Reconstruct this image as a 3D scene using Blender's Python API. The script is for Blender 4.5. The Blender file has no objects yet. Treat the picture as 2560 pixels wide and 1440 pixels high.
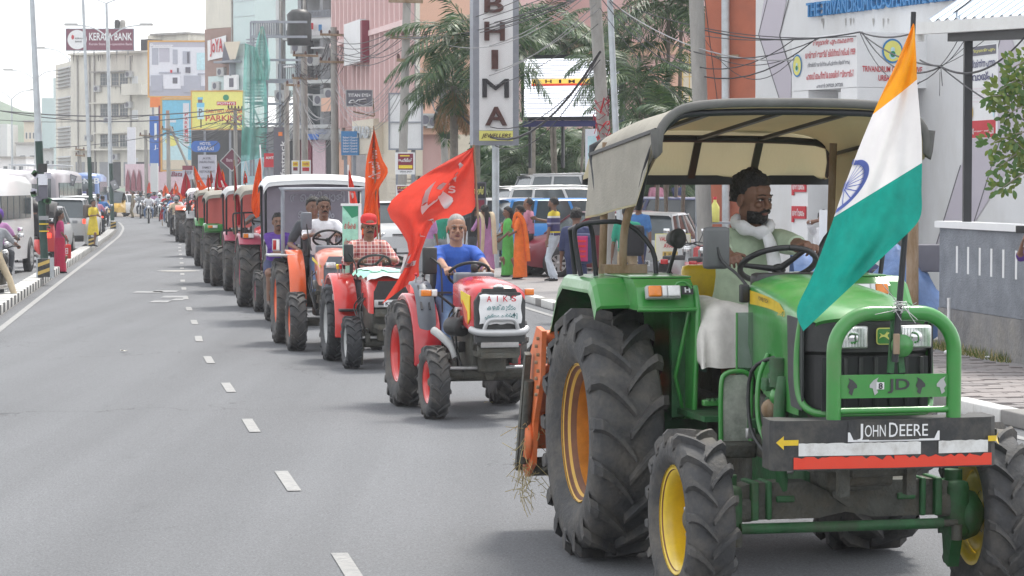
import bpy,bmesh,math,random
import numpy as np
from mathutils import Vector,Matrix,Quaternion,noise
from mathutils.bvhtree import BVHTree
R=math.radians
random.seed(7)
scene=bpy.context.scene
COL=scene.collection
# ---------------------------------------------------------------- camera
F=6200.0
PITCH=math.atan(260.0/F)
CAMZ=2.2
cd=bpy.data.cameras.new('camera');cam=bpy.data.objects.new('camera',cd);COL.objects.link(cam)
cam.location=(0,0,CAMZ);cam.rotation_euler=(R(90)-PITCH,0,0)
cd.sensor_width=36;cd.lens=36*F/2560;cd.clip_start=.5;cd.clip_end=3000
cd.dof.use_dof=False
scene.camera=cam
# ---------------------------------------------------------------- sky, sun, exposure
SUN_EL,SUN_AZ=60,28
w=bpy.data.worlds.new('World');scene.world=w;w.use_nodes=True
nt=w.node_tree;nt.nodes.clear()
sk=nt.nodes.new('ShaderNodeTexSky');sk.sky_type='NISHITA';sk.sun_disc=False
sk.sun_elevation=R(SUN_EL);sk.sun_rotation=R(SUN_AZ)
sk.air_density=1.0;sk.dust_density=2.0;sk.ozone_density=1.0
hs=nt.nodes.new('ShaderNodeHueSaturation');hs.inputs['Saturation'].default_value=.38
bg=nt.nodes.new('ShaderNodeBackground');bg.inputs[1].default_value=.06
ow=nt.nodes.new('ShaderNodeOutputWorld')
bg2=nt.nodes.new('ShaderNodeBackground');bg2.inputs[0].default_value=(.97,.98,1,1);bg2.inputs[1].default_value=.8
ads=nt.nodes.new('ShaderNodeAddShader')
nt.links.new(sk.outputs[0],hs.inputs['Color']);nt.links.new(hs.outputs[0],bg.inputs[0]);nt.links.new(bg.outputs[0],ads.inputs[0]);nt.links.new(bg2.outputs[0],ads.inputs[1]);nt.links.new(ads.outputs[0],ow.inputs[0])
sd=bpy.data.lights.new('sun','SUN');sd.energy=2.5;sd.angle=R(12);sd.color=(1,.95,.87)
sun=bpy.data.objects.new('sun',sd);COL.objects.link(sun)
_sv=Vector((math.sin(R(SUN_AZ))*math.cos(R(SUN_EL)),math.cos(R(SUN_AZ))*math.cos(R(SUN_EL)),math.sin(R(SUN_EL))))
sun.rotation_euler=_sv.to_track_quat('Z','Y').to_euler()
scene.view_settings.view_transform='Standard';scene.view_settings.look='None'
scene.view_settings.gamma=1;scene.view_settings.use_curve_mapping=False
scene.view_settings.exposure=.62
scene.cycles.max_bounces=6;scene.cycles.diffuse_bounces=3;scene.cycles.glossy_bounces=3
scene.cycles.transparent_max_bounces=12;scene.cycles.volume_bounces=0
scene.cycles.sample_clamp_indirect=4
# ---------------------------------------------------------------- picture <-> place
def W(px,py,d):
    """point of the place at depth Y=d that the photograph shows at (px, py)"""
    u,v=(px-1280)/F,(720-py)/F
    c,s=math.cos(PITCH),math.sin(PITCH)
    y=c + v*s;t=d/y
    return Vector((u*t,d,CAMZ + t*(v*c - s)))
def G(px,py,z=0):
    """point on the level z"""
    a=W(px,py,1.0) - Vector((0,0,CAMZ));t=(z-CAMZ)/a.z
    return Vector((a.x*t,a.y*t,z))
def MPX(d):return d/F
# ---------------------------------------------------------------- materials
MATS={}
def mat(name,col,rough=.6,metal=0.,var=.12,scale=6.,bump=0.,bscale=None,dirt=0.,dirtcol=(.09,.08,.07),
        dscale=2.5,emit=0.,trans=0.,alpha=None,coat=0.,spec=.5,stretch=None,sub=0.,nscale=None):
    m=bpy.data.materials.new(name);m.use_nodes=True
    n=m.node_tree.nodes;l=m.node_tree.links
    b=n['Principled BSDF']
    b.inputs['Roughness'].default_value=rough;b.inputs['Metallic'].default_value=metal
    b.inputs['Specular IOR Level'].default_value=spec
    if coat:b.inputs['Coat Weight'].default_value=coat;b.inputs['Coat Roughness'].default_value=.12
    tc=n.new('ShaderNodeTexCoord');src=tc.outputs['Object']
    if stretch:
        mp=n.new('ShaderNodeMapping');mp.inputs['Scale'].default_value=stretch;l.new(src,mp.inputs[0]);src=mp.outputs[0]
    c=Vector(col)
    out=None
    if var > 0:
        nz=n.new('ShaderNodeTexNoise');nz.inputs['Scale'].default_value=scale;nz.inputs['Detail'].default_value=5
        nz.inputs['Roughness'].default_value=.65;l.new(src,nz.inputs['Vector'])
        rp=n.new('ShaderNodeValToRGB')
        rp.color_ramp.elements[0].position=.3;rp.color_ramp.elements[1].position=.72
        rp.color_ramp.elements[0].color=(*[max(0,x*(1-var)) for x in c],1)
        rp.color_ramp.elements[1].color=(*[min(1,x*(1+var)) for x in c],1)
        l.new(nz.outputs[0],rp.inputs[0]);out=rp.outputs[0]
    if dirt > 0:
        nd=n.new('ShaderNodeTexNoise');nd.inputs['Scale'].default_value=dscale;nd.inputs['Detail'].default_value=8
        nd.inputs['Roughness'].default_value=.7;l.new(src,nd.inputs['Vector'])
        r2=n.new('ShaderNodeValToRGB');r2.color_ramp.elements[0].position=.44;r2.color_ramp.elements[1].position=.7
        r2.color_ramp.elements[0].color=(0,0,0,1);r2.color_ramp.elements[1].color=(dirt,dirt,dirt,1)
        l.new(nd.outputs[0],r2.inputs[0])
        mx=n.new('ShaderNodeMix');mx.data_type='RGBA'
        l.new(r2.outputs[0],mx.inputs[0])
        if out:l.new(out,mx.inputs[6])
        else:mx.inputs[6].default_value=(*c,1)
        mx.inputs[7].default_value=(*dirtcol,1);out=mx.outputs[2]
        mr=n.new('ShaderNodeMath');mr.operation='MULTIPLY_ADD';l.new(r2.outputs[0],mr.inputs[0])
        mr.inputs[1].default_value=.8-rough if rough < .8 else 0;mr.inputs[2].default_value=rough
        l.new(mr.outputs[0],b.inputs['Roughness'])
    if out:l.new(out,b.inputs['Base Color'])
    else:b.inputs['Base Color'].default_value=(*c,1)
    if bump > 0:
        nb=n.new('ShaderNodeTexNoise');nb.inputs['Scale'].default_value=bscale or scale*6;nb.inputs['Detail'].default_value=6
        l.new(src,nb.inputs['Vector'])
        bp=n.new('ShaderNodeBump');bp.inputs['Strength'].default_value=bump;bp.inputs['Distance'].default_value=.02
        l.new(nb.outputs[0],bp.inputs['Height']);l.new(bp.outputs[0],b.inputs['Normal'])
    if emit:
        b.inputs['Emission Strength'].default_value=emit
        b.inputs['Emission Color'].default_value=(*c,1)
    if trans:
        tr=n.new('ShaderNodeBsdfTranslucent');ms=n.new('ShaderNodeMixShader');ms.inputs[0].default_value=trans
        if out:l.new(out,tr.inputs[0])
        else:tr.inputs[0].default_value=(*c,1)
        l.new(b.outputs[0],ms.inputs[1]);l.new(tr.outputs[0],ms.inputs[2]);l.new(ms.outputs[0],n['Material Output'].inputs[0])
    if alpha is not None:
        b.inputs['Alpha'].default_value=alpha
    MATS[name]=m
    return m
def glass(name,tint=(.6,.7,.7),rough=.05,a=.35):
    """thin window glass: part mirror, part see-through"""
    m=bpy.data.materials.new(name);m.use_nodes=True;n=m.node_tree.nodes;l=m.node_tree.links
    n.clear();o=n.new('ShaderNodeOutputMaterial');g=n.new('ShaderNodeBsdfGlossy');t=n.new('ShaderNodeBsdfTransparent')
    g.inputs['Roughness'].default_value=rough;g.inputs[0].default_value=(*tint,1)
    t.inputs[0].default_value=(*[x*.8 for x in tint],1)
    fr=n.new('ShaderNodeFresnel');fr.inputs[0].default_value=1.5
    ad=n.new('ShaderNodeMath');ad.operation='ADD';ad.use_clamp=True;ad.inputs[1].default_value=a;l.new(fr.outputs[0],ad.inputs[0])
    ms=n.new('ShaderNodeMixShader');l.new(ad.outputs[0],ms.inputs[0]);l.new(t.outputs[0],ms.inputs[1]);l.new(g.outputs[0],ms.inputs[2])
    l.new(ms.outputs[0],o.inputs[0]);MATS[name]=m;return m
def MT(n):
    if n in MATS:return MATS[n]
    raise KeyError(n)
# ---------------------------------------------------------------- mesh building
_cubes={}
def _cube(bev,seg=1):
    k=(round(bev[0],3),round(bev[1],3),round(bev[2],3),seg)
    return k
class MB:
    def __init__(s):s.v=[];s.f=[];s.m=[];s.s=[];s.mats=[];s.X=Matrix.Identity(4)
    def mi(s,m):
        if m not in s.mats:s.mats.append(m)
        return s.mats.index(m)
    def add(s,vs,fs,m,smooth=False,X=None):
        k=len(s.v);X=s.X @ X if X is not None else s.X
        s.v.extend([X @ Vector(p) for p in vs]);i=s.mi(m)
        for f in fs:
            s.f.append([a+k for a in f]);s.m.append(i);s.s.append(smooth)
        return s
    def box(s,c,d,m,rot=None,bev=0.):
        hx,hy,hz=d[0]/2,d[1]/2,d[2]/2
        X=Matrix.Translation(c) @ (rot.to_4x4() if rot is not None else Matrix.Identity(4))
        if not bev:
            vs=[(x,y,z) for x in (-hx,hx) for y in (-hy,hy) for z in (-hz,hz)]
            fs=[(0,1,3,2),(4,6,7,5),(0,4,5,1),(2,3,7,6),(0,2,6,4),(1,5,7,3)]
            return s.add(vs,fs,m,False,X)
        b=min(bev,hx*.95,hy*.95,hz*.95)
        bm=bmesh.new();bmesh.ops.create_cube(bm,size=1)
        for v in bm.verts:v.co=Vector((v.co.x*2*hx,v.co.y*2*hy,v.co.z*2*hz))
        bmesh.ops.bevel(bm,geom=bm.edges[:],offset=b,segments=2,profile=.6,affect='EDGES',clamp_overlap=True)
        bm.verts.index_update()
        s.add([v.co.copy() for v in bm.verts],[[v.index for v in f.verts] for f in bm.faces],m,True,X);bm.free()
        return s
    def frames(s,pts):
        pts=[Vector(p) for p in pts];n=len(pts);out=[];up=None
        for i in range(n):
            t=(pts[min(i+1,n-1)]-pts[max(i-1,0)])
            t=t.normalized() if t.length > 1e-9 else Vector((0,0,1))
            if up is None:
                up=Vector((0,0,1)) if abs(t.z) < .9 else Vector((1,0,0))
            a=t.cross(up).normalized();b=a.cross(t).normalized();up=b
            out.append((pts[i],a,b))
        return out
    def tube(s,pts,r,m,n=8,cap=True,flat=1.,smooth=True):
        fr=s.frames(pts);rr=r if isinstance(r,(list,tuple)) else [r]*len(fr)
        vs=[];fs=[]
        for (p,a,b),q in zip(fr,rr):
            for k in range(n):
                t=2*math.pi*k/n;vs.append(p + a*math.cos(t)*q + b*math.sin(t)*q*flat)
        for i in range(len(fr)-1):
            for k in range(n):
                k2=(k+1)%n;fs.append((i*n+k,i*n+k2,(i+1)*n+k2,(i+1)*n+k))
        s.add(vs,fs,m,smooth)
        if cap:
            s.add(vs[:n],[list(range(n))[::-1]],m);s.add(vs[-n:],[list(range(n))],m)
        return s
    def bar(s,a,b,w,h,m,up=(0,0,1)):
        a,b=Vector(a),Vector(b);t=(b-a);L=t.length;t.normalize()
        u=Vector(up);x=t.cross(u)
        if x.length < 1e-4:x=t.cross(Vector((1,0,0)))
        x.normalize();y=x.cross(t)
        vs=[a + x*i*w/2 + y*j*h/2 for i,j in ((-1,-1),(1,-1),(1,1),(-1,1))] + [b + x*i*w/2 + y*j*h/2 for i,j in ((-1,-1),(1,-1),(1,1),(-1,1))]
        return s.add(vs,[(0,1,2,3),(7,6,5,4),(0,4,5,1),(1,5,6,2),(2,6,7,3),(3,7,4,0)],m)
    def lathe(s,prof,m,X=None,n=24,smooth=True,ax='Y'):
        """prof: (radius, along axis)"""
        vs=[];fs=[]
        for r,h in prof:
            for k in range(n):
                t=2*math.pi*k/n;c,q=r*math.cos(t),r*math.sin(t)
                vs.append((c,h,q) if ax == 'Y' else (c,q,h) if ax == 'Z' else (h,c,q))
        for i in range(len(prof)-1):
            for k in range(n):
                k2=(k+1)%n;fs.append((i*n+k,i*n+k2,(i+1)*n+k2,(i+1)*n+k))
        return s.add(vs,fs,m,smooth,X)
    def prism(s,poly,a,b,m,ax='Y',X=None,smooth=False):
        """outline in the plane across ax, from a to b; ax Y: (x,z), Z: (x,y), X: (y,z)"""
        def P(p,h):return (p[0],h,p[1]) if ax == 'Y' else (p[0],p[1],h) if ax == 'Z' else (h,p[0],p[1])
        n=len(poly);vs=[P(p,a) for p in poly] + [P(p,b) for p in poly]
        fs=[[k,(k+1)%n,n+(k+1)%n,n+k] for k in range(n)]
        s.add(vs,fs,m,smooth,X);s.add(vs,[list(range(n))[::-1],list(range(n,2*n))],m,False,X)
        return s
    def grid(s,rows,m,smooth=True,closed=False,X=None):
        vs=[p for r in rows for p in r];w=len(rows[0]);fs=[]
        for i in range(len(rows)-1):
            for k in range(w if closed else w-1):
                k2=(k+1)%w;fs.append((i*w+k,i*w+k2,(i+1)*w+k2,(i+1)*w+k))
        return s.add(vs,fs,m,smooth,X)
    def ball(s,c,r,m,n=10,k=7,rot=None):
        if not isinstance(r,(tuple,list)):r=(r,r,r)
        vs=[];fs=[]
        for i in range(k+1):
            t=math.pi*i/k
            for j in range(n):
                q=2*math.pi*j/n;vs.append((r[0]*math.sin(t)*math.cos(q),r[1]*math.sin(t)*math.sin(q),r[2]*math.cos(t)))
        for i in range(k):
            for j in range(n):
                j2=(j+1)%n
                if i == 0:fs.append((0,(i+1)*n+j,(i+1)*n+j2))
                elif i == k-1:fs.append((i*n+j,(i+1)*n,i*n+j2))
                else:fs.append((i*n+j,(i+1)*n+j,(i+1)*n+j2,i*n+j2))
        X=Matrix.Translation(c) @ (rot.to_4x4() if rot is not None else Matrix.Identity(4))
        return s.add(vs,fs,m,True,X)
    def mesh(s,name):
        me=bpy.data.meshes.new(name);me.from_pydata([tuple(v) for v in s.v],[],s.f)
        for m in s.mats:me.materials.append(MT(m))
        me.polygons.foreach_set('material_index',s.m);me.polygons.foreach_set('use_smooth',s.s)
        me.update();return me
    def build(s,name,parent=None,loc=None,rot=None,fix=False,**kw):
        me=s.mesh(name)
        if fix:
            bm=bmesh.new();bm.from_mesh(me);bmesh.ops.remove_doubles(bm,verts=bm.verts[:],dist=1e-5)
            bmesh.ops.recalc_face_normals(bm,faces=bm.faces[:]);bm.to_mesh(me);bm.free()
        return put(name,me,parent,loc,rot,**kw)
def put(name,data,parent=None,loc=None,rot=None,**kw):
    o=bpy.data.objects.new(name,data);COL.objects.link(o)
    if parent is not None:o.parent=parent
    if loc is not None:o.location=loc
    if rot is not None:o.rotation_euler=rot
    for k,v in kw.items():o[k]=v
    return o
def thing(name,loc,rz,label,cat,group=None,sc=1.):
    o=bpy.data.objects.new(name,None);COL.objects.link(o);o.empty_display_size=.3
    o.location=loc;o.rotation_euler=(0,0,rz);o.scale=(sc,)*3
    o['label']=label;o['category']=cat
    if group:o['group']=group
    return o
def tag(o,label,cat,group=None):
    o['label']=label;o['category']=cat
    if group:o['group']=group
    return o
def struct(o):o['kind']='structure';return o
def stuff(o):o['kind']='stuff';return o
def dup(root,loc=None,rz=None,label=None,group=None,sc=None):
    r=root.copy();COL.objects.link(r)
    if loc is not None:r.location=loc
    if rz is not None:r.rotation_euler=(0,0,rz)
    if sc is not None:r.scale=(sc,)*3
    if label:r['label']=label
    if group:r['group']=group
    for ch in root.children:
        c=ch.copy();COL.objects.link(c);c.parent=r
        for g in ch.children:
            d=g.copy();COL.objects.link(d);d.parent=c
    return r
def arc(cx,cz,r,a0,a1,n):return [(cx+r*math.cos(R(a0+(a1-a0)*i/n)),cz+r*math.sin(R(a0+(a1-a0)*i/n))) for i in range(n+1)]
def Rx(a):return Matrix.Rotation(R(a),3,'X')
def Ry(a):return Matrix.Rotation(R(a),3,'Y')
def Rz(a):return Matrix.Rotation(R(a),3,'Z')
def lerp(a,b,t):return a+(b-a)*t
def smooth_path(pts,n=4):
    """Catmull-Rom through the points"""
    P=[Vector(p) for p in pts];out=[]
    for i in range(len(P)-1):
        p0=P[max(i-1,0)];p1=P[i];p2=P[i+1];p3=P[min(i+2,len(P)-1)]
        for k in range(n):
            t=k/n
            out.append(.5*((2*p1)+(-p0+p2)*t+(2*p0-5*p1+4*p2-p3)*t*t+(-p0+3*p1-3*p2+p3)*t**3))
    out.append(P[-1]);return out
# a scratch scene in which text and remeshed bodies are evaluated quickly
_scr=bpy.data.scenes.new('scratch')
def evaluated_mesh(o):
    _scr.collection.objects.link(o);vl=_scr.view_layers[0];vl.update();me=bpy.data.meshes.new_from_object(o.evaluated_get(vl.depsgraph));return me
# lettering: real characters turned into thin meshes
_tc={}
def text_geo(txt,bold=True,shear=0.,res=3,off=None,sp=1.):
    k=(txt,bold,shear,res,off,sp)
    if k in _tc:return _tc[k]
    cu=bpy.data.curves.new('t','FONT');cu.body=txt;cu.size=1;cu.resolution_u=res;cu.shear=shear
    cu.space_character=sp
    cu.offset=(.018 if bold else 0.) if off is None else off
    o=bpy.data.objects.new('t',cu);me=evaluated_mesh(o)
    v=np.array([x.co for x in me.vertices]).reshape(-1,3) if len(me.vertices) else np.zeros((0,3))
    f=[tuple(p.vertices) for p in me.polygons]
    bpy.data.objects.remove(o);bpy.data.curves.remove(cu);bpy.data.meshes.remove(me)
    _tc[k]=(v,f);return _tc[k]
def text_on(mb,txt,org,ux,uz,width,height,m,bold=True,shear=0.,off=.004,align='C',depth=0.,sp=1.,boff=None):
    """letters centred at org in the plane (ux right, uz up) fitted to width x height (height of the letters)"""
    v,f=text_geo(txt,bold,shear,off=boff,sp=sp)
    if not len(v):return
    lo=v.min(0);hi=v.max(0);ext=hi-lo
    sy=height/max(ext[1],1e-6);sx=sy if width is None else width/max(ext[0],1e-6)
    ux=Vector(ux).normalized();uz=Vector(uz).normalized();nn=ux.cross(uz).normalized()
    ox={'C':-(lo[0]+hi[0])/2,'L':-lo[0]}[align]
    pts=[Vector(org) + ux*((p[0]+ox)*sx) + uz*((p[1]-(lo[1]+hi[1])/2)*sy) + nn*off for p in v]
    if depth:
        k=len(pts);b=[p - nn*depth for p in pts]
        from collections import Counter
        ec=Counter()
        for q in f:
            for i in range(len(q)):ec[tuple(sorted((q[i],q[(i+1)%len(q)])))] += 1
        side=[]
        for q in f:
            for i in range(len(q)):
                a,c=q[i],q[(i+1)%len(q)]
                if ec[tuple(sorted((a,c)))] == 1:side.append((a,c,c+k,a+k))
        mb.add(pts+b,list(f)+side,m)
    else:mb.add(pts,f,m)
# ---------------------------------------------------------------- material library
def asphalt(name,base):
    m=bpy.data.materials.new(name);m.use_nodes=True;n=m.node_tree.nodes;l=m.node_tree.links;b=n['Principled BSDF'];b.inputs['Specular IOR Level'].default_value=.3
    tc=n.new('ShaderNodeTexCoord');o=tc.outputs['Object']
    def nz(scale,st=None,det=6,rough=.6,rot=None):
        q=n.new('ShaderNodeTexNoise');q.inputs['Scale'].default_value=scale;q.inputs['Detail'].default_value=det;q.inputs['Roughness'].default_value=rough
        mp=n.new('ShaderNodeMapping');mp.inputs['Scale'].default_value=st or (1,1,1);mp.inputs['Rotation'].default_value=(0,0,rot or 0);l.new(o,mp.inputs[0]);l.new(mp.outputs[0],q.inputs[0]);return q.outputs[0]
    def mr(src,a,c,lo,hi):
        q=n.new('ShaderNodeMapRange');q.inputs[1].default_value=a;q.inputs[2].default_value=c;q.inputs[3].default_value=lo;q.inputs[4].default_value=hi;l.new(src,q.inputs[0]);return q.outputs[0]
    def mul(a,c):
        q=n.new('ShaderNodeMath');q.operation='MULTIPLY';l.new(a,q.inputs[0]);l.new(c,q.inputs[1]);return q.outputs[0]
    grain=mr(nz(55,None,3,.8),.3,.7,.62,1.38);grain2=mul(mr(nz(170,None,2,.7),.35,.65,.8,1.2),mr(nz(14,None,4,.7),.35,.65,.93,1.07))
    tracks=mr(nz(1.1,(1,.02,1),3,.5,R(-8.6)),.35,.65,.9,1.09);patch=mr(nz(.45,(1,.5,1),5,.6),.3,.7,.95,1.05);stain=mr(nz(1.7,(1,.3,1),6,.7),.62,.78,1,.8)
    v=mul(mul(mul(mul(grain,grain2),tracks),patch),stain)
    mx=n.new('ShaderNodeMix');mx.data_type='RGBA';mx.blend_type='MULTIPLY';mx.inputs[0].default_value=1;mx.inputs[6].default_value=(*base,1)
    cb=n.new('ShaderNodeCombineColor');[l.new(v,cb.inputs[i]) for i in range(3)];l.new(cb.outputs[0],mx.inputs[7])
    vo=n.new('ShaderNodeTexVoronoi');vo.feature='DISTANCE_TO_EDGE';vo.inputs['Scale'].default_value=.28;wp=n.new('ShaderNodeMapping');nn=n.new('ShaderNodeTexNoise');nn.inputs['Scale'].default_value=1.4;nn.inputs['Detail'].default_value=8
    l.new(o,nn.inputs[0]);ad=n.new('ShaderNodeVectorMath');ad.operation='MULTIPLY_ADD';ad.inputs[1].default_value=(1.6,1.6,0);l.new(nn.outputs[1],ad.inputs[0]);l.new(o,ad.inputs[2]);l.new(ad.outputs[0],vo.inputs[0])
    cr=mr(vo.outputs[0],.0,.006,.55,1.);msk=mr(nz(.16),.5,.56,0,1)
    mm=n.new('ShaderNodeMix');mm.data_type='FLOAT';l.new(msk,mm.inputs[0]);mm.inputs[2].default_value=1;l.new(cr,mm.inputs[3])
    m2=n.new('ShaderNodeMix');m2.data_type='RGBA';m2.blend_type='MULTIPLY';m2.inputs[0].default_value=1;l.new(mx.outputs[2],m2.inputs[6]);c2=n.new('ShaderNodeCombineColor');[l.new(mm.outputs[0],c2.inputs[i]) for i in range(3)];l.new(c2.outputs[0],m2.inputs[7])
    l.new(m2.outputs[2],b.inputs['Base Color']);b.inputs['Roughness'].default_value=.82
    bp=n.new('ShaderNodeBump');bp.inputs['Strength'].default_value=.55;bp.inputs['Distance'].default_value=.012;l.new(grain,bp.inputs['Height']);l.new(bp.outputs[0],b.inputs['Normal']);MATS[name]=m
asphalt('asphalt',(.146,.152,.162))
mat('asphalt_far',(.16,.166,.174),.85,var=.1,scale=.4,bump=.3,bscale=50)
mat('roadpaint',(.31,.31,.305),.85,var=.25,scale=22,dirt=.95,dirtcol=(.19,.195,.2),dscale=12)
mat('wornpaint',(.27,.275,.28),.85,var=.2,scale=5,dirt=.95,dirtcol=(.18,.185,.19),dscale=4)
mat('stripewhite',(.7,.71,.7),.55,var=.1,scale=9,dirt=.7,dirtcol=(.3,.28,.25),dscale=9)
mat('kerbwhite',(.66,.66,.64),.75,var=.1,scale=5,dirt=.5,dirtcol=(.28,.27,.25),dscale=5,bump=.2)
mat('kerbblack',(.06,.065,.07),.7,var=.3,scale=5,dirt=.5,dirtcol=(.2,.2,.2),dscale=5)
mat('gutter',(.24,.235,.225),.9,var=.2,scale=3,dirt=.5,dirtcol=(.14,.13,.12))
mat('paver',(.27,.245,.24),.85,var=.2,scale=2,bump=.4,bscale=60,dirt=.4,dirtcol=(.2,.17,.16),dscale=3)
mat('paver_b',(.24,.222,.22),.85,var=.2,scale=2,bump=.4,bscale=60,dirt=.4,dirtcol=(.2,.17,.16),dscale=3)
mat('forecourt',(.26,.25,.25),.85,var=.15,scale=1.2,bump=.3,bscale=30)
mat('earth',(.23,.2,.17),.95,var=.3,scale=1.5)
mat('concrete',(.36,.35,.33),.85,var=.18,scale=2.5,bump=.4,bscale=30,dirt=.5,dirtcol=(.16,.15,.14),dscale=2)
mat('polecon',(.33,.32,.30),.85,var=.2,scale=3,bump=.3,bscale=25,stretch=(1,1,.25),dirt=.45,dirtcol=(.17,.16,.15),dscale=4)
mat('wallgrey',(.22,.24,.27),.85,var=.22,scale=3,bump=.8,bscale=45,dirt=.4,dirtcol=(.12,.13,.15),dscale=2.5)
mat('wallstone',(.2,.2,.205),.9,var=.25,scale=3,bump=.8,bscale=18,dirt=.6,dirtcol=(.33,.31,.27),dscale=2)
mat('white',(.74,.75,.76),.6,var=.04,scale=2)
mat('whitewall',(.66,.67,.68),.8,var=.06,scale=.8,dirt=.35,dirtcol=(.42,.4,.36),dscale=.9,stretch=(1,1,.35))
mat('mauve',(.5,.47,.53),.8,var=.08,scale=1,dirt=.3,dirtcol=(.4,.38,.4),dscale=1)
mat('joint',(.13,.13,.14),.8,var=0)
mat('terracotta',(.42,.13,.075),.8,var=.12,scale=1.5,dirt=.35,dirtcol=(.25,.1,.07),dscale=2)
mat('pinkwall',(.66,.44,.42),.8,var=.07,scale=.7,dirt=.3,dirtcol=(.5,.36,.34),dscale=.8,stretch=(1,1,.3))
mat('pinkfin',(.74,.56,.55),.7,var=.05,scale=1)
mat('peach',(.68,.42,.31),.8,var=.07,scale=.8,dirt=.3,dirtcol=(.48,.32,.26),dscale=.8,stretch=(1,1,.3))
mat('creamwall',(.7,.68,.6),.85,var=.12,scale=.5,dirt=.75,dirtcol=(.33,.32,.29),dscale=.5,stretch=(1,1,.22))
mat('greybuild',(.3,.31,.325),.8,var=.15,scale=.6,dirt=.5,dirtcol=(.16,.165,.17),dscale=.7)
mat('palebuild',(.6,.62,.62),.8,var=.08,scale=.6,dirt=.3,dirtcol=(.45,.45,.43),dscale=.6)
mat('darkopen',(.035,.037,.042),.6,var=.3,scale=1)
mat('windowglass',(.07,.09,.1),.12,var=.3,scale=1,spec=.8)
mat('paleglass',(.5,.62,.62),.2,var=.06,scale=.5,spec=.8)
mat('brownclad',(.3,.2,.17),.7,var=.15,scale=.6,dirt=.3,dirtcol=(.42,.33,.3),dscale=.8)
mat('netting',(.12,.5,.42),.8,var=.15,scale=1.2,alpha=.62)
mat('steelgrey',(.27,.29,.33),.5,.3,var=.12,scale=4)
mat('galv',(.5,.54,.57),.45,.5,var=.12,scale=5,dirt=.3,dirtcol=(.3,.3,.3),dscale=4)
mat('lampgreen',(.02,.055,.045),.5,var=.2,scale=4)
mat('blacksteel',(.022,.024,.028),.45,.2,var=.2,scale=5)
mat('tinroof',(.22,.28,.35),.5,.3,var=.1,scale=3)
mat('gutterwhite',(.68,.69,.68),.5,var=.05,scale=3,dirt=.3,dirtcol=(.45,.43,.4))
mat('rustpole',(.24,.16,.09),.85,var=.25,scale=6,bump=.4,stretch=(1,1,.3),dirt=.5,dirtcol=(.38,.34,.3),dscale=6)
mat('tarp',(.09,.16,.33),.6,var=.3,scale=4,bump=.8,bscale=7)
mat('wire',(.03,.03,.035),.6,var=0)
mat('wiregrey',(.3,.3,.31),.6,var=0)
mat('haze_leaf',(.08,.13,.07),.8,var=.3,scale=.3)
for nm,c,v in (('red',(.62,.025,.02),.1),('sred',(.5,.02,.035),.05),('ink',(.02,.02,.025),0),('inkbrown',(.07,.022,.018),.4),('green',(.02,.24,.12),.06),('dkteal',(.02,.17,.18),0),
  ('blue',(.03,.13,.45),.06),('signblue',(.05,.22,.48),.08),('yellow',(.78,.6,.04),.06),('lemon',(.75,.72,.2),.05),('orange',(.75,.2,.03),.06),('skyad',(.18,.52,.72),.1),
  ('maroon',(.2,.02,.045),.1),('plum',(.17,.025,.06),.08),('adgrey',(.38,.4,.47),.06),('addark',(.12,.12,.15),.06),('adwhite',(.68,.7,.76),.05),('adlav',(.45,.45,.52),.05),('amberlit',(.8,.3,.02),0),
  ('gold',(.6,.42,.12),.1),('navy',(.03,.035,.14),.1),('pinkad',(.6,.45,.5),.1),('beige',(.62,.56,.45),.06),('frameorange',(.62,.35,.1),.1),('cyanlt',(.5,.72,.78),.1)):
    mat(nm,c,.55,var=v,scale=5)
mat('ledwhite',(.93,.95,1.),.5,var=0,emit=.9)
mat('ledyellow',(.9,.6,.12),.5,var=0,emit=.5)
mat('ledred',(.75,.06,.03),.5,var=0,emit=.4)
mat('taillit',(.9,.06,.03),.3,var=0,emit=1.3)
mat('amber',(.75,.22,.02),.25,var=.1,scale=30,coat=.5)
mat('lenswhite',(.75,.76,.76),.2,var=.08,scale=40,coat=.5)
mat('redlens',(.4,.01,.012),.2,var=.1,scale=20,coat=.6)
mat('chrome',(.72,.73,.74),.16,1.,var=.05)
mat('silvermetal',(.5,.5,.5),.35,.7,var=.15,scale=20)
mat('reflector',(.8,.82,.83),.22,.6,var=.25,scale=60)
glass('clearglass',(.75,.82,.82),.04,.12)
glass('carglass',(.3,.36,.38),.05,.3)
mat('palmleaf',(.02,.07,.018),.45,var=.4,scale=2,trans=.2)
mat('palmleaf2',(.07,.13,.035),.45,var=.4,scale=2,trans=.25)
mat('palmdry',(.28,.16,.07),.8,var=.3,scale=2,trans=.2)
mat('palmtrunk',(.2,.18,.15),.9,var=.3,scale=6,bump=.6)
mat('leaf',(.06,.13,.03),.45,var=.4,scale=3,trans=.25)
mat('leaf2',(.12,.17,.03),.45,var=.4,scale=3,trans=.3)
mat('straw',(.42,.34,.16),.9,var=.3,scale=20)
mat('redpaint',(.72,.05,.02),.5,var=.12,scale=9,dirt=.35,dirtcol=(.3,.06,.04),dscale=9)
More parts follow.
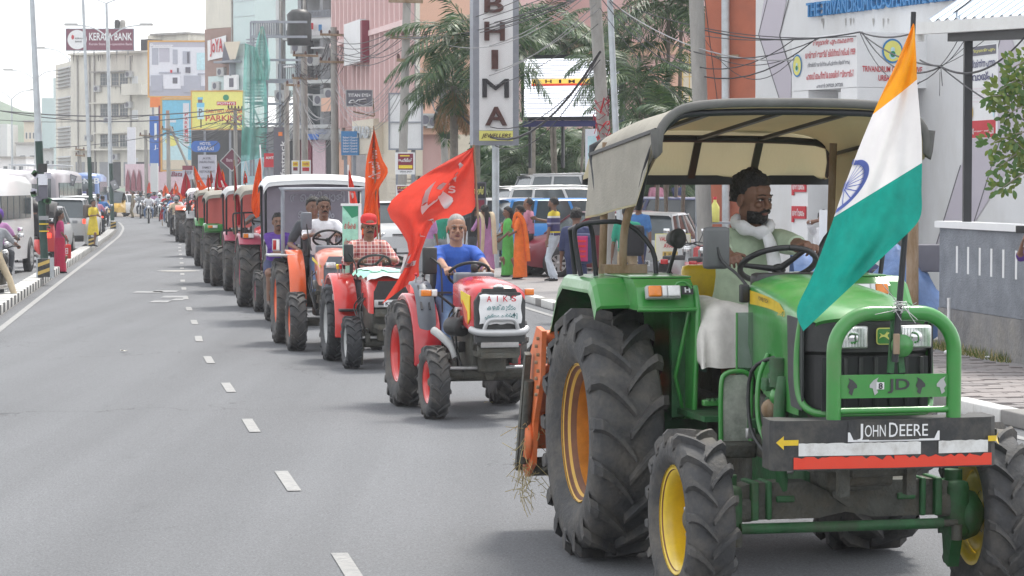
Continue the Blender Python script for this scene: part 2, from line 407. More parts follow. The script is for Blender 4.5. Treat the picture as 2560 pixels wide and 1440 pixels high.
# machine paints
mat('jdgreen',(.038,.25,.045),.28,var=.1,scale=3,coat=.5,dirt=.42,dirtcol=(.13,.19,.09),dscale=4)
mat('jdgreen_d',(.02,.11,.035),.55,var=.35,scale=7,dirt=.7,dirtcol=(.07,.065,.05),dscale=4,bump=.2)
mat('jdyellow',(.72,.5,.02),.4,var=.12,scale=8,coat=.3,dirt=.3,dirtcol=(.35,.2,.06),dscale=6)
mat('rimorange',(.62,.26,.04),.5,var=.25,scale=4,dirt=.55,dirtcol=(.26,.09,.02),dscale=3)
mat('castdark',(.07,.072,.062),.65,var=.4,scale=8,bump=.5,dirt=.6,dirtcol=(.11,.09,.06),dscale=5)
mat('bumperblack',(.028,.03,.032),.5,var=.3,scale=6,bump=.1,dirt=.55,dirtcol=(.14,.13,.11),dscale=7)
mat('blackplastic',(.02,.021,.023),.45,var=.2,scale=8,dirt=.2,dirtcol=(.1,.1,.09),dscale=6)
mat('mesh_dark',(.045,.048,.05),.6,var=.2,scale=8)
mat('rubber',(.052,.053,.056),.75,var=.25,scale=5,bump=.35,bscale=40,dirt=.75,dirtcol=(.15,.135,.115),dscale=4)
mat('rubberdark',(.03,.033,.038),.7,var=.22,scale=5,bump=.3,bscale=40,dirt=.45,dirtcol=(.08,.08,.08),dscale=4)
mat('piping',(.13,.13,.125),.9,var=.2,scale=5)
mat('canvas',(.43,.41,.36),.9,var=.14,scale=2.5,bump=.3,bscale=60,trans=.25,dirt=.35,dirtcol=(.22,.2,.17),dscale=1.5)
mat('canvas_in',(.66,.6,.4),.9,var=.1,scale=2,bump=.2,bscale=50,trans=.65,dirt=.3,dirtcol=(.32,.28,.18),dscale=2,stretch=(1,1,.2))
mat('canvas_back',(.5,.45,.3),.9,var=.12,scale=2,bump=.2,bscale=50,trans=.22,dirt=.35,dirtcol=(.34,.29,.18),dscale=2,stretch=(1,1,.2))
mat('mirrorgrey',(.1,.105,.11),.5,var=.15,scale=6)
mat('clearplastic',(.45,.47,.42),.3,var=.35,scale=5,dirt=.8,dirtcol=(.1,.13,.1),dscale=4)
mat('mred',(.5,.022,.03),.25,var=.08,scale=4,coat=.6)
mat('mred2',(.62,.03,.025),.25,var=.08,scale=4,coat=.6)
mat('mpink',(.4,.075,.12),.35,var=.08,scale=4,coat=.4)
mat('korange',(.75,.115,.025),.3,var=.07,scale=4,coat=.5)
mat('kcoral',(.66,.2,.13),.3,var=.1,scale=4,coat=.5)
mat('impl',(.72,.17,.05),.5,var=.15,scale=6,dirt=.5,dirtcol=(.3,.17,.1),dscale=5)
mat('greyplastic',(.13,.145,.17),.45,var=.12,scale=5)
mat('lightgrey',(.42,.43,.43),.45,var=.1,scale=5)
mat('silverpaint',(.5,.51,.52),.35,.5,var=.08,scale=5,dirt=.2)
mat('rubbermat',(.06,.06,.06),.8,var=.3)
# flags and clothes
mat('flagred',(.7,.075,.05),.8,var=.16,scale=2.5,trans=.5,bump=.6,bscale=6)
mat('flagred2',(.74,.12,.03),.8,var=.12,scale=2.5,trans=.45)
mat('flagdark',(.4,.015,.03),.8,var=.12,scale=2.5,trans=.35)
mat('flagwhite',(.72,.68,.68),.8,var=.03,scale=4,trans=.3)
mat('saffron',(.88,.36,.02),.75,var=.1,scale=6,trans=.5,bump=.6,bscale=9)
mat('indwhite',(.8,.78,.79),.75,var=.05,scale=6,trans=.5,bump=.6,bscale=9)
mat('indgreen',(.01,.3,.245),.75,var=.2,scale=7,trans=.45,bump=.6,bscale=9)
mat('chakra',(.13,.18,.5),.8,var=.1,trans=.3)
mat('rimbrown',(.16,.06,.025),.6,var=.3,scale=5)
mat('rimyellow',(.68,.42,.08),.5,var=.2,scale=5,dirt=.4,dirtcol=(.3,.14,.04),dscale=5)
mat('mintprint',(.33,.66,.52),.8,var=.25,scale=7)
# ---------------------------------------------------------------- ground, road, kerbs, markings
def interp(tab,y):
    if y <= tab[0][0]:a,b=tab[0],tab[1]
    elif y >= tab[-1][0]:a,b=tab[-2],tab[-1]
    else:
        i=max(k for k in range(len(tab)-1) if tab[k][0] <= y);a,b=tab[i],tab[i+1]
    return lerp(a[1],b[1],(y-a[0])/(b[0]-a[0]))
_XL=[(-10,-1.4),(10,-4.1),(37.9,-7.8),(54.6,-10),(80,-13.3),(105,-16.6),(124,-19.4),(144,-22.8),(160,-27),(180,-36),(200,-52),(215,-75),(222,-120)]
_XR=[(-10,10.6),(10,6.9),(22.4,4.15),(41.3,.6),(60,-2.0),(85,-5.6),(105,-8.6),(124,-12),(144,-17),(165,-25),(190,-42),(215,-68),(235,-120)]
_sm={}
def curve_of(tab,key):
    if key not in _sm:
        ys=np.arange(-10,tab[-1][0]+.01,1.);xs=np.array([interp(tab,y) for y in ys])
        k=np.ones(13)/13;xp=np.pad(xs,6,mode='reflect',reflect_type='odd');_sm[key]=(ys,np.convolve(xp,k,'valid'))
    return _sm[key]
def XL(y):a,b=curve_of(_XL,'L');return float(np.interp(y,a,b))
def XR(y):a,b=curve_of(_XR,'R');return float(np.interp(y,a,b))
g=MB();g.add([(-1500,-60,-.03),(1500,-60,-.03),(1500,2500,-.03),(-1500,2500,-.03)],[(0,1,2,3)],'earth')
struct(g.build('ground'))
def strip(fa,fb,y0,y1,step,z,m,name,zf=None):
    b=MB();rows=[];y=y0
    while y < y1+1e-6:rows.append([(fa(y),y,z),(fb(y),y,z)]);y += step
    b.grid(rows,m,smooth=False);return struct(b.build(name))
strip(lambda y:XL(y)-.5,lambda y:XR(y)+.32,-8,214,2,0.,'asphalt','road')
strip(lambda y:XL(y)-14,lambda y:XL(y)-.45,-8,214,2,-.004,'asphalt_far','opposite_road')
b=MB();b.add([(-160,196,-.008),(-20,196,-.008),(-20,240,-.008),(-160,240,-.008)],[(0,1,2,3)],'asphalt_far');struct(b.build('side_road'))
strip(lambda y:XL(y)-14,lambda y:XL(y)-14.15,-8,190,3,.12,'gutter','far_kerb')
strip(lambda y:XL(y)-26,lambda y:XL(y)-14.15,-8,190,3,.11,'forecourt','far_pavement')
strip(lambda y:XL(y)-.06,lambda y:XL(y)+.05,8,176,1,.006,'roadpaint','edge_marking')
strip(lambda y:XR(y)-.07,lambda y:XR(y)+.05,8,120,1,.006,'roadpaint','edge_marking')
strip(lambda y:XL(y)-.5,lambda y:XL(y)-.28,10,170,1,.004,'gutter','gutter')
# centre line dashes
DC=[(-6,2.2),(14.15,-.94),(18.1,-1.63),(22.4,-2.36),(26.7,-3.06),(30.7,-3.75),(34.6,-4.37),(38.7,-4.95),(43.7,-5.7),(48.5,-6.4),(55.7,-7.4),(72,-9.6),(85,-11.4),(105,-14),(124,-16.9),(150,-22)]
def XC(y):return interp(DC,y)
yy=9.85;dash=None;db=None
k=0
while yy < 135:
    u=Vector((XC(yy+.6)-XC(yy-.6),1.2,0)).normalized()
    if dash is None:
        db=MB();db.add([(-.05,-.62,0),(.05,-.62,0),(.05,.62,0),(-.05,.62,0)],[(0,1,2,3)],'roadpaint')
        dash=struct(db.build('lane_dash'));o=dash
    else:o=dash.copy();COL.objects.link(o)
    o.location=(XC(yy),yy,.007);o.rotation_euler=(0,0,-math.atan2(u.x,u.y));yy += 4.22
# worn road figures beyond the junction
b=MB()
rnd=random.Random(3)
for (px,py,wd) in ((365,733,70),(410,731,60),(430,745,60),(395,757,46),(440,752,30)):
    c=G(px,py);b.add([(c.x-wd*MPX(c.y)/2,c.y,.008),(c.x+wd*MPX(c.y)/2,c.y,.008),(c.x+wd*MPX(c.y)*.42,c.y+.8,.008),(c.x-wd*MPX(c.y)*.55,c.y+.8,.008)],[(0,1,2,3)],'wornpaint')
struct(b.build('road_figures'))
c=G(447,678);b=MB();pts=[(.55*math.cos(2*math.pi*i/24),.55*math.sin(2*math.pi*i/24)) for i in range(24)]
for i in range(24):
    p,q=pts[i],pts[(i+1)%24];b.add([(p[0],p[1],0),(q[0],q[1],0),(q[0]*.84,q[1]*.84,0),(p[0]*.84,p[1]*.84,0)],[(0,1,2,3)],'roadpaint')
b.lathe([(0.45,0),(.02,.003)],'concrete',n=20,ax='Z')
tag(b.build('manhole_cover',None,(c.x,c.y,.009)),'round manhole cover ringed with white paint beside the lane dashes','manhole')
# kerb stones
def kerb(name,fx,y0,y1,L,w_,h,mats,gap=.015):
    root=struct(put(name,None));base={};y=y0;i=0
    while y < y1:
        x0,x1=fx(y),fx(y+L);a=math.atan2(-(x1-x0),L);ml=math.hypot(x1-x0,L)
        mm=mats[i % len(mats)]
        if i < 300:
            if mm not in base:
                q=MB();q.box((0,0,h/2),(w_,ml-gap,h),mm if isinstance(mm,str) else mm[0],bev=.015)
                if not isinstance(mm,str):
                    q=MB();q.box((0,0,h/2),(w_,ml-gap,h),mm[0]);q.box((0,0,h+.004),(w_-.03,ml-gap-.12,.008),mm[1])
                base[mm]=q.build('kerb_stone',root)
                o=base[mm]
            else:o=base[mm].copy();COL.objects.link(o)
            o.location=((x0+x1)/2,y+L/2,0);o.rotation_euler=(0,0,a)
        y += L/math.sqrt(1+((x1-x0)/L)**2) if False else L;i += 1
    return root
kerb('median_kerb',lambda y:XL(y)-.47,30,150,.45,.34,.17,('kerbwhite',('kerbblack','kerbwhite')))
kerb('near_kerb',lambda y:XR(y)+.42,14,66,.62,.2,.14,('kerbwhite','gutter','kerbwhite'))
# pavement on the right
strip(lambda y:XR(y)+.52,lambda y:XR(y)+40,-8,150,2,.10,'forecourt','pavement')
root=struct(put('paving',None));pv=[]
for mm in ('paver','paver_b'):
    q=MB();q.box((0,0,0),(.385,.19,.05),mm);pv.append(q.mesh('paver'))
rnd=random.Random(5);n=0;y=21.8
while y < 31.5 and n < 300:
    for k in range(5):
        x=XR(y)+.74+k*.4+(.2 if int(round(y/.2)) % 2 else 0)
        if n < 300:
            put('paver',pv[rnd.random() < .4],root,(x,y,.098+rnd.uniform(-.004,.006)),(rnd.uniform(-.01,.01),rnd.uniform(-.01,.01),.17));n += 1
    y += .2
# ---------------------------------------------------------------- facade helper
class Face:
    """vertical plane through plan points A (left) and B (right)"""
    def __init__(s,A,B):
        s.A=Vector((*A,0));s.B=Vector((*B,0));s.u=(s.B-s.A).normalized();s.n=s.u.cross(Vector((0,0,1)))
        s.M=Matrix(((s.u.x,-s.n.x,0,s.A.x),(s.u.y,-s.n.y,0,s.A.y),(0,0,1,0),(0,0,0,1)))
        s.L=(s.B-s.A).length
    def at(s,px,py,off=0):
        a=W(px,py,1.)-Vector((0,0,CAMZ));o=Vector((0,0,CAMZ))
        t=(s.A + s.n*off - o).dot(s.n)/a.dot(s.n);p=o+a*t
        return (p-s.A).dot(s.u),p.z
    def r(s,x0,y0,x1,y1):
        """pixel rectangle -> u0,u1,z0,z1"""
        cx,cy=(x0+x1)/2,(y0+y1)/2
        return s.at(x0,cy)[0],s.at(x1,cy)[0],s.at(cx,y1)[1],s.at(cx,y0)[1]
    def box(s,mb,rect,front,back,m,px=True):
        u0,u1,z0,z1=s.r(*rect) if px else rect
        X0=mb.X;mb.X=X0 @ s.M
        mb.box(((u0+u1)/2,(back-front)/2,(z0+z1)/2),(abs(u1-u0),front+back,abs(z1-z0)),m);mb.X=X0
        return u0,u1,z0,z1
    def text(s,mb,txt,rect,m,off=.01,px=True,**k):
        u0,u1,z0,z1=s.r(*rect) if px else rect
        X0=mb.X;mb.X=X0 @ s.M
        text_on(mb,txt,((u0+u1)/2,0,(z0+z1)/2),(1,0,0),(0,0,1),abs(u1-u0),abs(z1-z0),m,off=off,**k);mb.X=X0
def inv(o):return (Matrix.Translation(o.location) @ o.rotation_euler.to_matrix().to_4x4()).inverted()
def part(name,t):b=MB();b.X=inv(t);b._t=t;b._n=name;return b
def done(b,parent=None,**k):
    return b.build(b._n,parent or b._t,**k)
# ---------------------------------------------------------------- people
for nm,c in (('skin_d',(.185,.098,.066)),('skin_m',(.21,.11,.072)),('skin_l',(.36,.2,.135))):
    mat(nm,c,.5,var=.12,scale=12,spec=.4)
mat('hairblack',(.012,.011,.011),.55,var=.4,scale=40,bump=.8,bscale=120)
mat('hairgrey',(.3,.29,.28),.7,var=.3,scale=60,bump=.5,bscale=120)
mat('eyewhite',(.55,.52,.48),.3,var=0);mat('eyedark',(.01,.008,.007),.15,var=0)
mat('lip',(.2,.085,.07),.5,var=.1)
CL={'mint':(.46,.56,.42),'dhoti':(.68,.66,.62),'royal':(.03,.1,.42),'jeans':(.1,.16,.28),'whitecl':(.7,.71,.74),'charcoal':(.06,.065,.075),'purple':(.1,.04,.26),'cyancl':(.1,.4,.55),
      'navycl':(.035,.045,.11),'pinkshirt':(.55,.24,.34),'khaki':(.4,.31,.2),'orangecl':(.78,.16,.02),'lilac':(.42,.2,.4),'creamcl':(.6,.5,.35),'greencl':(.1,.42,.08),'tealcl':(.02,.26,.17),
      'crimson':(.42,.015,.06),'magenta':(.36,.03,.12),'mustard':(.62,.48,.05),'paleblue':(.5,.55,.62),'police':(.05,.16,.4),'greycl':(.28,.29,.31),'redcl':(.55,.03,.03),'brownpack':(.12,.1,.09),'blackcl':(.015,.015,.018),'khakipol':(.33,.27,.17),'bluecl':(.05,.17,.42)}
for nm,c in CL.items():mat(nm,c,.85,var=.14,scale=9,bump=.35,bscale=16)
def plaid():
    m=bpy.data.materials.new('plaid');m.use_nodes=True;n=m.node_tree.nodes;l=m.node_tree.links;b=n['Principled BSDF']
    b.inputs['Roughness'].default_value=.85
    tc=n.new('ShaderNodeTexCoord');prev=None
    for ax,sc,colr,wd in (('Y',11,(.25,.03,.05),.72),('Z',11,(.25,.03,.05),.72),('Y',22,(.75,.7,.68),.9),('Z',22,(.75,.7,.68),.9)):
        wv=n.new('ShaderNodeTexWave');wv.wave_type='BANDS';wv.bands_direction=ax;wv.inputs['Scale'].default_value=sc/3.2;wv.inputs['Distortion'].default_value=.6
        l.new(tc.outputs['Object'],wv.inputs[0]);r=n.new('ShaderNodeValToRGB');r.color_ramp.elements[0].position=wd;r.color_ramp.elements[1].position=wd+.06
        r.color_ramp.elements[1].color=(.62,.62,.62,1);l.new(wv.outputs[1],r.inputs[0])
        mx=n.new('ShaderNodeMix');mx.data_type='RGBA';l.new(r.outputs[0],mx.inputs[0])
        if prev:l.new(prev,mx.inputs[6])
        else:mx.inputs[6].default_value=(.62,.27,.22,1)
        mx.inputs[7].default_value=(*colr,1);prev=mx.outputs[2]
    l.new(prev,b.inputs['Base Color']);MATS['plaid']=m
plaid()
def stripes():
    m=bpy.data.materials.new('stripetee');m.use_nodes=True;n=m.node_tree.nodes;l=m.node_tree.links;b=n['Principled BSDF']
    b.inputs['Roughness'].default_value=.85;tc=n.new('ShaderNodeTexCoord');sp=n.new('ShaderNodeSeparateXYZ');l.new(tc.outputs['Object'],sp.inputs[0])
    mr=n.new('ShaderNodeMapRange');mr.inputs[1].default_value=.85;mr.inputs[2].default_value=1.55;l.new(sp.outputs[2],mr.inputs[0])
    r=n.new('ShaderNodeValToRGB');r.color_ramp.interpolation='CONSTANT';e=r.color_ramp.elements
    e[0].position=0;e[0].color=(.05,.045,.14,1);e[1].position=.28;e[1].color=(.62,.5,.05,1)
    for p,c in ((.33,(.05,.045,.14,1)),(.55,(.3,.29,.4,1)),(.6,(.05,.045,.14,1)),(.74,(.65,.65,.65,1)),(.8,(.62,.5,.05,1))):
        q=e.new(p);q.color=c
    l.new(mr.outputs[0],r.inputs[0]);l.new(r.outputs[0],b.inputs['Base Color']);MATS['stripetee']=m
stripes()
def remesh(mb,voxel,smooth=3,keep=None):
    me=mb.mesh('body');src=bpy.data.objects.new('t',me)
    md=src.modifiers.new('r','REMESH');md.mode='VOXEL';md.voxel_size=voxel
    if smooth:
        ms=src.modifiers.new('s','SMOOTH');ms.factor=.5;ms.iterations=smooth
    out=evaluated_mesh(src)
    bvh=BVHTree.FromPolygons([tuple(v) for v in mb.v],mb.f)
    bpy.data.objects.remove(src);bpy.data.meshes.remove(me)
    out.materials.clear()
    for m in mb.mats:out.materials.append(MT(m))
    idx=[0]*len(out.polygons)
    for i,p in enumerate(out.polygons):
        r=bvh.find_nearest(p.center)
        idx[i]=mb.m[r[2]] if r[2] is not None else 0
    out.polygons.foreach_set('material_index',idx);out.polygons.foreach_set('use_smooth',[True]*len(idx));out.update()
    return out
def cap(mb,a,b,ra,rb,m,n=10):
    a,b=Vector(a),Vector(b)
    if (a-b).length < 1e-4:b=a+Vector((0,0,.001))
    mb.tube([a,b],[ra,rb],m,n=n);mb.ball(a,ra,m,n,6);mb.ball(b,rb,m,n,6)
def rings(mb,rs,m,fwd,n=14):
    """rs: (centre, half width, half depth); fwd: forward direction"""
    rows=[]
    for i,(c,wd,dp) in enumerate(rs):
        c=Vector(c);c0=Vector(rs[max(i-1,0)][0]);c1=Vector(rs[min(i+1,len(rs)-1)][0])
        t=(c1-c0).normalized();lft=t.cross(Vector(fwd)).normalized();f=lft.cross(t).normalized()
        rows.append([c + lft*math.cos(2*math.pi*k/n)*wd + f*math.sin(2*math.pi*k/n)*dp for k in range(n)])
    mb.grid(rows,m,closed=True);mb.add(rows[0],[list(range(n))[::-1]],m);mb.add(rows[-1],[list(range(n))],m)
def ik(a,c,l1,l2,hint):
    a,c=Vector(a),Vector(c);d=c-a;L=min(d.length,(l1+l2)*.998);d.normalize();c=a+d*L
    x=(l1*l1-l2*l2+L*L)/(2*L);h=math.sqrt(max(0,l1*l1-x*x));hv=Vector(hint);hv=(hv-d*hv.dot(d)).normalized()
    return a+d*x+hv*h,c
def head_mesh(mb,C,k,yaw,pitch,skin,roll=0):
    """adds the head to the body primitives; C centre of the skull"""
    Mx=Matrix.Translation(C) @ Matrix.Rotation(yaw,4,'Z') @ Matrix.Rotation(pitch,4,'Y') @ Matrix.Rotation(roll,4,'X') @ Matrix.Scale(k,4)
    X0=mb.X;mb.X=X0 @ Mx
    mb.ball((-.012,0,.028),(.096,.077,.092),skin,16,12)
    mb.ball((.022,0,-.045),(.068,.058,.068),skin,14,10)
    mb.ball((.058,0,-.088),(.026,.03,.024),skin,10,8)
    mb.ball((.0,.042,-.062),(.045,.018,.035),skin,10,8);mb.ball((.0,-.042,-.062),(.045,.018,.035),skin,10,8)
    mb.tube([(.082,0,.008),(.098,0,-.018),(.112,0,-.036)],[.009,.011,.014],skin,8)
    mb.ball((.102,.012,-.036),(.013,.009,.009),skin,8,6);mb.ball((.102,-.012,-.036),(.013,.009,.009),skin,8,6)
    mb.tube([(.068,-.048,.014),(.085,-.02,.0205),(.089,0,.017),(.085,.02,.0205),(.068,.048,.014)],.0105,skin,8);mb.ball((.06,0,.045),(.03,.05,.035),skin,10,8)
    mb.ball((.07,.036,-.024),(.02,.018,.016),skin,8,6);mb.ball((.07,-.036,-.024),(.02,.018,.016),skin,8,6)
    mb.ball((.088,0,-.058),(.012,.022,.0065),'lip',10,6);mb.ball((.086,0,-.068),(.012,.018,.006),'lip',10,6)
    for s in (1,-1):mb.ball((-.008,s*.08,-.012),(.02,.01,.033),skin,8,6)
    mb.X=X0
    return Mx
def hair_mesh(name,t,Mx,style,m='hairblack',seed=0):
    b=MB();b.X=Mx;n,kk=40,26;rows=[]
    for i in range(kk+1):
        th=math.pi*i/kk*.93;row=[]
        for j in range(n):
            ph=2*math.pi*j/n;dx,dy,dz=math.sin(th)*math.cos(ph),math.sin(th)*math.sin(ph),math.cos(th)
            hl=.42 if dx > .5 else .42-(.5-dx)*1.35
            hl=max(hl,-.5)
            if abs(dy) > .75 and dx > -.2:hl=max(hl,-.12)
            f=1. if dz > hl+.05 else (.0 if dz < hl-.1 else (dz-hl+.1)/.15)
            lift={'short':.010,'thick':.017,'crop':.001,'long':.016,'receding':.006,'bun':.012}[style]
            if style == 'receding' and dz > .2 and dx > .1:f *= .0
            nz=noise.noise(Vector((dx*4+seed,dy*4,dz*4)))*.8+noise.noise(Vector((dx*22+seed,dy*22,dz*22)))*1.1
            rr=1 + (lift*(1+nz*.9)/.09)*f - .1*(1-f)
            row.append((-.012+.096*dx*rr,.077*dy*rr,.028+.092*dz*rr))
        rows.append(row)
    b.grid(rows,m,closed=True)
    if style == 'long':
        b.tube([(-.09,0,.0),(-.115,0,-.07),(-.11,0,-.16),(-.12,.01,-.27),(-.13,.01,-.4)],[.045,.05,.045,.04,.012],m,10)
    if style == 'bun':b.ball((-.12,0,.0),(.04,.04,.035),m)
    return b.build(name,t)
def face_parts(t,Mx,beard=None,hair='hairblack',brows=True):
    for s in (1,-1):
        b=MB();b.X=Mx;b.ball((.0775,s*.031,-.001),(.0115,.0135,.0062),'eyewhite',12,8);b.ball((.0865,s*.031,-.001),(.0042,.0062,.0058),'eyedark',10,6)
        b.tube([(.078,s*.047,.000),(.0885,s*.031,.0068),(.086,s*.016,.001)],.0026,'hairblack',6,flat=.8);b.tube([(.080,s*.045,-.004),(.0875,s*.031,-.0082),(.086,s*.017,-.003)],.0022,'lip',6)
        b.build('eye',t)
    b=MB();b.X=Mx
    if brows:
        for s in (1,-1):b.tube([(.079,s*.051,.02),(.0925,s*.034,.0265),(.0965,s*.014,.0225)],[.002,.0036,.0038],hair,6,flat=.7)
    if beard in ('moustache','full'):
        b.tube([(.078,-.036,-.064),(.096,-.018,-.052),(.103,0,-.048),(.096,.018,-.052),(.078,.036,-.064)],[.004,.0075,.008,.0075,.004],hair,8)
    if beard == 'full':
        rows=[]
        for i in range(9):
            a=lerp(-1.35,1.35,i/8);rows.append([(.012+.078*math.cos(a)*q,.066*math.sin(a)*q2,z) for q,q2,z in ((.93,.97,-.056),(.98,1.01,-.078),(.94,.95,-.1),(.66,.68,-.117))])
        b.grid(rows,hair)
    if b.v:b.build('facial_hair',t)
def hand(mb,wrist,dirv,palmn,k,skin,curl=.5,side=1,thumb=1):
    """palm plus five fingers as capsule chains"""
    d=Vector(dirv).normalized();nrm=Vector(palmn);nrm=(nrm-d*nrm.dot(d)).normalized();sd_=d.cross(nrm)*side
    w0=Vector(wrist)
    for q in (-1,-.33,.33,1):cap(mb,w0+sd_*q*.014*k,w0+d*.085*k+sd_*q*.029*k,.014*k,.0125*k,skin,8)
    lens=(.058,.072,.078,.068);base=(-.034,-.0115,.0115,.034)
    for i in range(4):
        p=w0+d*.088*k+sd_*base[i]*k;a=0;L=lens[i]*k;seg=(.45,.32,.27)
        for j in range(3):
            a += curl*(1.0,1.25,.8)[j]
            v=d*math.cos(a)+nrm*math.sin(a);q=p+v*L*seg[j];cap(mb,p,q,(.0092-.0009*j)*k,(.0085-.0009*j)*k,skin,8);p=q
    p=w0+d*.02*k+sd_*.03*k;v=(d*.65+sd_*.7+nrm*.35).normalized();q=p+v*.045*k;cap(mb,p,q,.013*k,.0105*k,skin,8)
    v2=(d*.75+sd_*.1+nrm*(.35+curl*.5)).normalized();cap(mb,q,q+v2*.035*k,.0102*k,.0085*k,skin,8)
def human(t,hip,neck,hands,feet,k=1.,skin='skin_m',shirt='whitecl',pants='charcoal',shoe='blackcl',sleeve='short',yaw=0,pitch=0,hyaw=0,
          hair='short',haircol='hairblack',beard=None,knees=(None,None),elbows=(None,None),voxel=.014,face=True,fine=False,grips=(None,None),girth=1.,
          style='trousers',curl=.9,body='body',fit=1.,neckfwd=.03,footyaw=None,barefoot=False,roll=0,skirtc=None,hk=1.06,shw=.17):
    """t: thing whose frame is used; +X is the way the body faces before yaw"""
    hip,neck=Vector(hip),Vector(neck);fw=Vector((math.cos(yaw),math.sin(yaw),0));lf=Vector((-fw.y,fw.x,0));up=(neck-hip).normalized()
    b=MB();H=MB()
    tl=(neck-hip).length
    at=lambda q,f=0:hip + (neck-hip)*q + fw*f*k
    gw=girth*k
    rings(b,[(at(-.12),.14*gw,.095*gw),(at(0),.165*gw,.115*gw),(at(.16),.16*gw,.118*gw)],pants,fw)
    rings(b,[(at(.06),.168*gw*fit,.125*gw*fit),(at(.22),.158*gw*fit,.122*gw*fit),(at(.42),.158*gw*fit,.118*gw*fit),(at(.65),.175*gw*fit,.122*gw*fit),(at(.82),.178*gw*fit,.112*gw),(at(.93),.145*gw,.085*gw),(at(1.0),.07*gw,.06*gw)],shirt,fw)
    sh=[neck - up*.06*k - lf*shw*k*girth**.5,neck - up*.06*k + lf*shw*k*girth**.5]
    cap(b,sh[0],neck-up*.03*k,.062*k,.055*k,shirt);cap(b,sh[1],neck-up*.03*k,.062*k,.055*k,shirt)
    hc=neck + up*.03*k + Vector((0,0,.125*k*hk)) + fw*neckfwd*k
    cap(b,neck-up*.03*k,hc-Vector((0,0,.06*k)),.064*k,.06*k,skin)
    if style != 'saree':b.tube([neck-fw*.055*k+up*.02*k-lf*.0*k,neck-lf*.062*k+up*.012*k,neck+fw*.05*k-lf*.02*k-up*.02*k],.012*k,shirt,6);b.tube([neck-fw*.055*k+up*.02*k,neck+lf*.062*k+up*.012*k,neck+fw*.05*k+lf*.02*k-up*.02*k],.012*k,shirt,6)
    Mx=head_mesh(b if not fine else H,hc,k*hk,yaw+hyaw,pitch,skin,roll)
    for i,s in enumerate((-1,1)):
        hint=elbows[i] or (lf*s*.6 - fw*.35 + Vector((0,0,-.8)))
        wr=Vector(hands[i]);el,wr=ik(sh[i],wr,.285*k,.25*k,hint)
        cap(b,sh[i],el,.05*k,.04*k,shirt if sleeve != 'none' else skin);cap(b,el,wr,.039*k,.026*k,skin)
        if sleeve == 'short':rings(b,[(sh[i].lerp(el,.05),.062*k,.062*k),(sh[i].lerp(el,.5),.061*k,.063*k),(sh[i].lerp(el,.78),.058*k,.06*k)],shirt,Vector((0.2,.1,1)))
        if sleeve == 'long':rings(b,[(el.lerp(sh[i],.1),.052*k,.052*k),(el.lerp(wr,.4),.045*k,.045*k),(el.lerp(wr,.9),.037*k,.037*k)],shirt,Vector((0.2,.1,1)))
        if sleeve == 'elbow':rings(b,[(sh[i].lerp(el,.05),.066*k,.066*k),(sh[i].lerp(el,.6),.064*k,.064*k),(el,.056*k,.056*k),(el.lerp(wr,.18),.053*k,.053*k)],shirt,Vector((0.2,.1,1)))
        dr=(wr-el).normalized();pn=grips[i] or (fw*.3+Vector((0,0,-1)))
        hand(H if fine else b,wr,dr,pn,k if fine else k*1.04,skin,curl,1 if s < 0 else -1)
    for i,s in enumerate((-1,1)):
        hj=hip - up*.06*k + lf*s*.085*k;kn_h=knees[i] or (fw + lf*s*.25 + Vector((0,0,.25)))
        an=Vector(feet[i])+Vector((0,0,.075*k));kn,an=ik(hj,an,.43*k,.41*k,kn_h)
        lw=1.
        if style == 'trousers':
            cap(b,hj,kn,.088*k,.064*k,pants,12);rings(b,[(kn+Vector((0,0,.02*k)),.064*k,.066*k),(kn.lerp(an,.4),.062*k,.064*k),(kn.lerp(an,.92),.055*k,.06*k)],pants,fw)
            cap(b,kn,an,.05*k,.036*k,skin if barefoot else pants)
        elif style == 'shorts':
            cap(b,hj,kn,.09*k,.066*k,skin,12);rings(b,[(hj,.098*k,.098*k),(hj.lerp(kn,.5),.096*k,.09*k),(hj.lerp(kn,.85),.09*k,.082*k)],pants,Vector((0,.1,1)) if abs((kn-hj).normalized().z) < .8 else fw)
            cap(b,kn,an,.052*k,.034*k,skin)
        elif style == 'lungi':
            cap(b,hj,kn,.115*k,.1*k,pants,12);cap(b,kn,an,.05*k,.036*k,skin)
        else:cap(b,kn,an,.05*k,.036*k,skin)
        fd=Matrix.Rotation(footyaw[i],3,'Z') @ fw if footyaw else fw
        cap(b,an-Vector((0,0,.03*k)),an+fd*.12*k-Vector((0,0,.052*k)),.034*k,.026*k,shoe,8);cap(b,an-Vector((0,0,.045*k))-fd*.02*k,an+fd*.16*k-Vector((0,0,.058*k)),.026*k,.02*k,shoe,8)
    if style in ('saree','kurta','gown'):
        gz=min(Vector(feet[0]).z,Vector(feet[1]).z);mid=(Vector(feet[0])+Vector(feet[1]))/2;lo={'saree':.05,'gown':.22,'kurta':.42}[style];sc_=skirtc or pants
        bt=Vector((mid.x,mid.y,gz+lo*k));h0=hip+up*.06*k
        wd={'saree':.21,'gown':.25,'kurta':.24}[style]
        n=22;rows=[]
        for j in range(9):
            q=j/8;c=h0.lerp(bt,q);w1=lerp(.172*girth,wd,q**.7)*k;d1=lerp(.13*girth,wd*.78,q**.7)*k
            rows.append([c+lf*math.cos(2*math.pi*a/n)*w1*(1+.07*q*math.sin(a*3.1+1+q*2))+fw*math.sin(2*math.pi*a/n)*d1*(1+.1*q*math.cos(a*2.7)) for a in range(n)])
        b.grid(rows,sc_,closed=True);b.add(rows[0],[list(range(n))[::-1]],sc_);b.add(rows[-1],[list(range(n))],sc_)
    me=remesh(b,voxel,3)
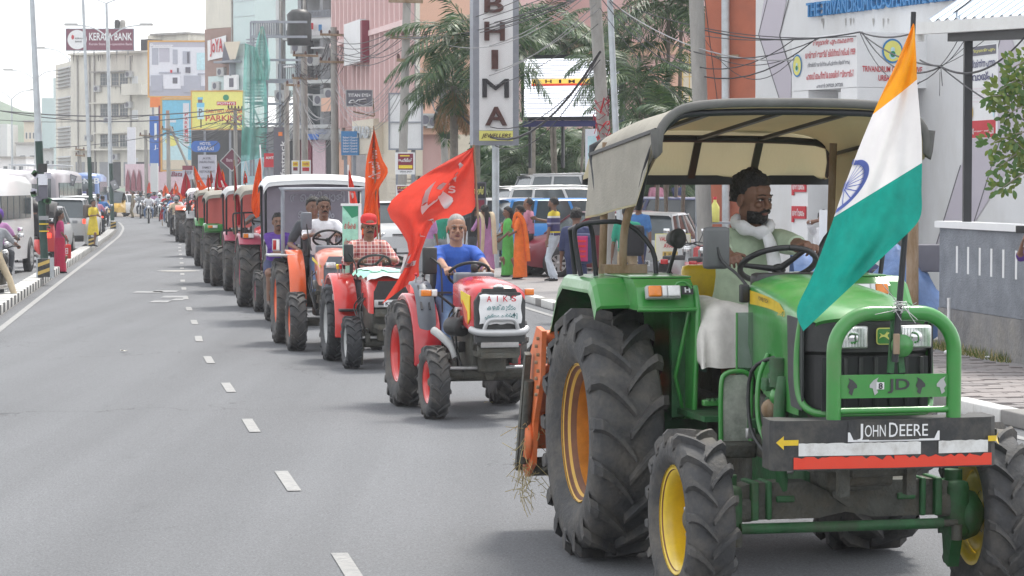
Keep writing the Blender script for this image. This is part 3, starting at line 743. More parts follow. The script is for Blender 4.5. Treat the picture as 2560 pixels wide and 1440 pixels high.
    if fine:
        m2=remesh(H,.0042*k,2);bm=bmesh.new();bm.from_mesh(me)
        off={};
        for m in m2.materials:
            nm=m.name;ex=[i for i,x in enumerate(me.materials) if x.name == nm]
            if ex:off[nm]=ex[0]
            else:me.materials.append(m);off[nm]=len(me.materials)-1
        remap=[off[m.name] for m in m2.materials];ids=[remap[p.material_index] for p in m2.polygons]
        m2.polygons.foreach_set('material_index',[0]*len(ids));n0=len(bm.faces);bm.from_mesh(m2);bm.faces.ensure_lookup_table()
        for i,q in enumerate(ids):bm.faces[n0+i].material_index=q
        bm.to_mesh(me);bm.free();me.polygons.foreach_set('use_smooth',[True]*len(me.polygons))
    o=put(body,me,t)
    if hair:hair_mesh('hair',t,Mx,hair,haircol,seed=hip.x*3+neck.z)
    if face:face_parts(t,Mx,beard,haircol)
    return Mx,hc
def person(loc,rz,label,group=None,cat='person'):return thing('person',loc,rz,label,cat,group)
def heading(a):return R(a)-math.pi/2
# ---------------------------------------------------------------- tractor parts
_tyre={}
def tyre_mesh(Rr,Wd,rim,N,lug,side,m,thick=1.):
    key=('t',Rr,Wd,rim,N,lug,side,m)
    if key in _tyre:return _tyre[key]
    b=MB();h=Wd/2;c=Rr-lug;D=c-rim
    prof=[(rim-.01,h*.62),(rim+.012,h*.70),(rim+D*.22,h*.90),(rim+D*.45,h*1.0),(rim+D*.68,h*1.0),(rim+D*.86,h*.93),(c-.004,h*.80),(c,h*.4),(c+.003,0)]
    prof=prof + [(r,-y) for r,y in prof[-2::-1]]
    b.lathe(prof,m,n=64)
    def P(a,y,r):return (r*math.cos(a),y,r*math.sin(a))
    dphi=2*math.pi/N
    for sgn in (1,-1):
        for i in range(N):
            a0=dphi*(i + (.5 if sgn < 0 else 0));S=7;rows=[]
            for j in range(S+1):
                q=j/S;y=lerp(-.07*h,h*.99,q)*sgn
                adv=(1-(1-q)**1.6)*.42*Wd/Rr*1.18
                a=a0+adv;wT=lerp(.026,.05,q)*Rr/.73*thick/2/Rr*1.15;wB=wT*1.65
                if q > .86:
                    rt=Rr-.012 if j < S else Rr-.035;rb=c-.04 if j == S else c-.012
                else:rt=Rr + .0;rb=c-.008
                if j == S:rt=c+lug*.25;y=h*1.03*sgn
                rows.append([P(a-wB,y,rb),P(a-wT,y,rt),P(a+wT,y,rt),P(a+wB,y,rb)])
            # tail of the lug running down the shoulder
            a=a0+.42*Wd/Rr*1.18+.012;rows.append([P(a-wB,h*1.0*sgn,rim+D*.62),P(a-wT,h*1.045*sgn,rim+D*.64),P(a+wT,h*1.045*sgn,rim+D*.64),P(a+wB,h*1.0*sgn,rim+D*.62)])
            b.grid(rows,m,smooth=False);b.add(rows[0],[(3,2,1,0)],m);b.add(rows[-1],[(0,1,2,3)],m)
    if side < 0:b.v=[Vector((v.x,-v.y,v.z)) for v in b.v];b.f=[f[::-1] for f in b.f]
    me=b.mesh('tyre');
    _tyre[key]=me;return me
def wheel(name,t,loc,Rr,Wd,rim,N,lug,side,tm='rubber',rm='jdyellow',dish=.0,steer=0,rimm=None,bolts=8,discr=.85):
    """side -1: right of the machine; returns tyre object with rim as sub-part"""
    o=put(name,tyre_mesh(Rr,Wd,rim,N,lug,side,tm),t,loc,(0,random.uniform(0,6) if False else R(11*len(name)+Rr*90),steer))
    b=MB();h=Wd/2*.72;ds=side*(h*dish)
    out=side*h;rm2=rimm or rm
    if rm == 'rimorange':
        b.lathe([(rim+.006,out*1.03),(rim+.014,out*.97),(rim-.004,out*.93)],'rimyellow',n=48);b.lathe([(rim-.004,out*.93),(rim-.012,out*.82),(rim-.02,out*.80)],'rimbrown',n=48)
        b.lathe([(rim-.02,out*.80),(rim-.03,out*.70)],'rimyellow',n=48);b.lathe([(rim-.03,out*.70),(rim-.05,out*.55),(rim-.055,out*.5)],'rimbrown',n=48);b.lathe([(rim-.055,out*.5),(rim-.05,-out*.9),(rim+.008,-out)],rm,n=48)
    else:
        b.lathe([(rim+.006,out*1.03),(rim+.012,out*.96),(rim-.012,out*.93)],rm2,n=48);b.lathe([(rim-.012,out*.93),(rim-.016,out*.86)],'rimbrown' if rm == 'jdyellow' else rm2,n=48)
        b.lathe([(rim-.016,out*.86),(rim-.045,out*.72),(rim-.05,out*.3),(rim-.05,-out*.9),(rim+.008,-out)],rm2,n=48)
    r0=(rim-.055)*discr+.01
    b.lathe([(rim-.055,ds),(r0,ds-side*.012),(r0*.75,ds+side*.02),(r0*.6,ds+side*.035),(r0*.42,ds+side*.03),(.0,ds+side*.03)],rm,n=48)
    b.build('rim',o)
    b=MB();hr=rim*.27
    b.lathe([(hr*1.5,ds+side*.03),(hr*1.5,ds+side*.045),(hr,ds+side*.05),(hr*.9,ds+side*.07),(hr*.5,ds+side*.085),(0,ds+side*.085)],'castdark',n=20)
    for i in range(bolts):
        a=2*math.pi*i/bolts;b.lathe([(0,ds+side*.062),(.012,ds+side*.062),(.012,ds+side*.03)],'silvermetal',X=Matrix.Translation((hr*1.27*math.cos(a),0,hr*1.27*math.sin(a))),n=6)
    b.build('hub',o)
    return o
def loft(mb,secs,m,smooth=True,capends=True,closed=True):
    mb.grid(secs,m,smooth,closed)
    if capends:
        n=len(secs[0]);mb.add(secs[0],[list(range(n))[::-1]],m);mb.add(secs[-1],[list(range(n))],m)
def rsec(x,y0,y1,z0,z1,r,n=4,rt=None,ax='x'):
    """rounded rectangle section"""
    rt=rt or r;pts=[]
    for (cy,cz,a0,rr) in ((y1-r,z0+r,-90,r),(y1-rt,z1-rt,0,rt),(y0+rt,z1-rt,90,rt),(y0+r,z0+r,180,r)):
        for i in range(n+1):
            a=R(a0+90*i/n);pts.append((cy+rr*math.cos(a),cz+rr*math.sin(a)))
    return [(x,p[0],p[1]) for p in pts] if ax == 'x' else [(p[0],p[1],x) for p in pts]
def steering(t,c,r,tilt,m='blackplastic',sp=3,rot0=0):
    b=MB();b.X=Matrix.Translation(c) @ Matrix.Rotation(R(tilt),4,'Y')
    pts=[(r*math.cos(2*math.pi*i/32),r*math.sin(2*math.pi*i/32),0) for i in range(33)]
    b.tube(pts,.016*r/.2,m,8,cap=False)
    for i in range(sp):
        a=2*math.pi*(i+rot0)/sp;b.tube([(0,0,-.03),(r*.5*math.cos(a),r*.5*math.sin(a),-.015),(r*math.cos(a),r*math.sin(a),0)],[.02*r/.2,.015*r/.2,.013*r/.2],m,8)
    b.lathe([(0,.0),(.035,-.01),(.04,-.04),(.0,-.045)],m,n=14,ax='Z')
    b.tube([(0,0,-.03),(0,0,-.3)],.022,'blackplastic',8)
    return b.build('steering_wheel',t)
def mirror(t,c,w_,h,arm,yaw=0,m='blackplastic',name='mirror'):
    b=MB();b.X=Matrix.Translation(c) @ Matrix.Rotation(yaw,4,'Z')
    b.box((0,0,0),(.05,w_,h),m,bev=.035);o=b.build(name,t)
    q=MB();q.tube(smooth_path(arm),.009,'blackplastic',8);q.build('mirror_arm',o)
    g=MB();g.X=b.X;g.box((-.027,0,0),(.004,w_*.86,h*.88),'windowglass');g.build('mirror_glass',o)
    return o
def lamp(t,c,w_,h,d=.05,parts=(('amber',.5),('lenswhite',.5)),name='indicator_lamp',rot=None):
    b=MB();b.box(c,(d,w_,h),'lightgrey',bev=.008,rot=rot);o=b.build(name,t)
    y=-w_/2*.92;W2=w_*.92;
    for m,f in parts:
        q=MB();q.X=Matrix.Translation(c) @ (rot.to_4x4() if rot is not None else Matrix.Identity(4))
        q.box((d/2+.006,y+W2*f/2,0),(.03,W2*f-.003,h*.82),m,bev=.008);q.build('lens',o);y += W2*f
    return o
# ---------------------------------------------------------------- the green tractor in front
A0=12
T=thing('green_tractor',(1.32,14.76,0),heading(A0),'large green and yellow tractor with a beige canvas canopy, nearest on the right','tractor')
GT=T
wheel('rear_wheel',T,(0,-.8,.735),.735,.43,.40,17,.05,-1,rm='rimorange',rimm='rimorange',dish=-.75)
wheel('rear_wheel',T,(0,.8,.735),.735,.43,.40,17,.05,1,rm='rimorange',rimm='rimorange',dish=-.75)
wheel('front_wheel',T,(1.9,-.81,.47),.47,.25,.275,16,.034,-1,rm='jdyellow',dish=-.55)
wheel('front_wheel',T,(1.9,.81,.47),.47,.25,.275,16,.034,1,rm='jdyellow',dish=-.55,steer=R(-4))
# fenders
def jd_fender(s):
    prof=[(-.78,1.05),(-.7,1.35),(-.5,1.58),(-.36,1.65),(.3,1.65),(.36,1.62),(.46,1.50)]
    b=MB();rows=[]
    for y,dz in ((-.44,0),(-.47,.012),(-.62,.012),(-.93,.006),(-.955,-.012),(-.965,-.06)):
        rows.append([(x,y*-s if s > 0 else y,z+dz) for x,z in prof])
    b.grid(rows,'jdgreen',smooth=False)
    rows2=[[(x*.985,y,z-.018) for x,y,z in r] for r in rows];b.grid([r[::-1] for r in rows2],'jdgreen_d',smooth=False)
    b.grid([[r[-1] for r in rows],[r[-1] for r in rows2]],'jdgreen');b.grid([[r[0] for r in rows],[r[0] for r in rows2]],'jdgreen');b.grid([rows[-1],rows2[-1]],'jdgreen')
    o=b.build('fender',T)
    Y=lambda y:-y if s > 0 else y
    # inner box with lamp panel
    b=MB();b.prism([(-.3,1.66),(.52,1.66),(.60,1.615),(.66,1.49),(.56,1.485),(-.3,1.52)],Y(-.42),Y(-.76),'jdgreen')
    b.box((.2,Y(-.59),1.668),(.62,.36,.012),'jdgreen',bev=.005)
    b.tube([(.675,Y(-.42),1.492),(.675,Y(-.6),1.49),(.675,Y(-.77),1.492)],.013,'jdgreen',8);b.tube([(.61,Y(-.415),1.62),(.675,Y(-.415),1.49),(.6,Y(-.415),.9)],.016,'jdgreen',8)
    b.build('fender_panel',o)
    # inner wall
    b=MB();b.prism([(-.7,1.2),(-.4,1.6),(.6,1.6),(.66,1.49),(.6,.86),(.3,.84),(0,.8),(-.5,.8)],Y(-.405),Y(-.425),'jdgreen');b.build('fender_wall',o)
    b=MB();b.box((.42,Y(-.46),1.17),(.05,.09,.62),'jdgreen_d');b.tube([(.55,Y(-.43),1.48),(.5,Y(-.5),1.1),(.42,Y(-.42),.85)],.012,'jdgreen');b.build('fender_brace',o)
    lamp(T,(.66,Y(-.62),1.588),.2,.075,.05,(('amber',.42),('white',.18),('lenswhite',.40)) if s < 0 else (('lenswhite',.4),('white',.18),('amber',.42)),rot=Ry(-16))
    b=MB();r_=.015
    b.tube(smooth_path([(-.02,Y(-.93),1.66),(-.04,Y(-.965),1.9),(-.02,Y(-.94),1.955),(.02,Y(-.85),1.975),(.02,Y(-.66),1.965),(.06,Y(-.52),1.82),(.08,Y(-.5),1.66)],3),r_,'blacksteel',8)
    b.tube([(-.02,Y(-.84),1.66),(-.02,Y(-.86),1.9),(0,Y(-.88),1.965)],r_,'blacksteel',8);b.tube([(-.3,Y(-.9),1.66),(-.3,Y(-.93),1.93),(-.02,Y(-.95),1.955)],r_,'blacksteel',8)
    b.build('grab_rail',o)
    if s < 0:
        b=MB();b.X=Matrix.Translation((.655,-.475,1.6)) @ Matrix.Rotation(R(-20),4,'Y');b.box((0,0,0),(.004,.07,.05),'blackplastic');b.box((.004,-.012,.0),(.003,.008,.03),'white');b.box((.004,.012,0),(.003,.008,.03),'white');b.box((.004,0,0),(.003,.03,.006),'white');b.build('sticker',o)
        b=MB();b.tube(smooth_path([(.63,-.545,1.6),(.65,-.53,1.64),(.66,-.49,1.645),(.66,-.45,1.61)]),.008,'jdgreen',8);b.build('handle',o)
jd_fender(-1);jd_fender(1)
# transmission, platform
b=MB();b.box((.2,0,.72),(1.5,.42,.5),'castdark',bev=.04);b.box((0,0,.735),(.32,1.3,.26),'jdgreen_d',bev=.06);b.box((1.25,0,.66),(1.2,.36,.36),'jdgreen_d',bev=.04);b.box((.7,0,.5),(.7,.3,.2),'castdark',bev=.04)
b.build('transmission',T)
b=MB()
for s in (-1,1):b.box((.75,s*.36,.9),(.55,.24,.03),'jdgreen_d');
b.box((.95,-.36,.985),(.05,.22,.035),'jdgreen',bev=.008)
for k in range(6):b.box((.965,-.44+k*.03,1.005),(.06,.012,.012),'jdgreen_d')
b.build('footboard',T)
b=MB();b.box((-.15,0,1.28),(.42,.46,.1),'blackplastic',bev=.04);b.box((-.36,0,1.5),(.09,.44,.42),'jdyellow',bev=.04);b.box((-.1,0,1.1),(.3,.3,.3),'castdark');b.build('seat',T)
b=MB();b.box((-.5,0,1.35),(.03,1.0,.5),'blackplastic');b.build('rear_panel',T)
# hood
def hoodsec(x,hw,zt,zb,crown,cy=0.):
    pts=[]
    for i in range(17):
        q=i/16*2-1
        a=abs(q);y=hw*math.copysign(min(1,a*1.04),q);z=zt - crown*a**3.2
        pts.append((y,z))
    side=[(hw*1.0,lerp(zt-crown,zb,u)) for u in (.33,.66,1)]
    full=[(-y,z) for y,z in side[::-1]] + pts + side
    return [(x,cy+y,z) for y,z in full]
b=MB()
S=[(1.12,.26,1.705,1.32,.075),(1.3,.27,1.70,1.12,.075),(1.6,.29,1.685,1.05,.08),(1.9,.32,1.66,1.03,.085),(2.1,.34,1.635,1.03,.09),(2.24,.345,1.60,1.03,.075)]
rows=[hoodsec(*q) for q in S]
b.grid(rows,'jdgreen');
top=lambda x,hw,zt,cr:[(x,y,z) for (xx,y,z) in hoodsec(x,hw,zt,1.5,cr)[3:20]]
nose=[top(2.24,.345,1.60,.075),top(2.34,.335,1.577,.062),top(2.41,.31,1.556,.045),top(2.445,.29,1.535,.03)]
# curve the nose in plan
nose=[[(x-(abs(y)**2)*f,y,z) for x,y,z in r] for r,f in zip(nose,(.0,.5,1.0,1.25))]
b.grid(nose,'jdgreen');b.grid([nose[-1],[(x-.02,y*.99,z-.02) for x,y,z in nose[-1]]],'jdgreen')
b.grid([rows[0],[(x+.01,y*.3,z*.9) for x,y,z in rows[0]]],'blackplastic')
hood=b.build('hood',T)
b=MB()
for s in (-1,1):b.tube(smooth_path([(2.26,s*.335,1.53),(2.24,s*.352,1.35),(2.26,s*.35,1.14),(2.33,s*.31,1.06),(2.40,s*.2,1.045),(2.42,0,1.045)]),.02,'jdgreen',8)
b.build('hood_edge',hood)
# yellow side flash and model number
for s in (-1,1):
    b=MB();rr=[]
    for i in range(9):
        q=i/8;x=lerp(1.17,1.93,q);hw=np.interp(x,[1.12,1.3,1.6,1.9,2.1],[.26,.27,.29,.32,.34]);zt=np.interp(x,[1.12,1.3,1.6,1.9,2.1],[1.705,1.70,1.685,1.66,1.635])
        up_,lo_=zt-.085,zt-.085-(.075 if q < .9 else .045)*(1-.35*q);rr.append([(x,s*(hw+.004),up_+ (0 if q<.95 else -.02)),(x,s*(hw+.004),lo_)])
    b.grid(rr,'jdyellow',smooth=False);b.build('side_stripe',hood)
b=MB();
text_on(b,'5045 D',(1.93,-.334,1.535),(1,-.08,0),(0,0,1),.16,.035,'jdyellow',shear=.1)
b.build('model_number',hood)
b=MB();text_on(b,'POWER TECH',(1.5,-.293,1.582),(1,-.08,-.04),(0,0,1),.22,.022,'inkbrown');b.build('lettering',hood)
# fascia
b=MB();rows=[]
for i in range(13):
    q=i/12*2-1;y=q*.335;xf=2.43-.16*abs(q)**2.4
    rows.append([(xf-.02,y*.97,1.535),(xf,y,1.50),(xf+.004,y,1.36),(xf-.035,y,1.34),(xf-.035,y,1.06)])
b.grid(rows,'blackplastic',smooth=False)
for s in (-1,1):b.prism([(2.06,1.53),(2.30,1.52),(2.30,1.06),(2.13,1.07),(2.08,1.2)],s*.349,s*.339,'mesh_dark')
fas=b.build('fascia',T)
b=MB()
for k in range(7):b.box((2.41,-.24+k*.08,1.2),(.035,.022,.27),'blackplastic',bev=.006)
b.box((2.405,0,1.2),(.01,.56,.27),'ink')
b.build('grille',fas)
for s,y in ((-1,-.135),(1,.2)):
    b=MB();b.box((2.425,y,1.435),(.05,.17,.115),'silvermetal',bev=.012,rot=Rz(-s*4));h=b.build('headlight',T)
    q=MB();q.box((2.452,y,1.435),(.012,.15,.1),'reflector',bev=.004,rot=Rz(-s*4));q.lathe([(0,.012),(.02,.01),(.042,-.004)],'chrome',X=Matrix.Translation((2.456,y,1.435)) @ Matrix.Rotation(R(-90),4,'Z'),n=16)
    for k in range(9):q.box((2.46,y-.064+k*.016,1.435),(.003,.0025,.09),'lenswhite')
    q.build('lens',h)
# badge: yellow rounded shield with a leaping stag
b=MB();b.X=Matrix.Translation((2.442,.035,1.44)) @ Matrix.Rotation(R(90),4,'Z')
b.X=Matrix(((0,0,1,2.442),(1,0,0,.035),(0,1,0,1.44),(0,0,0,1)))
def rr(w_,h,r_):return [p[:2] for p in rsec(0,-w_/2,w_/2,-h/2,h/2,r_,ax='z')]
b.prism(rr(.088,.084,.016),0,.008,'lemon',ax='Z');b.prism(rr(.078,.074,.012),.008,.011,'jdgreen',ax='Z')
stag=[(-.033,-.012),(-.02,-.004),(-.008,-.002),(.004,-.006),(.02,-.018),(.026,-.016),(.012,.0),(.014,.01),(.022,.016),(.02,.021),(.012,.018),(.01,.026),(.005,.017),(-.004,.008),(-.018,.008),(-.026,.004)]
b.prism([(x*.95,y*.95) for x,y in stag],.011,.014,'lemon',ax='Z')
b.prism([(-.02,.004),(-.03,.014),(-.026,.016),(-.014,.008)],.011,.014,'lemon',ax='Z')
b.build('badge',T)
# bull bar
b=MB();yl,yr,zt,z0,rc=-.293,.333,1.565,1.04,.19
pts=[(2.62,yl,z0),(2.62,yl,1.2),(2.62,yl,1.3)] + [(2.62,yl+rc+rc*math.cos(R(a)),zt-rc+rc*math.sin(R(a))) for a in range(180,89,-10)] + [(2.62,yr-rc+rc*math.cos(R(a)),zt-rc+rc*math.sin(R(a))) for a in range(90,-1,-10)] + [(2.62,yr,1.3),(2.62,yr,z0)]
b.tube(pts,.037,'jdgreen',14);b.tube([(2.62,yl,1.085),(2.62,yr,1.085)],.017,'jdgreen',10)
for s,y in ((-1,yl),(1,yr)):b.tube([(2.6,y,1.05),(2.3,y*.9,.9)],.02,'jdgreen',8)
bb=b.build('bull_bar',T)
b=MB();X=2.645
b.bar((2.62,.0,1.27),(2.62,.02,1.55),.02,.03,'jdgreen_d');b.bar((2.62,.06,1.27),(2.62,.03,1.55),.02,.03,'jdgreen_d')
b.lathe([(0,0),(.056,0),(.056,.014),(0,.014)],'jdgreen',X=Matrix.Translation((2.64,.05,1.405)) @ Matrix.Rotation(R(-90),4,'Z'),n=24)
b.build('centre_post',bb)
b=MB();b.box((2.62,.02,1.205),(.012,.59,.115),'jdgreen');pl=b.build('name_plate',bb)
b=MB();text_on(b,'JD',(2.628,.04,1.205),(0,1,0),(0,0,1),.115,.072,'mesh_dark',bold=True)
b.add([(0,0,0)],[],'mesh_dark')
for cx,fl in ((-.2,1),(-.085,-1),(.155,1),(.265,-1)):
    for sx in (1,):
        pts=[(0,0),(.012,.028),(.004,.044),(.03,.03),(.05,.008),(.05,-.006),(.034,-.01),(.024,-.044),(.006,-.03),(.012,-.016)]
        for off_,mm in ((0,'mesh_dark' if fl > 0 else 'lightgrey'),):
            pp=[(2.629,.02-.02+cx+fl*(x-.025),1.205+z) for x,z in pts];b.add(pp if fl > 0 else pp[::-1],[list(range(len(pp)))],mm)
b.add([(2.63,-.075,1.19),(2.63,-.035,1.19),(2.63,-.035,1.225),(2.63,-.075,1.225)],[(0,1,2,3)],'white');text_on(b,'8',(2.631,-.055,1.207),(0,1,0),(0,0,1),.022,.03,'ink')
b.build('cutout',pl) if False else b.build('cutout_figures',bb)
# bumper
b=MB();out=[(2.44,-.60),(2.58,-.61)] + [(2.6+.05*math.cos(R(a)),-.565+.05*math.sin(R(a))) for a in (-90,-45,0)] + [(2.68,0)] + [(2.56+.09*math.cos(R(a)),.48+.09*math.sin(R(a))) for a in (0,30,60,90)] + [(2.4,.575),(2.4,.5),(2.48,.45),(2.5,-.45),(2.44,-.52)]
b.prism(out,.80,1.045,'bumperblack',ax='Z');b.box((2.56,-.02,.9),(.14,.8,.12),'castdark')
bmp=b.build('bumper',T,fix=True)
def onb(y):return (2.655+.026*(1-abs(y)/.5)) if abs(y) < .5 else 2.655
def strip_on_bumper(parts,z0,z1,m,name,rag=0,seed=1):
    b=MB();r_=random.Random(seed)
    for a,c in parts:
        n=max(2,int((c-a)/.02));rows=[]
        for i in range(n+1):
            y=lerp(a,c,i/n);x=onb(y)+.004;j=r_.uniform(0,rag) if r_.random() < .5 else 0
            rows.append([(x,y,z0),(x,y,z1-j)])
        b.grid(rows,m,smooth=False)
    return b.build(name,bmp)
strip_on_bumper(((-.485,.14),(.235,.50)),.872,.935,'stripewhite','white_stripe',.004,7)
strip_on_bumper(((-.51,.0),(.0,.52)),.808,.868,'redpaint','red_stripe',.022,4)
b=MB();yy=[(-.22),(.22)]
b.add([(onb(-.2)+.003,-.235,.945),(onb(0)+.006,0,.945),(onb(.2)+.003,.235,.945),(onb(.2)+.003,.235,1.035),(onb(0)+.006,0,1.035),(onb(-.2)+.003,-.235,1.035)],[(0,1,4,5),(1,2,3,4)],'bumperblack')
for s in (-1,1):b.add([(onb(.23)+.007,s*.238,.938),(onb(.23)+.007,s*.238,.985),(onb(.2)+.007,s*.228,.985),(onb(.2)+.007,s*.21,.948),(onb(.1)+.007,s*.0,.948),(onb(.1)+.007,s*.0,.938)],[(0,1,2,3,4,5)],'white')
text_on(b,'J',(onb(-.18)+.01,-.178,.985),(-.05,1,0),(0,0,1),.03,.085,'white',boff=.002);text_on(b,'OHN',(onb(-.1)+.01,-.102,.992),(-.05,1,0),(0,0,1),.11,.058,'white',boff=.002)
text_on(b,'D',(onb(0)+.01,-.01,.996),(-.0,1,0),(0,0,1),.045,.07,'white',boff=.002);text_on(b,'EERE',(onb(.1)+.01,.098,.992),(.05,1,0),(0,0,1),.145,.058,'white',boff=.002)
b.build('lettering',bmp)
b=MB();pts=[(-.485,.925),(-.56,.925),(-.56,.905),(-.598,.94),(-.56,.972),(-.56,.952),(-.485,.952)]
b.add([(2.657 if y > -.58 else 2.652,y,z) for y,z in pts],[tuple(range(7))[::-1]],'jdyellow')
b.add([(2.66,.5,.925),(2.655,.545,.925),(2.63,.57,.905),(2.6,.573,.94),(2.63,.57,.972),(2.655,.545,.952),(2.66,.5,.952)],[tuple(range(7))],'jdyellow');b.build('arrow',bmp)
# axle
b=MB()
b.prism([(-.62,.52),(-.5,.47),(-.15,.47),(0,.5),(.15,.47),(.5,.47),(.62,.52),(.62,.63),(.5,.66),(.2,.66),(.08,.60),(-.08,.60),(-.2,.66),(-.5,.66),(-.62,.63)],1.84,1.98,'castdark',ax='X')
b.prism([(-.13,.7),(.13,.7),(.08,.58),(0,.53),(-.08,.58)],1.98,2.03,'castdark',ax='X');b.box((1.9,0,.75),(.5,.3,.25),'castdark',bev=.03)
for s in (-1,1):
    b.box((1.99,s*.33,.575),(.02,.1,.035),'jdgreen_d',bev=.015);b.box((1.92,s*.5,.57),(.2,.04,.2),'jdgreen_d',bev=.01);b.box((1.92,s*.42,.57),(.17,.03,.2),'jdgreen_d',bev=.01)
ax=b.build('front_axle',T)
for s in (-1,1):
    b=MB();b.box((1.92,s*.62,.5),(.2,.12,.3),'jdgreen_d',bev=.04);b.box((1.93,s*.56,.52),(.16,.14,.12),'castdark',bev=.03);b.lathe([(.0,-.04),(.12,-.04),(.14,0),(.12,.06),(.06,.1)],'jdgreen_d',X=Matrix.Translation((1.9,s*.68,.46)) @ Matrix.Scale(s,4,(0,1,0)),n=18)
    b.tube([(1.92,s*.62,.64),(1.92,s*.62,.7)],.05,'jdgreen_d');b.tube([(2.02,s*.6,.42),(2.02,s*.6,.34)],.03,'castdark')
    b.prism([(1.8,.42),(1.98,.42),(1.9,.18),(1.84,.2)],s*.6,s*.66,'jdgreen_d')
    b.build('knuckle',ax)
b=MB();b.tube([(2.02,-.58,.43),(2.02,.52,.43)],.028,'jdgreen_d',10);b.tube([(2.02,.5,.43),(2.02,.6,.43)],.018,'castdark',8);b.build('tie_rod',ax)
# engine and hoses on the right flank
b=MB();b.box((1.5,0,1.0),(.85,.34,.5),'jdgreen_d',bev=.04);b.box((2.15,0,.98),(.1,.5,.5),'castdark');b.box((1.35,-.2,.88),(.4,.12,.34),'castdark',bev=.03)
b.tube(smooth_path([(1.95,-.33,1.2),(1.98,-.36,1.05),(1.98,-.36,.8),(1.95,-.33,.62)]),.033,'jdgreen_d',10)
b.tube(smooth_path([(1.6,-.3,1.3),(1.62,-.36,1.15),(1.66,-.36,.9),(1.9,-.3,.72)]),.014,'jdgreen',8);b.tube(smooth_path([(1.75,-.28,1.3),(1.5,-.36,1.2),(1.52,-.37,.9),(1.75,-.33,.75)]),.011,'blackplastic',8)
b.ball((1.9,-.34,1.1),.05,'jdgreen');b.ball((1.75,-.33,1.02),.055,'rustpole');b.ball((1.88,-.35,1.18),.035,'silvermetal');b.tube([(1.9,-.34,1.3),(1.9,-.34,1.15)],.05,'jdgreen_d')
b.lathe([(0,0),(.07,0),(.07,.1),(0,.1)],'castdark',X=Matrix.Translation((1.7,-.32,.9)) @ Matrix.Rotation(R(-60),4,'Z'),n=16)
b.box((2.5,-.2,.75),(.06,.05,.2),'castdark');b.box((2.5,.15,.75),(.06,.05,.2),'castdark');b.box((2.25,0,.8),(.5,.34,.12),'castdark',bev=.02);b.tube([(2.3,-.1,.72),(2.3,.12,.72)],.05,'castdark')
rr_=random.Random(2)
for k in range(10):b.box((rr_.uniform(1.3,1.9),-.3+rr_.uniform(-.05,.03),rr_.uniform(.7,1.2)),(rr_.uniform(.03,.1),.05,rr_.uniform(.03,.08)),rr_.choice(['castdark','jdgreen_d','silvermetal']),bev=.008)
b.build('engine',T)
b=MB();pts=[(1.24,-.45,.80),(1.24,-.45,1.1),(1.24,-.42,1.17),(1.24,-.33,1.18),(1.24,-.28,1.15)]
b.tube(smooth_path(pts),.014,'jdgreen',8);b.tube([(1.24,-.28,1.15),(1.24,-.28,.8)],.014,'jdgreen',8);b.box((1.23,-.365,.98),(.008,.16,.36),'clearplastic');b.box((1.22,-.36,.75),(.12,.2,.08),'castdark',bev=.01);b.build('side_guard',T)
b=MB();b.box((1.22,-.31,1.33),(.012,.1,.34),'clearglass');b.tube([(1.23,-.36,1.5),(1.23,-.36,1.18)],.006,'jdgreen');b.build('screen_flap',T)
# dashboard, wheel, mirror, lamp
b=MB();b.box((1.08,0,1.66),(.16,.44,.1),'blackplastic',bev=.03);b.box((1.0,0,1.45),(.2,.34,.5),'blackplastic',bev=.04);b.build('dashboard',T)
steering(T,(.78,.02,1.745),.215,-28,rot0=.25)
mirror(T,(.92,-.385,1.845),.155,.235,[(.94,-.385,1.85),(.96,-.36,1.77),(1.05,-.3,1.7),(1.15,-.26,1.62)],yaw=R(8),m='mirrorgrey')
b=MB();b.box((1.14,-.29,1.6),(.05,.05,.1),'blackplastic',bev=.01);b.build('mirror_bracket',T)
b=MB();b.lathe([(.0,-.06),(.04,-.05),(.058,.0),(.06,.02),(.05,.022),(.0,.0)],'blackplastic',X=Matrix.Translation((.1,-.38,1.88)) @ Matrix.Rotation(R(-60),4,'Z'),n=20);b.tube([(.08,-.38,1.83),(.02,-.4,1.7),(0,-.42,1.62)],.012,'blackplastic');b.build('work_lamp',T)
# canopy: hoops, ribs and canvas
def hoop(x,yw,z,drop,lx,lz,spread=.06):
    return smooth_path([(x+lx,-yw-spread-.04,z+lz),(x+lx*.2,-yw-spread,z-drop),(x,-yw+.02,z-.09),(x,-yw+.12,z-.01),(x,0,z+.012),(x,yw-.12,z-.01),(x,yw-.02,z-.09),(x+lx*.2,yw+spread,z-drop),(x+lx,yw+spread+.04,z+lz)],4)
def canvas_sec(x,yw,z,drop,spread=.0):
    pts=[(a,c+.07,d_) for a,c,d_ in [(x,-yw-spread-.02,z-drop),(x,-yw-spread+.0,z-.28),(x,-yw+.01,z-.15),(x,-yw+.08,z-.055),(x,-yw+.19,z-.005),(x,-yw*.45,z+.018),(x,0,z+.022),(x,yw*.45,z+.018),(x,yw-.19,z-.005),(x,yw-.08,z-.055),(x,yw-.01,z-.15),(x,yw+spread-.0,z-.28),(x,yw+spread+.02,z-drop)]]
    return smooth_path(pts,3)
can=MB();hps=[(.9,.79,2.63,.13),(.74,.79,2.625,.34),(.52,.79,2.62,.53),(.1,.79,2.60,.54),(-.35,.79,2.56,.54),(-.7,.79,2.52,.52)]
rows=[canvas_sec(*h) for h in hps]
for i,r_ in enumerate(rows):
    if i in (1,2,3):
        for j,p in enumerate(r_):p.z -= .014*math.sin(j*.9+i)*(.5+.5*math.sin(i*2.))
can.grid(rows,'canvas');c=can.build('canopy',T)
can2=MB();can2.grid([[p-Vector((0,0,.012)) if abs(p.y) < .75 else Vector((p.x,p.y*.985,p.z-.006)) for p in r_][::-1] for r_ in rows],'canvas_in');can2.build('canopy_lining',c)
bk=MB();rws=[]
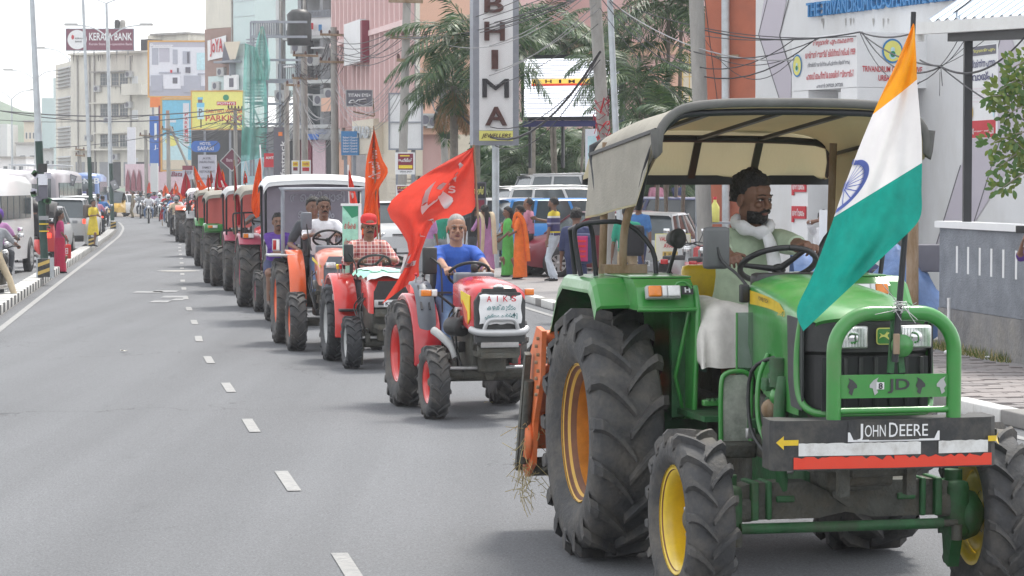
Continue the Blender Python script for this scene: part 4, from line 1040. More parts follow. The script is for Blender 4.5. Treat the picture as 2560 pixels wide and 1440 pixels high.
for q in (0,.5,1):
    rws.append([Vector((-.7-.17*q+.02*math.sin(j*.7),p.y,lerp(p.z,2.225,q))) for j,p in enumerate(rows[-1]) if p.z > 2.23])
bk.grid(rws,'canvas_back');bk.build('back_panel',c)
b=MB();b.tube([Vector((p.x+.01,p.y,p.z+.002)) for p in rows[0]],.026,'piping',8);b.build('front_piping',c)
b=MB()
def hb(pts,m='blacksteel',w_=.035,h=.03):
    for a,c_ in zip(pts[:-1],pts[1:]):b.bar(a,c_,w_,h,m)
front=smooth_path([(.48,-.715,2.06),(.62,-.715,2.26),(.8,-.70,2.44),(.88,-.62,2.555),(.88,-.48,2.592),(.88,.07,2.605),(.88,.62,2.592),(.88,.77,2.555),(.8,.84,2.44),(.62,.85,2.26),(.48,.85,2.06)],3)
b.tube(front,.02,'blacksteel',8)
for h_,mat_ in (((-.68,.8,2.455,.16),'blacksteel'),):
    b.tube(smooth_path([(-.40,-.70,2.0),(-.62,-.70,2.3),(-.68,-.63,2.46),(-.68,.07,2.48),(-.68,.74,2.46),(-.69,.84,2.38),(-.80,.87,2.25)],3),.024,'blacksteel',8)
b.bar((-.86,-.72,2.225),(-.86,.90,2.225),.03,.06,'blacksteel')
for y in (-.42,-.02,.38):b.bar((-.68,y,2.48),(-.85,y,2.24),.045,.02,'blacksteel');b.bar((.88,y+.03,2.60),(-.68,y,2.48),.035,.02,'blacksteel')
for y in (-.71,.84):b.bar((.86,y,2.5),(-.68,y,2.38),.03,.02,'blacksteel')
b.build('canopy_frame',c)
b=MB()
b.build('x',T) if False else None
for s in (-1,1):
    b=MB();b.tube(smooth_path([(.0,s*.68,1.66),(.08,s*.69,1.95),(.3,s*.70+.04,2.2),(.55,s*.71+.06,2.36)]),.024,'rustpole',10);b.build('canopy_post',T)
    b=MB();b.tube([(-.35,s*.72,1.6),(-.37,s*.72+.03,2.45)],.024,'rustpole',10);b.build('canopy_post',T)
    b=MB();b.bar((-.02,s*.54,1.70),(-.02,s*.80,1.70),.1,.05,'rustpole');b.build('post_bracket',T)
# rotary tiller on the back
IM=thing('rotary_tiller',(1.32,14.76,0),heading(A0),'orange rotary tiller clogged with straw, carried behind the big green tractor','tiller')
b=MB()
for s in (-1,1):
    b.prism([(-.78,1.32),(-.62,1.3),(-.66,1.0),(-.85,.72),(-.9,.45),(-1.1,.35),(-1.3,.5),(-1.15,.95),(-.95,1.15)],s*1.0,s*1.03,'impl',ax='Y')
b.build('side_plate',IM)
b=MB();b.box((-.95,0,1.0),(.3,1.9,.04),'impl');b.prism([(-.75,.95),(-1.1,1.0),(-1.35,.75),(-1.38,.5),(-1.34,.5),(-1.3,.74),(-1.08,.95),(-.75,.91)],-1.0,1.0,'impl');b.tube([(-.72,-1.02,1.25),(-.72,1.02,1.25)],.05,'impl');b.tube([(-.75,-1.0,1.05),(-.75,1.0,1.05)],.04,'impl');b.build('tiller_hood',IM)
b=MB();b.tube([(-1.05,-1.0,.42),(-1.05,1.0,.42)],.06,'castdark')
for k in range(22):
    y=-.95+k*.09;a=k*1.3;b.tube([(-1.05,y,.42),(-1.05+.2*math.cos(a),y,.42+.2*math.sin(a)),(-1.05+.24*math.cos(a+.3),y+.05,.42+.24*math.sin(a+.3))],[.012,.014,.01],'castdark',6)
b.lathe([(0,-1.07),(.11,-1.07),(.13,-1.05),(.13,-1.03),(0,-1.03)],'impl',X=Matrix.Translation((-1.0,0,.6)),n=20);b.tube([(-.85,-1.06,.98),(-1.02,-1.06,.45)],.03,'castdark');b.bar((-.84,-1.07,1.15),(-1.12,-1.07,.4),.04,.05,'castdark');b.build('tine_rotor',IM)
b=MB();r_=random.Random(8)
for k in range(150):
    p=Vector((-1.05+r_.gauss(0,.09),-1.08+abs(r_.gauss(0,.06)),.62+r_.uniform(-.4,.1)));q=p+Vector((r_.gauss(0,.06),r_.gauss(0,.05),r_.gauss(-.03,.06)));b.tube([p,(p+q)/2+Vector((r_.gauss(0,.02),0,0)),q],.0022,'straw',3,cap=False)
stuff(b.build('straw',IM))
b=MB()
for k in range(8):b.lathe([(0,-1.046),(.012,-1.046),(.012,-1.03)],'rustpole',X=Matrix.Translation((-.7-.05*(k%2),0,1.25-.05*k)),n=6)
b.build('bolts',IM)
# ---------------------------------------------------------------- flags
def smoothstep(x):x=max(0,min(1,x));return x*x*(3-2*x)
def poly_path(ctrl):
    P=smooth_path([Vector((*c,0)) if len(c) == 2 else Vector(c) for c in ctrl],8)
    L=[0]
    for a,c in zip(P[:-1],P[1:]):L.append(L[-1]+(c-a).length)
    def f(t):
        s=t*L[-1]
        for i in range(len(P)-1):
            if L[i+1] >= s-1e-9:return P[i].lerp(P[i+1],(s-L[i])/max(L[i+1]-L[i],1e-9))
        return P[-1]
    return f
class Cloth:
    """cloth hung between two edge curves given at their real depth; folds displace it"""
    def __init__(s,left,right,d,folds=(3,.03),dl=0.,seed=0):
        s.l=poly_path(left);s.r=poly_path(right);s.d=d;s.fo=folds;s.dl=dl;s.seed=seed
    def p(s,u,v):
        q=s.l(v).lerp(s.r(v),u);n,a=s.fo
        dd=s.d + s.dl*(1-u) + a*(math.sin((u*n+v*1.3+.35*math.sin(v*5+s.seed))*2*math.pi)+.45*math.sin((u*n*2.3+v*2.1+s.seed)*2*math.pi+1))*min(1,.35+(1-u)*1.4)
        return W(q.x,q.y,dd)
    def n(s,u,v):
        e=.01;a=s.p(min(u+e,1),v)-s.p(max(u-e,0),v);c=s.p(u,min(v+e,1))-s.p(u,max(v-e,0));return a.cross(c).normalized()
    def sheet(s,mb,m,v0=0,v1=1,nu=28,nv=40,fv=None):
        rows=[]
        for j in range(nv+1):
            rows.append([s.p(i/nu,(lerp(v0,v1,j/nv) if fv is None else fv(i/nu,j/nv))) for i in range(nu+1)])
        mb.grid(rows,m)
    def uv(s,x,y):
        if not hasattr(s,'tab'):s.tab=[(u/40,v/60,s.l(v/60).lerp(s.r(v/60),u/40)) for u in range(-4,45) for v in range(61)]
        q=Vector((x,y,0));u,v,_=min(s.tab,key=lambda t:(t[2]-q).length_squared)
        for st in (.012,.005,.002):
            for _ in range(6):
                u,v=min(((u+a*st,min(1,max(0,v+c*st))) for a in (-1,0,1) for c in (-1,0,1)),key=lambda t:(s.l(t[1]).lerp(s.r(t[1]),t[0])-q).length_squared)
        return u,v
    def pdecal(s,mb,pts,m,off=.008):s.decal(mb,[s.uv(*p) for p in pts],m,off)
    def decal(s,mb,poly,m,off=.006,both=True):
        """poly: closed outline in (u,v); fan of small triangles laid on the cloth"""
        bm=bmesh.new();f=bm.faces.new([bm.verts.new((x,y,0)) for x,y in poly]);bmesh.ops.triangulate(bm,faces=[f])
        bmesh.ops.subdivide_edges(bm,edges=[e for e in bm.edges if e.calc_length() > .06],cuts=2,use_grid_fill=True);bmesh.ops.triangulate(bm,faces=bm.faces[:])
        bm.verts.index_update();us=[(v.co.x,v.co.y) for v in bm.verts];fs=[[v.index for v in q.verts] for q in bm.faces];bm.free()
        for sg in ((1,-1) if both else (1,)):mb.add([s.p(u,v)+s.n(u,v)*off*sg for u,v in us],fs,m,True)
    def text(s,mb,txt,u0,u1,v0,v1,m,off=.006,rot=0):
        vv,f=text_geo(txt,True);lo=vv.min(0);hi=vv.max(0);pts=[]
        for q in vv:
            a=(q[0]-lo[0])/(hi[0]-lo[0]);c=1-(q[1]-lo[1])/(hi[1]-lo[1])
            if rot:a,c=c,1-a
            pts.append((lerp(u0,u1,a),lerp(v0,v1,c)))
        for sg in (1,-1):mb.add([s.p(a,c)+s.n(a,c)*off*sg for a,c in pts],f,m)
# national flag tied to the bull bar
cl=Cloth([(2283,58),(2240,160),(2187,274),(2128,420),(2070,585),(2030,690),(1992,775),(2008,828)],
           [(2286,62),(2291,150),(2293,205),(2303,330),(2305,395),(2304,470),(2300,545),(2252,600)],12.12,(1.1,.035),dl=-.12)
FL=thing('national_flag',W(2250,800,12.12),0,'orange, white and green flag with a blue wheel, tied upright to the bull bar','flag')
cb=lambda u:lerp(.30,.245,u)
gb=lambda u:lerp(.63,.62,u)
iv=inv(FL)
b=MB();b.X=iv;cl.sheet(b,'saffron',fv=lambda u,j:lerp(0,cb(u),j),nv=16);cl.sheet(b,'indwhite',fv=lambda u,j:lerp(cb(u),gb(u),j),nv=20);cl.sheet(b,'indgreen',fv=lambda u,j:lerp(gb(u),1,j),nv=24);b.build('flag_cloth',FL)
b=MB();b.X=iv;cu,cv,ru,rv=-.1,.535,.4,.088
ring=[(cu+ru*math.cos(R(a)),cv+rv*math.sin(R(a))) for a in range(-82,83,6)]
inn=[(cu+ru*.84*math.cos(R(a)),cv+rv*.84*math.sin(R(a))) for a in range(-80,81,6)]
cl.decal(b,[(max(x,.002),y) for x,y in ring+inn[::-1]],'chakra')
for k in range(-5,6):
    a=R(k*15+2);x0,y0=cu+.1*ru*math.cos(a),cv+.1*rv*math.sin(a);x1,y1=cu+.86*ru*math.cos(a),cv+.86*rv*math.sin(a);nx,ny=-math.sin(a)*.005,math.cos(a)*.0014
    if x1 > .03:cl.decal(b,[(max(x0,.002)-nx,y0-ny),(x1-nx,y1-ny),(x1+nx,y1+ny),(max(x0,.002)+nx,y0+ny)],'chakra')
b.build('wheel_emblem',FL)
b=MB();b.X=iv;b.tube([W(2237,905,12.14),W(2262,590,12.16),W(2284,30,12.2)],[.017,.015,.013],'blacksteel',10);b.build('flag_pole',FL)
b=MB();b.X=iv
r_=random.Random(4)
for k in range(14):
    c0=W(2246,765,12.1);a=r_.uniform(0,6.28);b.tube([c0+Vector((.03*math.cos(a),.02,r_.uniform(-.03,.03))),c0+Vector((-.03*math.cos(a),-.045,r_.uniform(-.03,.03))),c0+Vector((r_.gauss(0,.06),-.05,r_.gauss(0,.05)))],.002,'silvermetal',4)
b.box(W(2241,860,12.1),(.03,.03,.1),'rustpole',bev=.004);b.build('binding_wire',FL)
DR=person((1.32,14.76,0),heading(A0),'driver in a pale green shirt and white neck cloth on the large green tractor')
Mx,hc=human(DR,(-.06,.05,1.43),(.07,.075,1.93),((.76,-.235,1.775),(.80,.235,1.845)),((.95,-.3,.93),(.95,.28,.93)),k=1.1,hk=1.12,skin='skin_d',shirt='mint',pants='dhoti',shoe='skin_d',sleeve='elbow',
      hyaw=R(30),pitch=R(6),hair='thick',beard='full',voxel=.009,fine=True,style='lungi',curl=.95,knees=((1,-.25,.55),(1,.2,.55)),grips=((.35,.3,-1),(.4,-.25,-1)),elbows=((-.2,-.7,-.7),(-.2,.7,-.7)),girth=.98,neckfwd=.045)
b=MB()
sec=[(-.40,1.16),(-.415,1.25),(-.415,1.35),(-.395,1.45),(-.34,1.52),(-.25,1.545),(-.13,1.51),(-.02,1.475),(.12,1.51),(.25,1.54),(.36,1.5),(.42,1.38),(.43,1.15)]
sec=[(p.x,p.y) for p in smooth_path([(y,z,0) for y,z in sec],3)]
rows=[]
for i,x in enumerate((-.2,-.12,-.02,.1,.2,.3,.4,.5,.58,.65,.7,.735,.75,.755,.76)):
    row=[];drop=(0,.0,.0,.0,.0,0,0,.0,.004,.015,.04,.09,.17,.28,.42)[i]
    for j,(y,z) in enumerate(sec):
        f=.005*math.sin(x*15+j*.25)+.003*math.sin(j*.9+x*7) ;y2=y*(.93+.07*min(1,(x+.2)/.4));z2=max(z-drop,1.16)
        row.append((x+(.014*math.sin(j*1.1) if i > 9 else 0),y2+f*(1 if abs(y) > .36 else .3),z2+f*(1 if z > 1.3 else 0)+(.025*(x+.2) if z < 1.2 else 0)))
    rows.append(row)
b.grid(rows,'dhoti')
b.build('lungi_cloth',DR)
b=MB();b.grid([[(x,-.395-.004*math.sin(x*20),1.18+.02*x),(x,-.39,1.125+.02*x)] for x in (-.2,-.1,0,.1,.2,.3,.4,.5,.6,.7,.76)],'lampgreen');b.build('lungi_hem',DR)
b=MB()
b.tube(smooth_path([hc+Vector((-.09,.0,-.13)),hc+Vector((-.02,.1,-.15)),hc+Vector((.07,.07,-.19)),hc+Vector((.11,.0,-.2)),hc+Vector((.06,-.085,-.17)),hc+Vector((-.03,-.1,-.14)),hc+Vector((-.09,.0,-.12))],4),[.026+.006*math.sin(i*1.3) for i in range(25)],'whitecl',10,flat=1.5)
b.tube(smooth_path([hc+Vector((.08,.05,-.19)),hc+Vector((.125,.07,-.27)),hc+Vector((.14,.09,-.38)),hc+Vector((.15,.1,-.46))],4),[.036,.04,.044,.046,.05,.052,.054,.056,.057,.058,.058,.06,.06],'whitecl',8,flat=.45)
for k in range(9):b.tube([hc+Vector((.15,.055+k*.012,-.455)),hc+Vector((.155,.05+k*.013,-.5-.006*(k%3)))],.003,'whitecl',4)
b.build('neck_cloth',DR)
# ---------------------------------------------------------------- the other tractors
def shell(t,name,Rr,y0,y1,a0,a1,m,gap=.05,wall=True,cz=None,n=14,edge=True,low=None):
    cz=Rr if cz is None else cz;r_=Rr+gap
    b=MB();rows=[]
    s=1 if y1 > 0 else -1
    for y,dr in ((y0,0),(lerp(y0,y1,.04),.012),(lerp(y0,y1,.96),.012),(y1,0),(y1,-.035)):
        rows.append([((r_+dr)*math.cos(R(lerp(a0,a1,i/n))),y,cz+(r_+dr)*math.sin(R(lerp(a0,a1,i/n)))) for i in range(n+1)])
    b.grid(rows,m,smooth=True);b.grid([[(x*.985,y,cz+(z-cz)*.98) for x,y,z in r] for r in rows][::-1],m)
    b.tube([(r_*math.cos(R(a0)),y0,cz+r_*math.sin(R(a0))),(r_*math.cos(R(a0)),y1,cz+r_*math.sin(R(a0)))],.012,m,6)
    o=b.build(name,t)
    if wall:
        b=MB();pts=[(r_*math.cos(R(lerp(a0,a1,i/n))),cz+r_*math.sin(R(lerp(a0,a1,i/n)))) for i in range(n+1)]
        b.prism(pts+[(pts[-1][0],low or cz*.8),(pts[0][0]*.9,low or cz*.8)],y0-s*.001,y0+s*.012,m);b.build('fender_wall',o)
    return o
def gtractor(label,loc,ang,Rr=.55,rw=.28,rr=.34,fw=.18,wb=1.45,tr=.5,tf=.5,hood='mred',fend='mred',rim='mred2',hz=1.25,hy=.22,hx0=.75,nose=.42,tm='rubber',
             grillez=.75,fa=(8,150),grille='blackplastic',lights=True,lugs=(18,16),group=None,swz=1.35,swx=.5,seatz=.95,detail=True,rimr=.53,fgap=.05,sweepr=.2,hl=None,axlez=None,fo=None):
    t=thing('tractor',(*loc,0),heading(ang),label,'tractor',group)
    for s in (-1,1):
        wheel('rear_wheel',t,(0,s*tr,Rr),Rr,rw,Rr*rimr,lugs[0],Rr*.055,s,rm=rim,tm=tm,dish=-.5)
        wheel('front_wheel',t,(wb,s*tf,rr),rr,fw,rr*.56,lugs[1],rr*.065,s,rm=rim,tm=tm,dish=-.4)
        shell(t,'fender',Rr,s*(tr-rw/2-(.02 if fo is None else .1)),s*(tr+(rw/2+.01 if fo is None else fo)),fa[0],fa[1],fend,fgap,low=Rr*.62)
    b=MB();b.box((wb*.35,0,Rr*.95),(wb*.8,.3,Rr*.6),'castdark',bev=.03);b.box((0,0,Rr),(.22,tr*2-.2,.18),'castdark',bev=.03);b.build('transmission',t)
    xe=wb+nose
    b=MB();b.box((wb*.8,0,(hz+rr)/2),(wb*.55,hy*1.5,(hz-rr)*.75),'castdark',bev=.03);r_=random.Random(int(loc[1]*10))
    for k in range(10):
        b.box((r_.uniform(hx0,wb+.15),-hy*.9*r_.choice([1,1,-1])+r_.uniform(-.03,.02),r_.uniform(rr,hz-.25)),(r_.uniform(.04,.12),.06,r_.uniform(.04,.12)),r_.choice(['castdark','blackplastic','silvermetal','castdark']),bev=.008)
    for k in range(3):b.tube(smooth_path([(r_.uniform(hx0,wb),-hy,hz-.3),(r_.uniform(hx0,wb),-hy-.05,hz-.45),(r_.uniform(wb-.2,wb+.1),-hy,rr+.1)]),.01,'blackplastic',6)
    b.build('engine',t)
    b=MB();rows=[]
    for x,w_,zt,zb in ((hx0,.82,hz+.0,hz-.28),(hx0+.3,.9,hz+.015,hz-.38),(wb,1.,hz,hz-.42),(xe-.16,1.04,hz-.025,hz-.45),(xe-.05,1.0,hz-.06,hz-.46),(xe,.86,hz-.12,hz-.46)):
        hw=hy*w_;s_=[(x,-hw,zb)]+[(x,-hw,lerp(zb,zt-.08,.5))]
        for i in range(9):
            q=i/8*2-1;s_.append((x,hw*math.copysign(min(1,abs(q)*1.02),q),zt-.075*abs(q)**3))
        s_ += [(x,hw,lerp(zb,zt-.08,.5)),(x,hw,zb)];rows.append(s_)
    b.grid(rows,hood);b.add(rows[0],[tuple(range(13))[::-1]],'blackplastic')
    ho=b.build('hood',t)
    b=MB();zt=hz-.12
    g0=[(xe-.01,-hy*.84,grillez),(xe+.0,-hy*.84,zt-.08),(xe-.03,-hy*.6,zt+.045),(xe-.03,hy*.6,zt+.045),(xe,hy*.84,zt-.08),(xe-.01,hy*.84,grillez)]
    b.prism([(y,z) for x,y,z in g0],xe-.12,xe+.01,grille,ax='X')
    for k in range(5):b.box((xe+.018,0,lerp(grillez+.04,zt-.2,k/4)),(.02,hy*1.3,.014),'blackplastic',bev=.004)
    b.build('grille',t)
    if lights:
        for s in (-1,1):
            b=MB();b.box((xe+.012,s*hy*.52,zt-.07),(.04,hy*.5,.085),'silvermetal',bev=.012);h=b.build('headlight',t);b=MB();b.box((xe+.034,s*hy*.52,zt-.07),(.01,hy*.44,.07),'reflector',bev=.004);b.build('lens',h)
    az=axlez or rr
    b=MB();b.tube([(wb,-tf+.05,az),(wb,tf-.05,az)],.065,'castdark',12);b.box((wb+.05,0,az+.12),(.3,.26,.2),'castdark',bev=.02);b.prism([(-.1,az+.08),(.1,az+.08),(.03,az-.06),(-.03,az-.06)],wb+.07,wb+.09,'castdark',ax='X')
    for s in (-1,1):b.box((wb,s*(tf-.1),az),(.16,.1,.22),'castdark',bev=.03);b.box((wb+.02,s*(tf-.11),az-.12),(.1,.05,.3),'castdark',bev=.02)
    b.build('front_axle',t)
    b=MB();b.tube([(wb+.11,-tf+.12,az+.06),(wb+.11,tf-.12,az+.06)],.018,'silvermetal',8);b.build('tie_rod',t)
    b=MB();b.box((wb+.3,0,az+.2),(.4,hy*1.4,.05),'castdark');b.box((xe-.02,0,grillez-.06),(.04,hy*1.6,.1),'castdark',bev=.01);b.build('front_frame',t)
    b=MB();b.box((-.12,0,seatz),(.36,.4,.09),'blackplastic',bev=.03);b.box((-.3,0,seatz+.2),(.07,.38,.36),'blackplastic',bev=.03);b.box((-.1,0,seatz-.15),(.25,.25,.22),'castdark');b.build('seat',t)
    b=MB();b.box((hx0-.02,0,hz-.02),(.16,hy*1.5,.12),'greyplastic',bev=.03);b.box((hx0-.05,0,hz-.3),(.16,hy*1.2,.5),'blackplastic',bev=.03);b.build('dashboard',t)
    steering(t,(swx,0,swz),sweepr,-34,rot0=.25)
    b=MB();b.box((hx0-.15,0,Rr*.62),(.55,tr*2-rw-.05,.03),'blackplastic');b.build('footboard',t)
    return t
def seated(t,label,k=1.15,lean=.12,seat=.99,swx=.5,swz=1.35,swr=.2,hip=(-.08,0),feet=((.62,-.22,.4),(.62,.22,.4)),hy=.13,**kw):
    d=person(t.location.copy(),t.rotation_euler.z,label);d.scale=t.scale
    hx,hyy=hip;hz_=seat+.1*k
    kw.setdefault('grips',((.3,.3,-1),(.3,-.3,-1)));kw.setdefault('curl',1.0)
    Mx,hc=human(d,(hx,hyy,hz_),(hx+lean,hyy+kw.pop('tilt',0),hz_+.47*k),((swx-.06,-hy-.06,swz+.05),(swx-.06,hy+.06,swz+.05)),feet,k=k,knees=((1,-.3,.6),(1,.3,.6)),elbows=((-.3,-.7,-.6),(-.3,.7,-.6)),**kw)
    return d,hc
# 2: small red tractor with the paper notice
T2=gtractor('compact red tractor with a white paper notice on its nose, second in the line',(-.57,24.7),14,Rr=.525,rw=.27,rr=.345,fw=.19,wb=1.42,tr=.5,tf=.52,hz=1.31,hy=.255,hx0=.85,nose=.45,swx=.62,swz=1.33,seatz=.95,grillez=.72,fend='mred',fa=(-8,140),lights=False,fgap=.06,axlez=.42,fo=.03)
xe=1.87
b=MB();zt=1.19
b.prism([(-.235,.74),(.235,.74),(.24,1.12),(.19,1.2),(-.19,1.2),(-.24,1.12)],xe-.02,xe+.035,'mesh_dark',ax='X');b.build('cowl',T2)
b=MB();b.tube(smooth_path([(xe-.02,-.265,.86),(xe+.06,-.2,.835),(xe+.09,0,.83),(xe+.06,.2,.835),(xe-.02,.265,.86)]),.034,'silverpaint',10);b.tube(smooth_path([(xe+.07,-.16,.86),(xe+.085,-.12,.945),(xe+.09,0,.955),(xe+.085,.12,.945),(xe+.07,.16,.86)]),.02,'silverpaint',10);b.build('bumper',T2)
b=MB();b.box((xe+.02,0,.74),(.02,.36,.1),'silvermetal',bev=.006);b.build('number_plate',T2)
b=MB();b.lathe([(0,.0),(.055,0),(.05,.01),(0,.012)],'chrome',X=Matrix.Translation((xe-.03,0,1.245)) @ Matrix.Rotation(R(-70),4,'Y') @ Matrix.Rotation(R(-90),4,'X') @ Matrix.Scale(.6,4,(1,0,0)),n=20)
b.build('badge',T2)
b=MB();rows=[]
for i in range(11):
    z=lerp(1.19,.91,i/10);rows.append([(xe+.052+.008*math.sin(j*1.1+i*.9)+.012*math.sin(j*.5)+(.0 if i else -.035),lerp(-.2,.2,j/12)+.004*math.sin(i),z+.006*math.sin(j*1.7)*(1 if i == 10 else .3)) for j in range(13)])
b.grid(rows,'white');nt_=b.build('paper_notice',T2)
b=MB()
for k_,c_ in enumerate('AIKS'):text_on(b,c_,(xe+.075,-.115+k_*.078,1.145),(0,1,0),(0,0,1),.045 if c_ != 'I' else .009,.055,'sred',bold=True)
text_on(b,'കഴക്കൂട്ടം',(xe+.075,0,1.06),(0,1,0),(0,0,1),.27,.065,'dkteal',bold=False,boff=.008);text_on(b,'ഏര്യാ കമ്മിറ്റി',(xe+.075,0,.975),(0,1,0),(0,0,1),.31,.07,'dkteal',bold=False,boff=.008)
b.build('lettering',nt_)
b=MB();b.prism([(xe-.42,1.2),(xe-.06,1.17),(xe-.06,.95),(xe-.14,.9),(xe-.2,1.02),(xe-.4,1.1)],-.272,-.262,'yellow');b.prism([(xe-.35,1.12),(xe-.14,1.02),(xe-.12,.9),(xe-.2,.92)],-.278,-.270,'korange');b.build('side_stripe',T2)
for s in (-1,1):
    b=MB();b.tube([(1.15,s*.25,1.02),(1.15,s*.44,1.17)],.012,'blackplastic');b.box((1.15,s*.36,1.17),(.02,.14,.02),'blackplastic');b.build('lamp_arm',T2)
    lamp(T2,(1.17,s*(.52 if s < 0 else .46),1.17),.17 if s < 0 else .1,.07,.04,(('amber',.66),('lenswhite',.34)) if s < 0 else (('amber',1.),))
mirror(T2,(1.0,-.47,1.47),.145,.26,[(1.03,-.47,1.5),(1.06,-.42,1.46),(1.1,-.38,1.38),(1.1,-.37,.98)],yaw=R(4))
b=MB()
rows=[]
for x,z,w_ in ((.02,1.235,.16),(.15,1.24,.17),(.3,1.2,.17),(.42,1.08,.17),(.5,.9,.165),(.53,.74,.15)):rows.append([(x,-.39-w_*.55,z-.03),(x+.01,-.39-w_*.5,z),(x+.015,-.39,z+.012),(x+.01,-.39+w_*.5,z),(x,-.39+w_*.55,z-.03)])
b.grid(rows,'greyplastic');cs=b.build('console',T2)
for y,z,c in ((-.44,1.31,'sred'),(-.37,1.3,'blackplastic')):
    b=MB();b.tube([(.2,y,1.2),(.22,y,z)],.008,'silvermetal');b.ball((.22,y,z),.017,c,8,6);b.build('lever',cs)
for y in (-.44,-.36):
    b=MB();b.bar((.31,y,1.205),(.5,y,.98),.018,.012,'ink');b.build('slot',cs)
b=MB();b.lathe([(0,0),(.085,0),(.09,.02),(.09,.2),(.08,.22),(0,.22)],'blackplastic',X=Matrix.Translation((1.28,-.33,.86)) @ Matrix.Rotation(R(-70),4,'Z'),n=20);b.lathe([(0,.22),(.03,.22),(.02,.26),(0,.26)],'blackplastic',X=Matrix.Translation((1.28,-.33,.86)) @ Matrix.Rotation(R(-70),4,'Z'),n=12);b.build('air_filter',T2)
b=MB();b.tube(smooth_path([(.95,-.42,.8),(1.05,-.38,.76),(1.2,-.3,.66),(1.3,-.28,.55)]),.04,'lightgrey',8);b.build('exhaust',T2)
b=MB();b.lathe([(0,0),(.03,0),(.035,.05),(.03,.08),(0,.08)],'blackplastic',X=Matrix.Translation((.85,.0,1.35)),ax='Z',n=12);b.build('cap',T2)
d,hc=seated(T2,'grey-haired driver in a bright blue half-sleeve shirt on the second tractor',k=1.03,hk=1.14,seat=1.0,swx=.62,swz=1.33,shirt='royal',pants='jeans',skin='skin_l',hair='crop',haircol='hairgrey',fine=True,voxel=.0095,feet=((.9,-.26,.5),(.9,.26,.5)),hyaw=R(-6),girth=1.1,beard=None,hy=.15)
# 3: red tractor with the green and white banner
T3=gtractor('small red tractor with a green and white banner over its bonnet, third in the line',(-1.8,31.0),12,Rr=.46,rw=.24,rr=.315,fw=.18,wb=1.42,tr=.44,tf=.42,hz=1.13,hy=.24,hx0=.72,nose=.36,swx=.5,swz=1.22,seatz=.88,grillez=.74,fend='mred2',hood='mred2',rim='lightgrey',tm='rubberdark',lights=False,fgap=.16,fa=(-12,130),fo=.06)
b=MB();b.box((1.79,0,.79),(.03,.4,.09),'silvermetal',bev=.006);np_=b.build('number_plate',T3)
b=MB();b.box((1.81,.05,.79),(.006,.28,.07),'white');text_on(b,'KL 74 C',(1.814,.05,.79),(0,1,0),(0,0,1),.24,.045,'ink');b.build('lettering',np_)
b=MB();rows=[]
for i in range(10):
    x=lerp(.55,1.76,i/9);rows.append([(x,y,1.165+.02*math.sin(i*1.3)*(1-abs(q))-.02*q*q-(.0 if abs(q) < .9 else .05+.02*math.sin(i*2))) for q,y in [(j/12*2-1,(j/12*2-1)*.285) for j in range(13)]])
rows.append([(1.80,y,z-.05-.02*math.sin(j)) for j,(x,y,z) in enumerate(rows[-1])])
b.grid(rows[:-1],'white' if cx in (1.35,.8) else 'mintprint');b.grid(rows[-2:],'white');bn=b.build('bonnet_banner',T3)
b=MB()
g_=lambda x,y:(x,y,1.172+.02*math.sin((x-.55)/1.21*9*1.3)*(1-abs(y)/.285)-.02*(y/.285)**2+.006)
for cx,cy,rx,ry in ((1.35,-.12,.22,.07),(1.55,-.16,.12,.06),(1.1,-.17,.3,.05),(.8,.1,.2,.1),(1.2,.1,.4,.12),(1.5,.08,.2,.14),(.8,-.1,.2,.14)):
    pts=[g_(cx+rx*math.cos(a/16*6.283)*(1+.2*math.sin(a*2.2)),cy+ry*math.sin(a/16*6.283)*(1+.2*math.cos(a*1.7))) for a in range(16)];b.add(pts+[g_(cx,cy)],[(a,(a+1)%16,16) for a in range(16)],'white' if cx in (1.35,.8) else 'mintprint')
vv=[('കർഷക',.85,.0,.1),('സമരം വിജയിപ്പിക്കുക',1.05,.02,.09),('സംഘം',1.25,.06,.08)]
for tx,x,y,h in vv:text_on(b,tx,(x,y,1.2),(0,1,0),(-1,0,.03),.3,h,'sred',bold=False)
b.build('print',bn)
BB=thing('banner_board',(-2.04,31.3,0),R(-8),'upright green banner board with red writing, beside the driver in the red cap','banner')
b=MB();b.box((0,0,1.5),(.2,.012,.86),'mintprint');b.box((.12,.02,1.5),(.03,.05,.9),'white');b.box((0,.01,1.94),(.24,.05,.03),'white');b.box((0,.02,1.5),(.21,.02,.87),'white');b.build('board',BB)
b=MB()
for z,tx in ((1.68,'കർഷക'),(1.47,'കിസാൻ സഭ'),(1.27,'സമരം')):text_on(b,tx,(0,-.006,z),(1,0,0),(0,0,1),.16,.09,'sred')
b.add([(-.1,-.008,1.92),(.1,-.008,1.92),(.1,-.008,1.8),(.02,-.008,1.77),(-.03,-.008,1.84)],[(0,1,2,3,4)],'green');b.build('print',BB)
b=MB();b.bar((0.1,.04,.6),(0.1,.04,1.1),.03,.03,'silvermetal');b.build('board_post',BB)
mirror(T3,(.78,-.36,1.36),.12,.22,[(.8,-.36,1.36),(.82,-.32,1.3),(.85,-.28,1.2),(.9,-.27,1.05)])
for k_,(y,c) in enumerate(((-.40,'yellow'),(-.36,'sred'),(-.32,'blackplastic'))):
    b=MB();b.tube([(.1,y,1.02),(.14,y,1.16)],.008,'silvermetal');b.tube([(.14,y,1.15),(.16,y-.01,1.2)],.017,c,8);b.build('lever',T3)
b=MB();b.box((.3,-.44,.79),(.02,.1,.11),'white') ;b.box((.64,-.36,.66),(.2,.2,.03),'blackplastic',bev=.008);b.build('step',T3) if False else b.build('fender_sticker',T3)
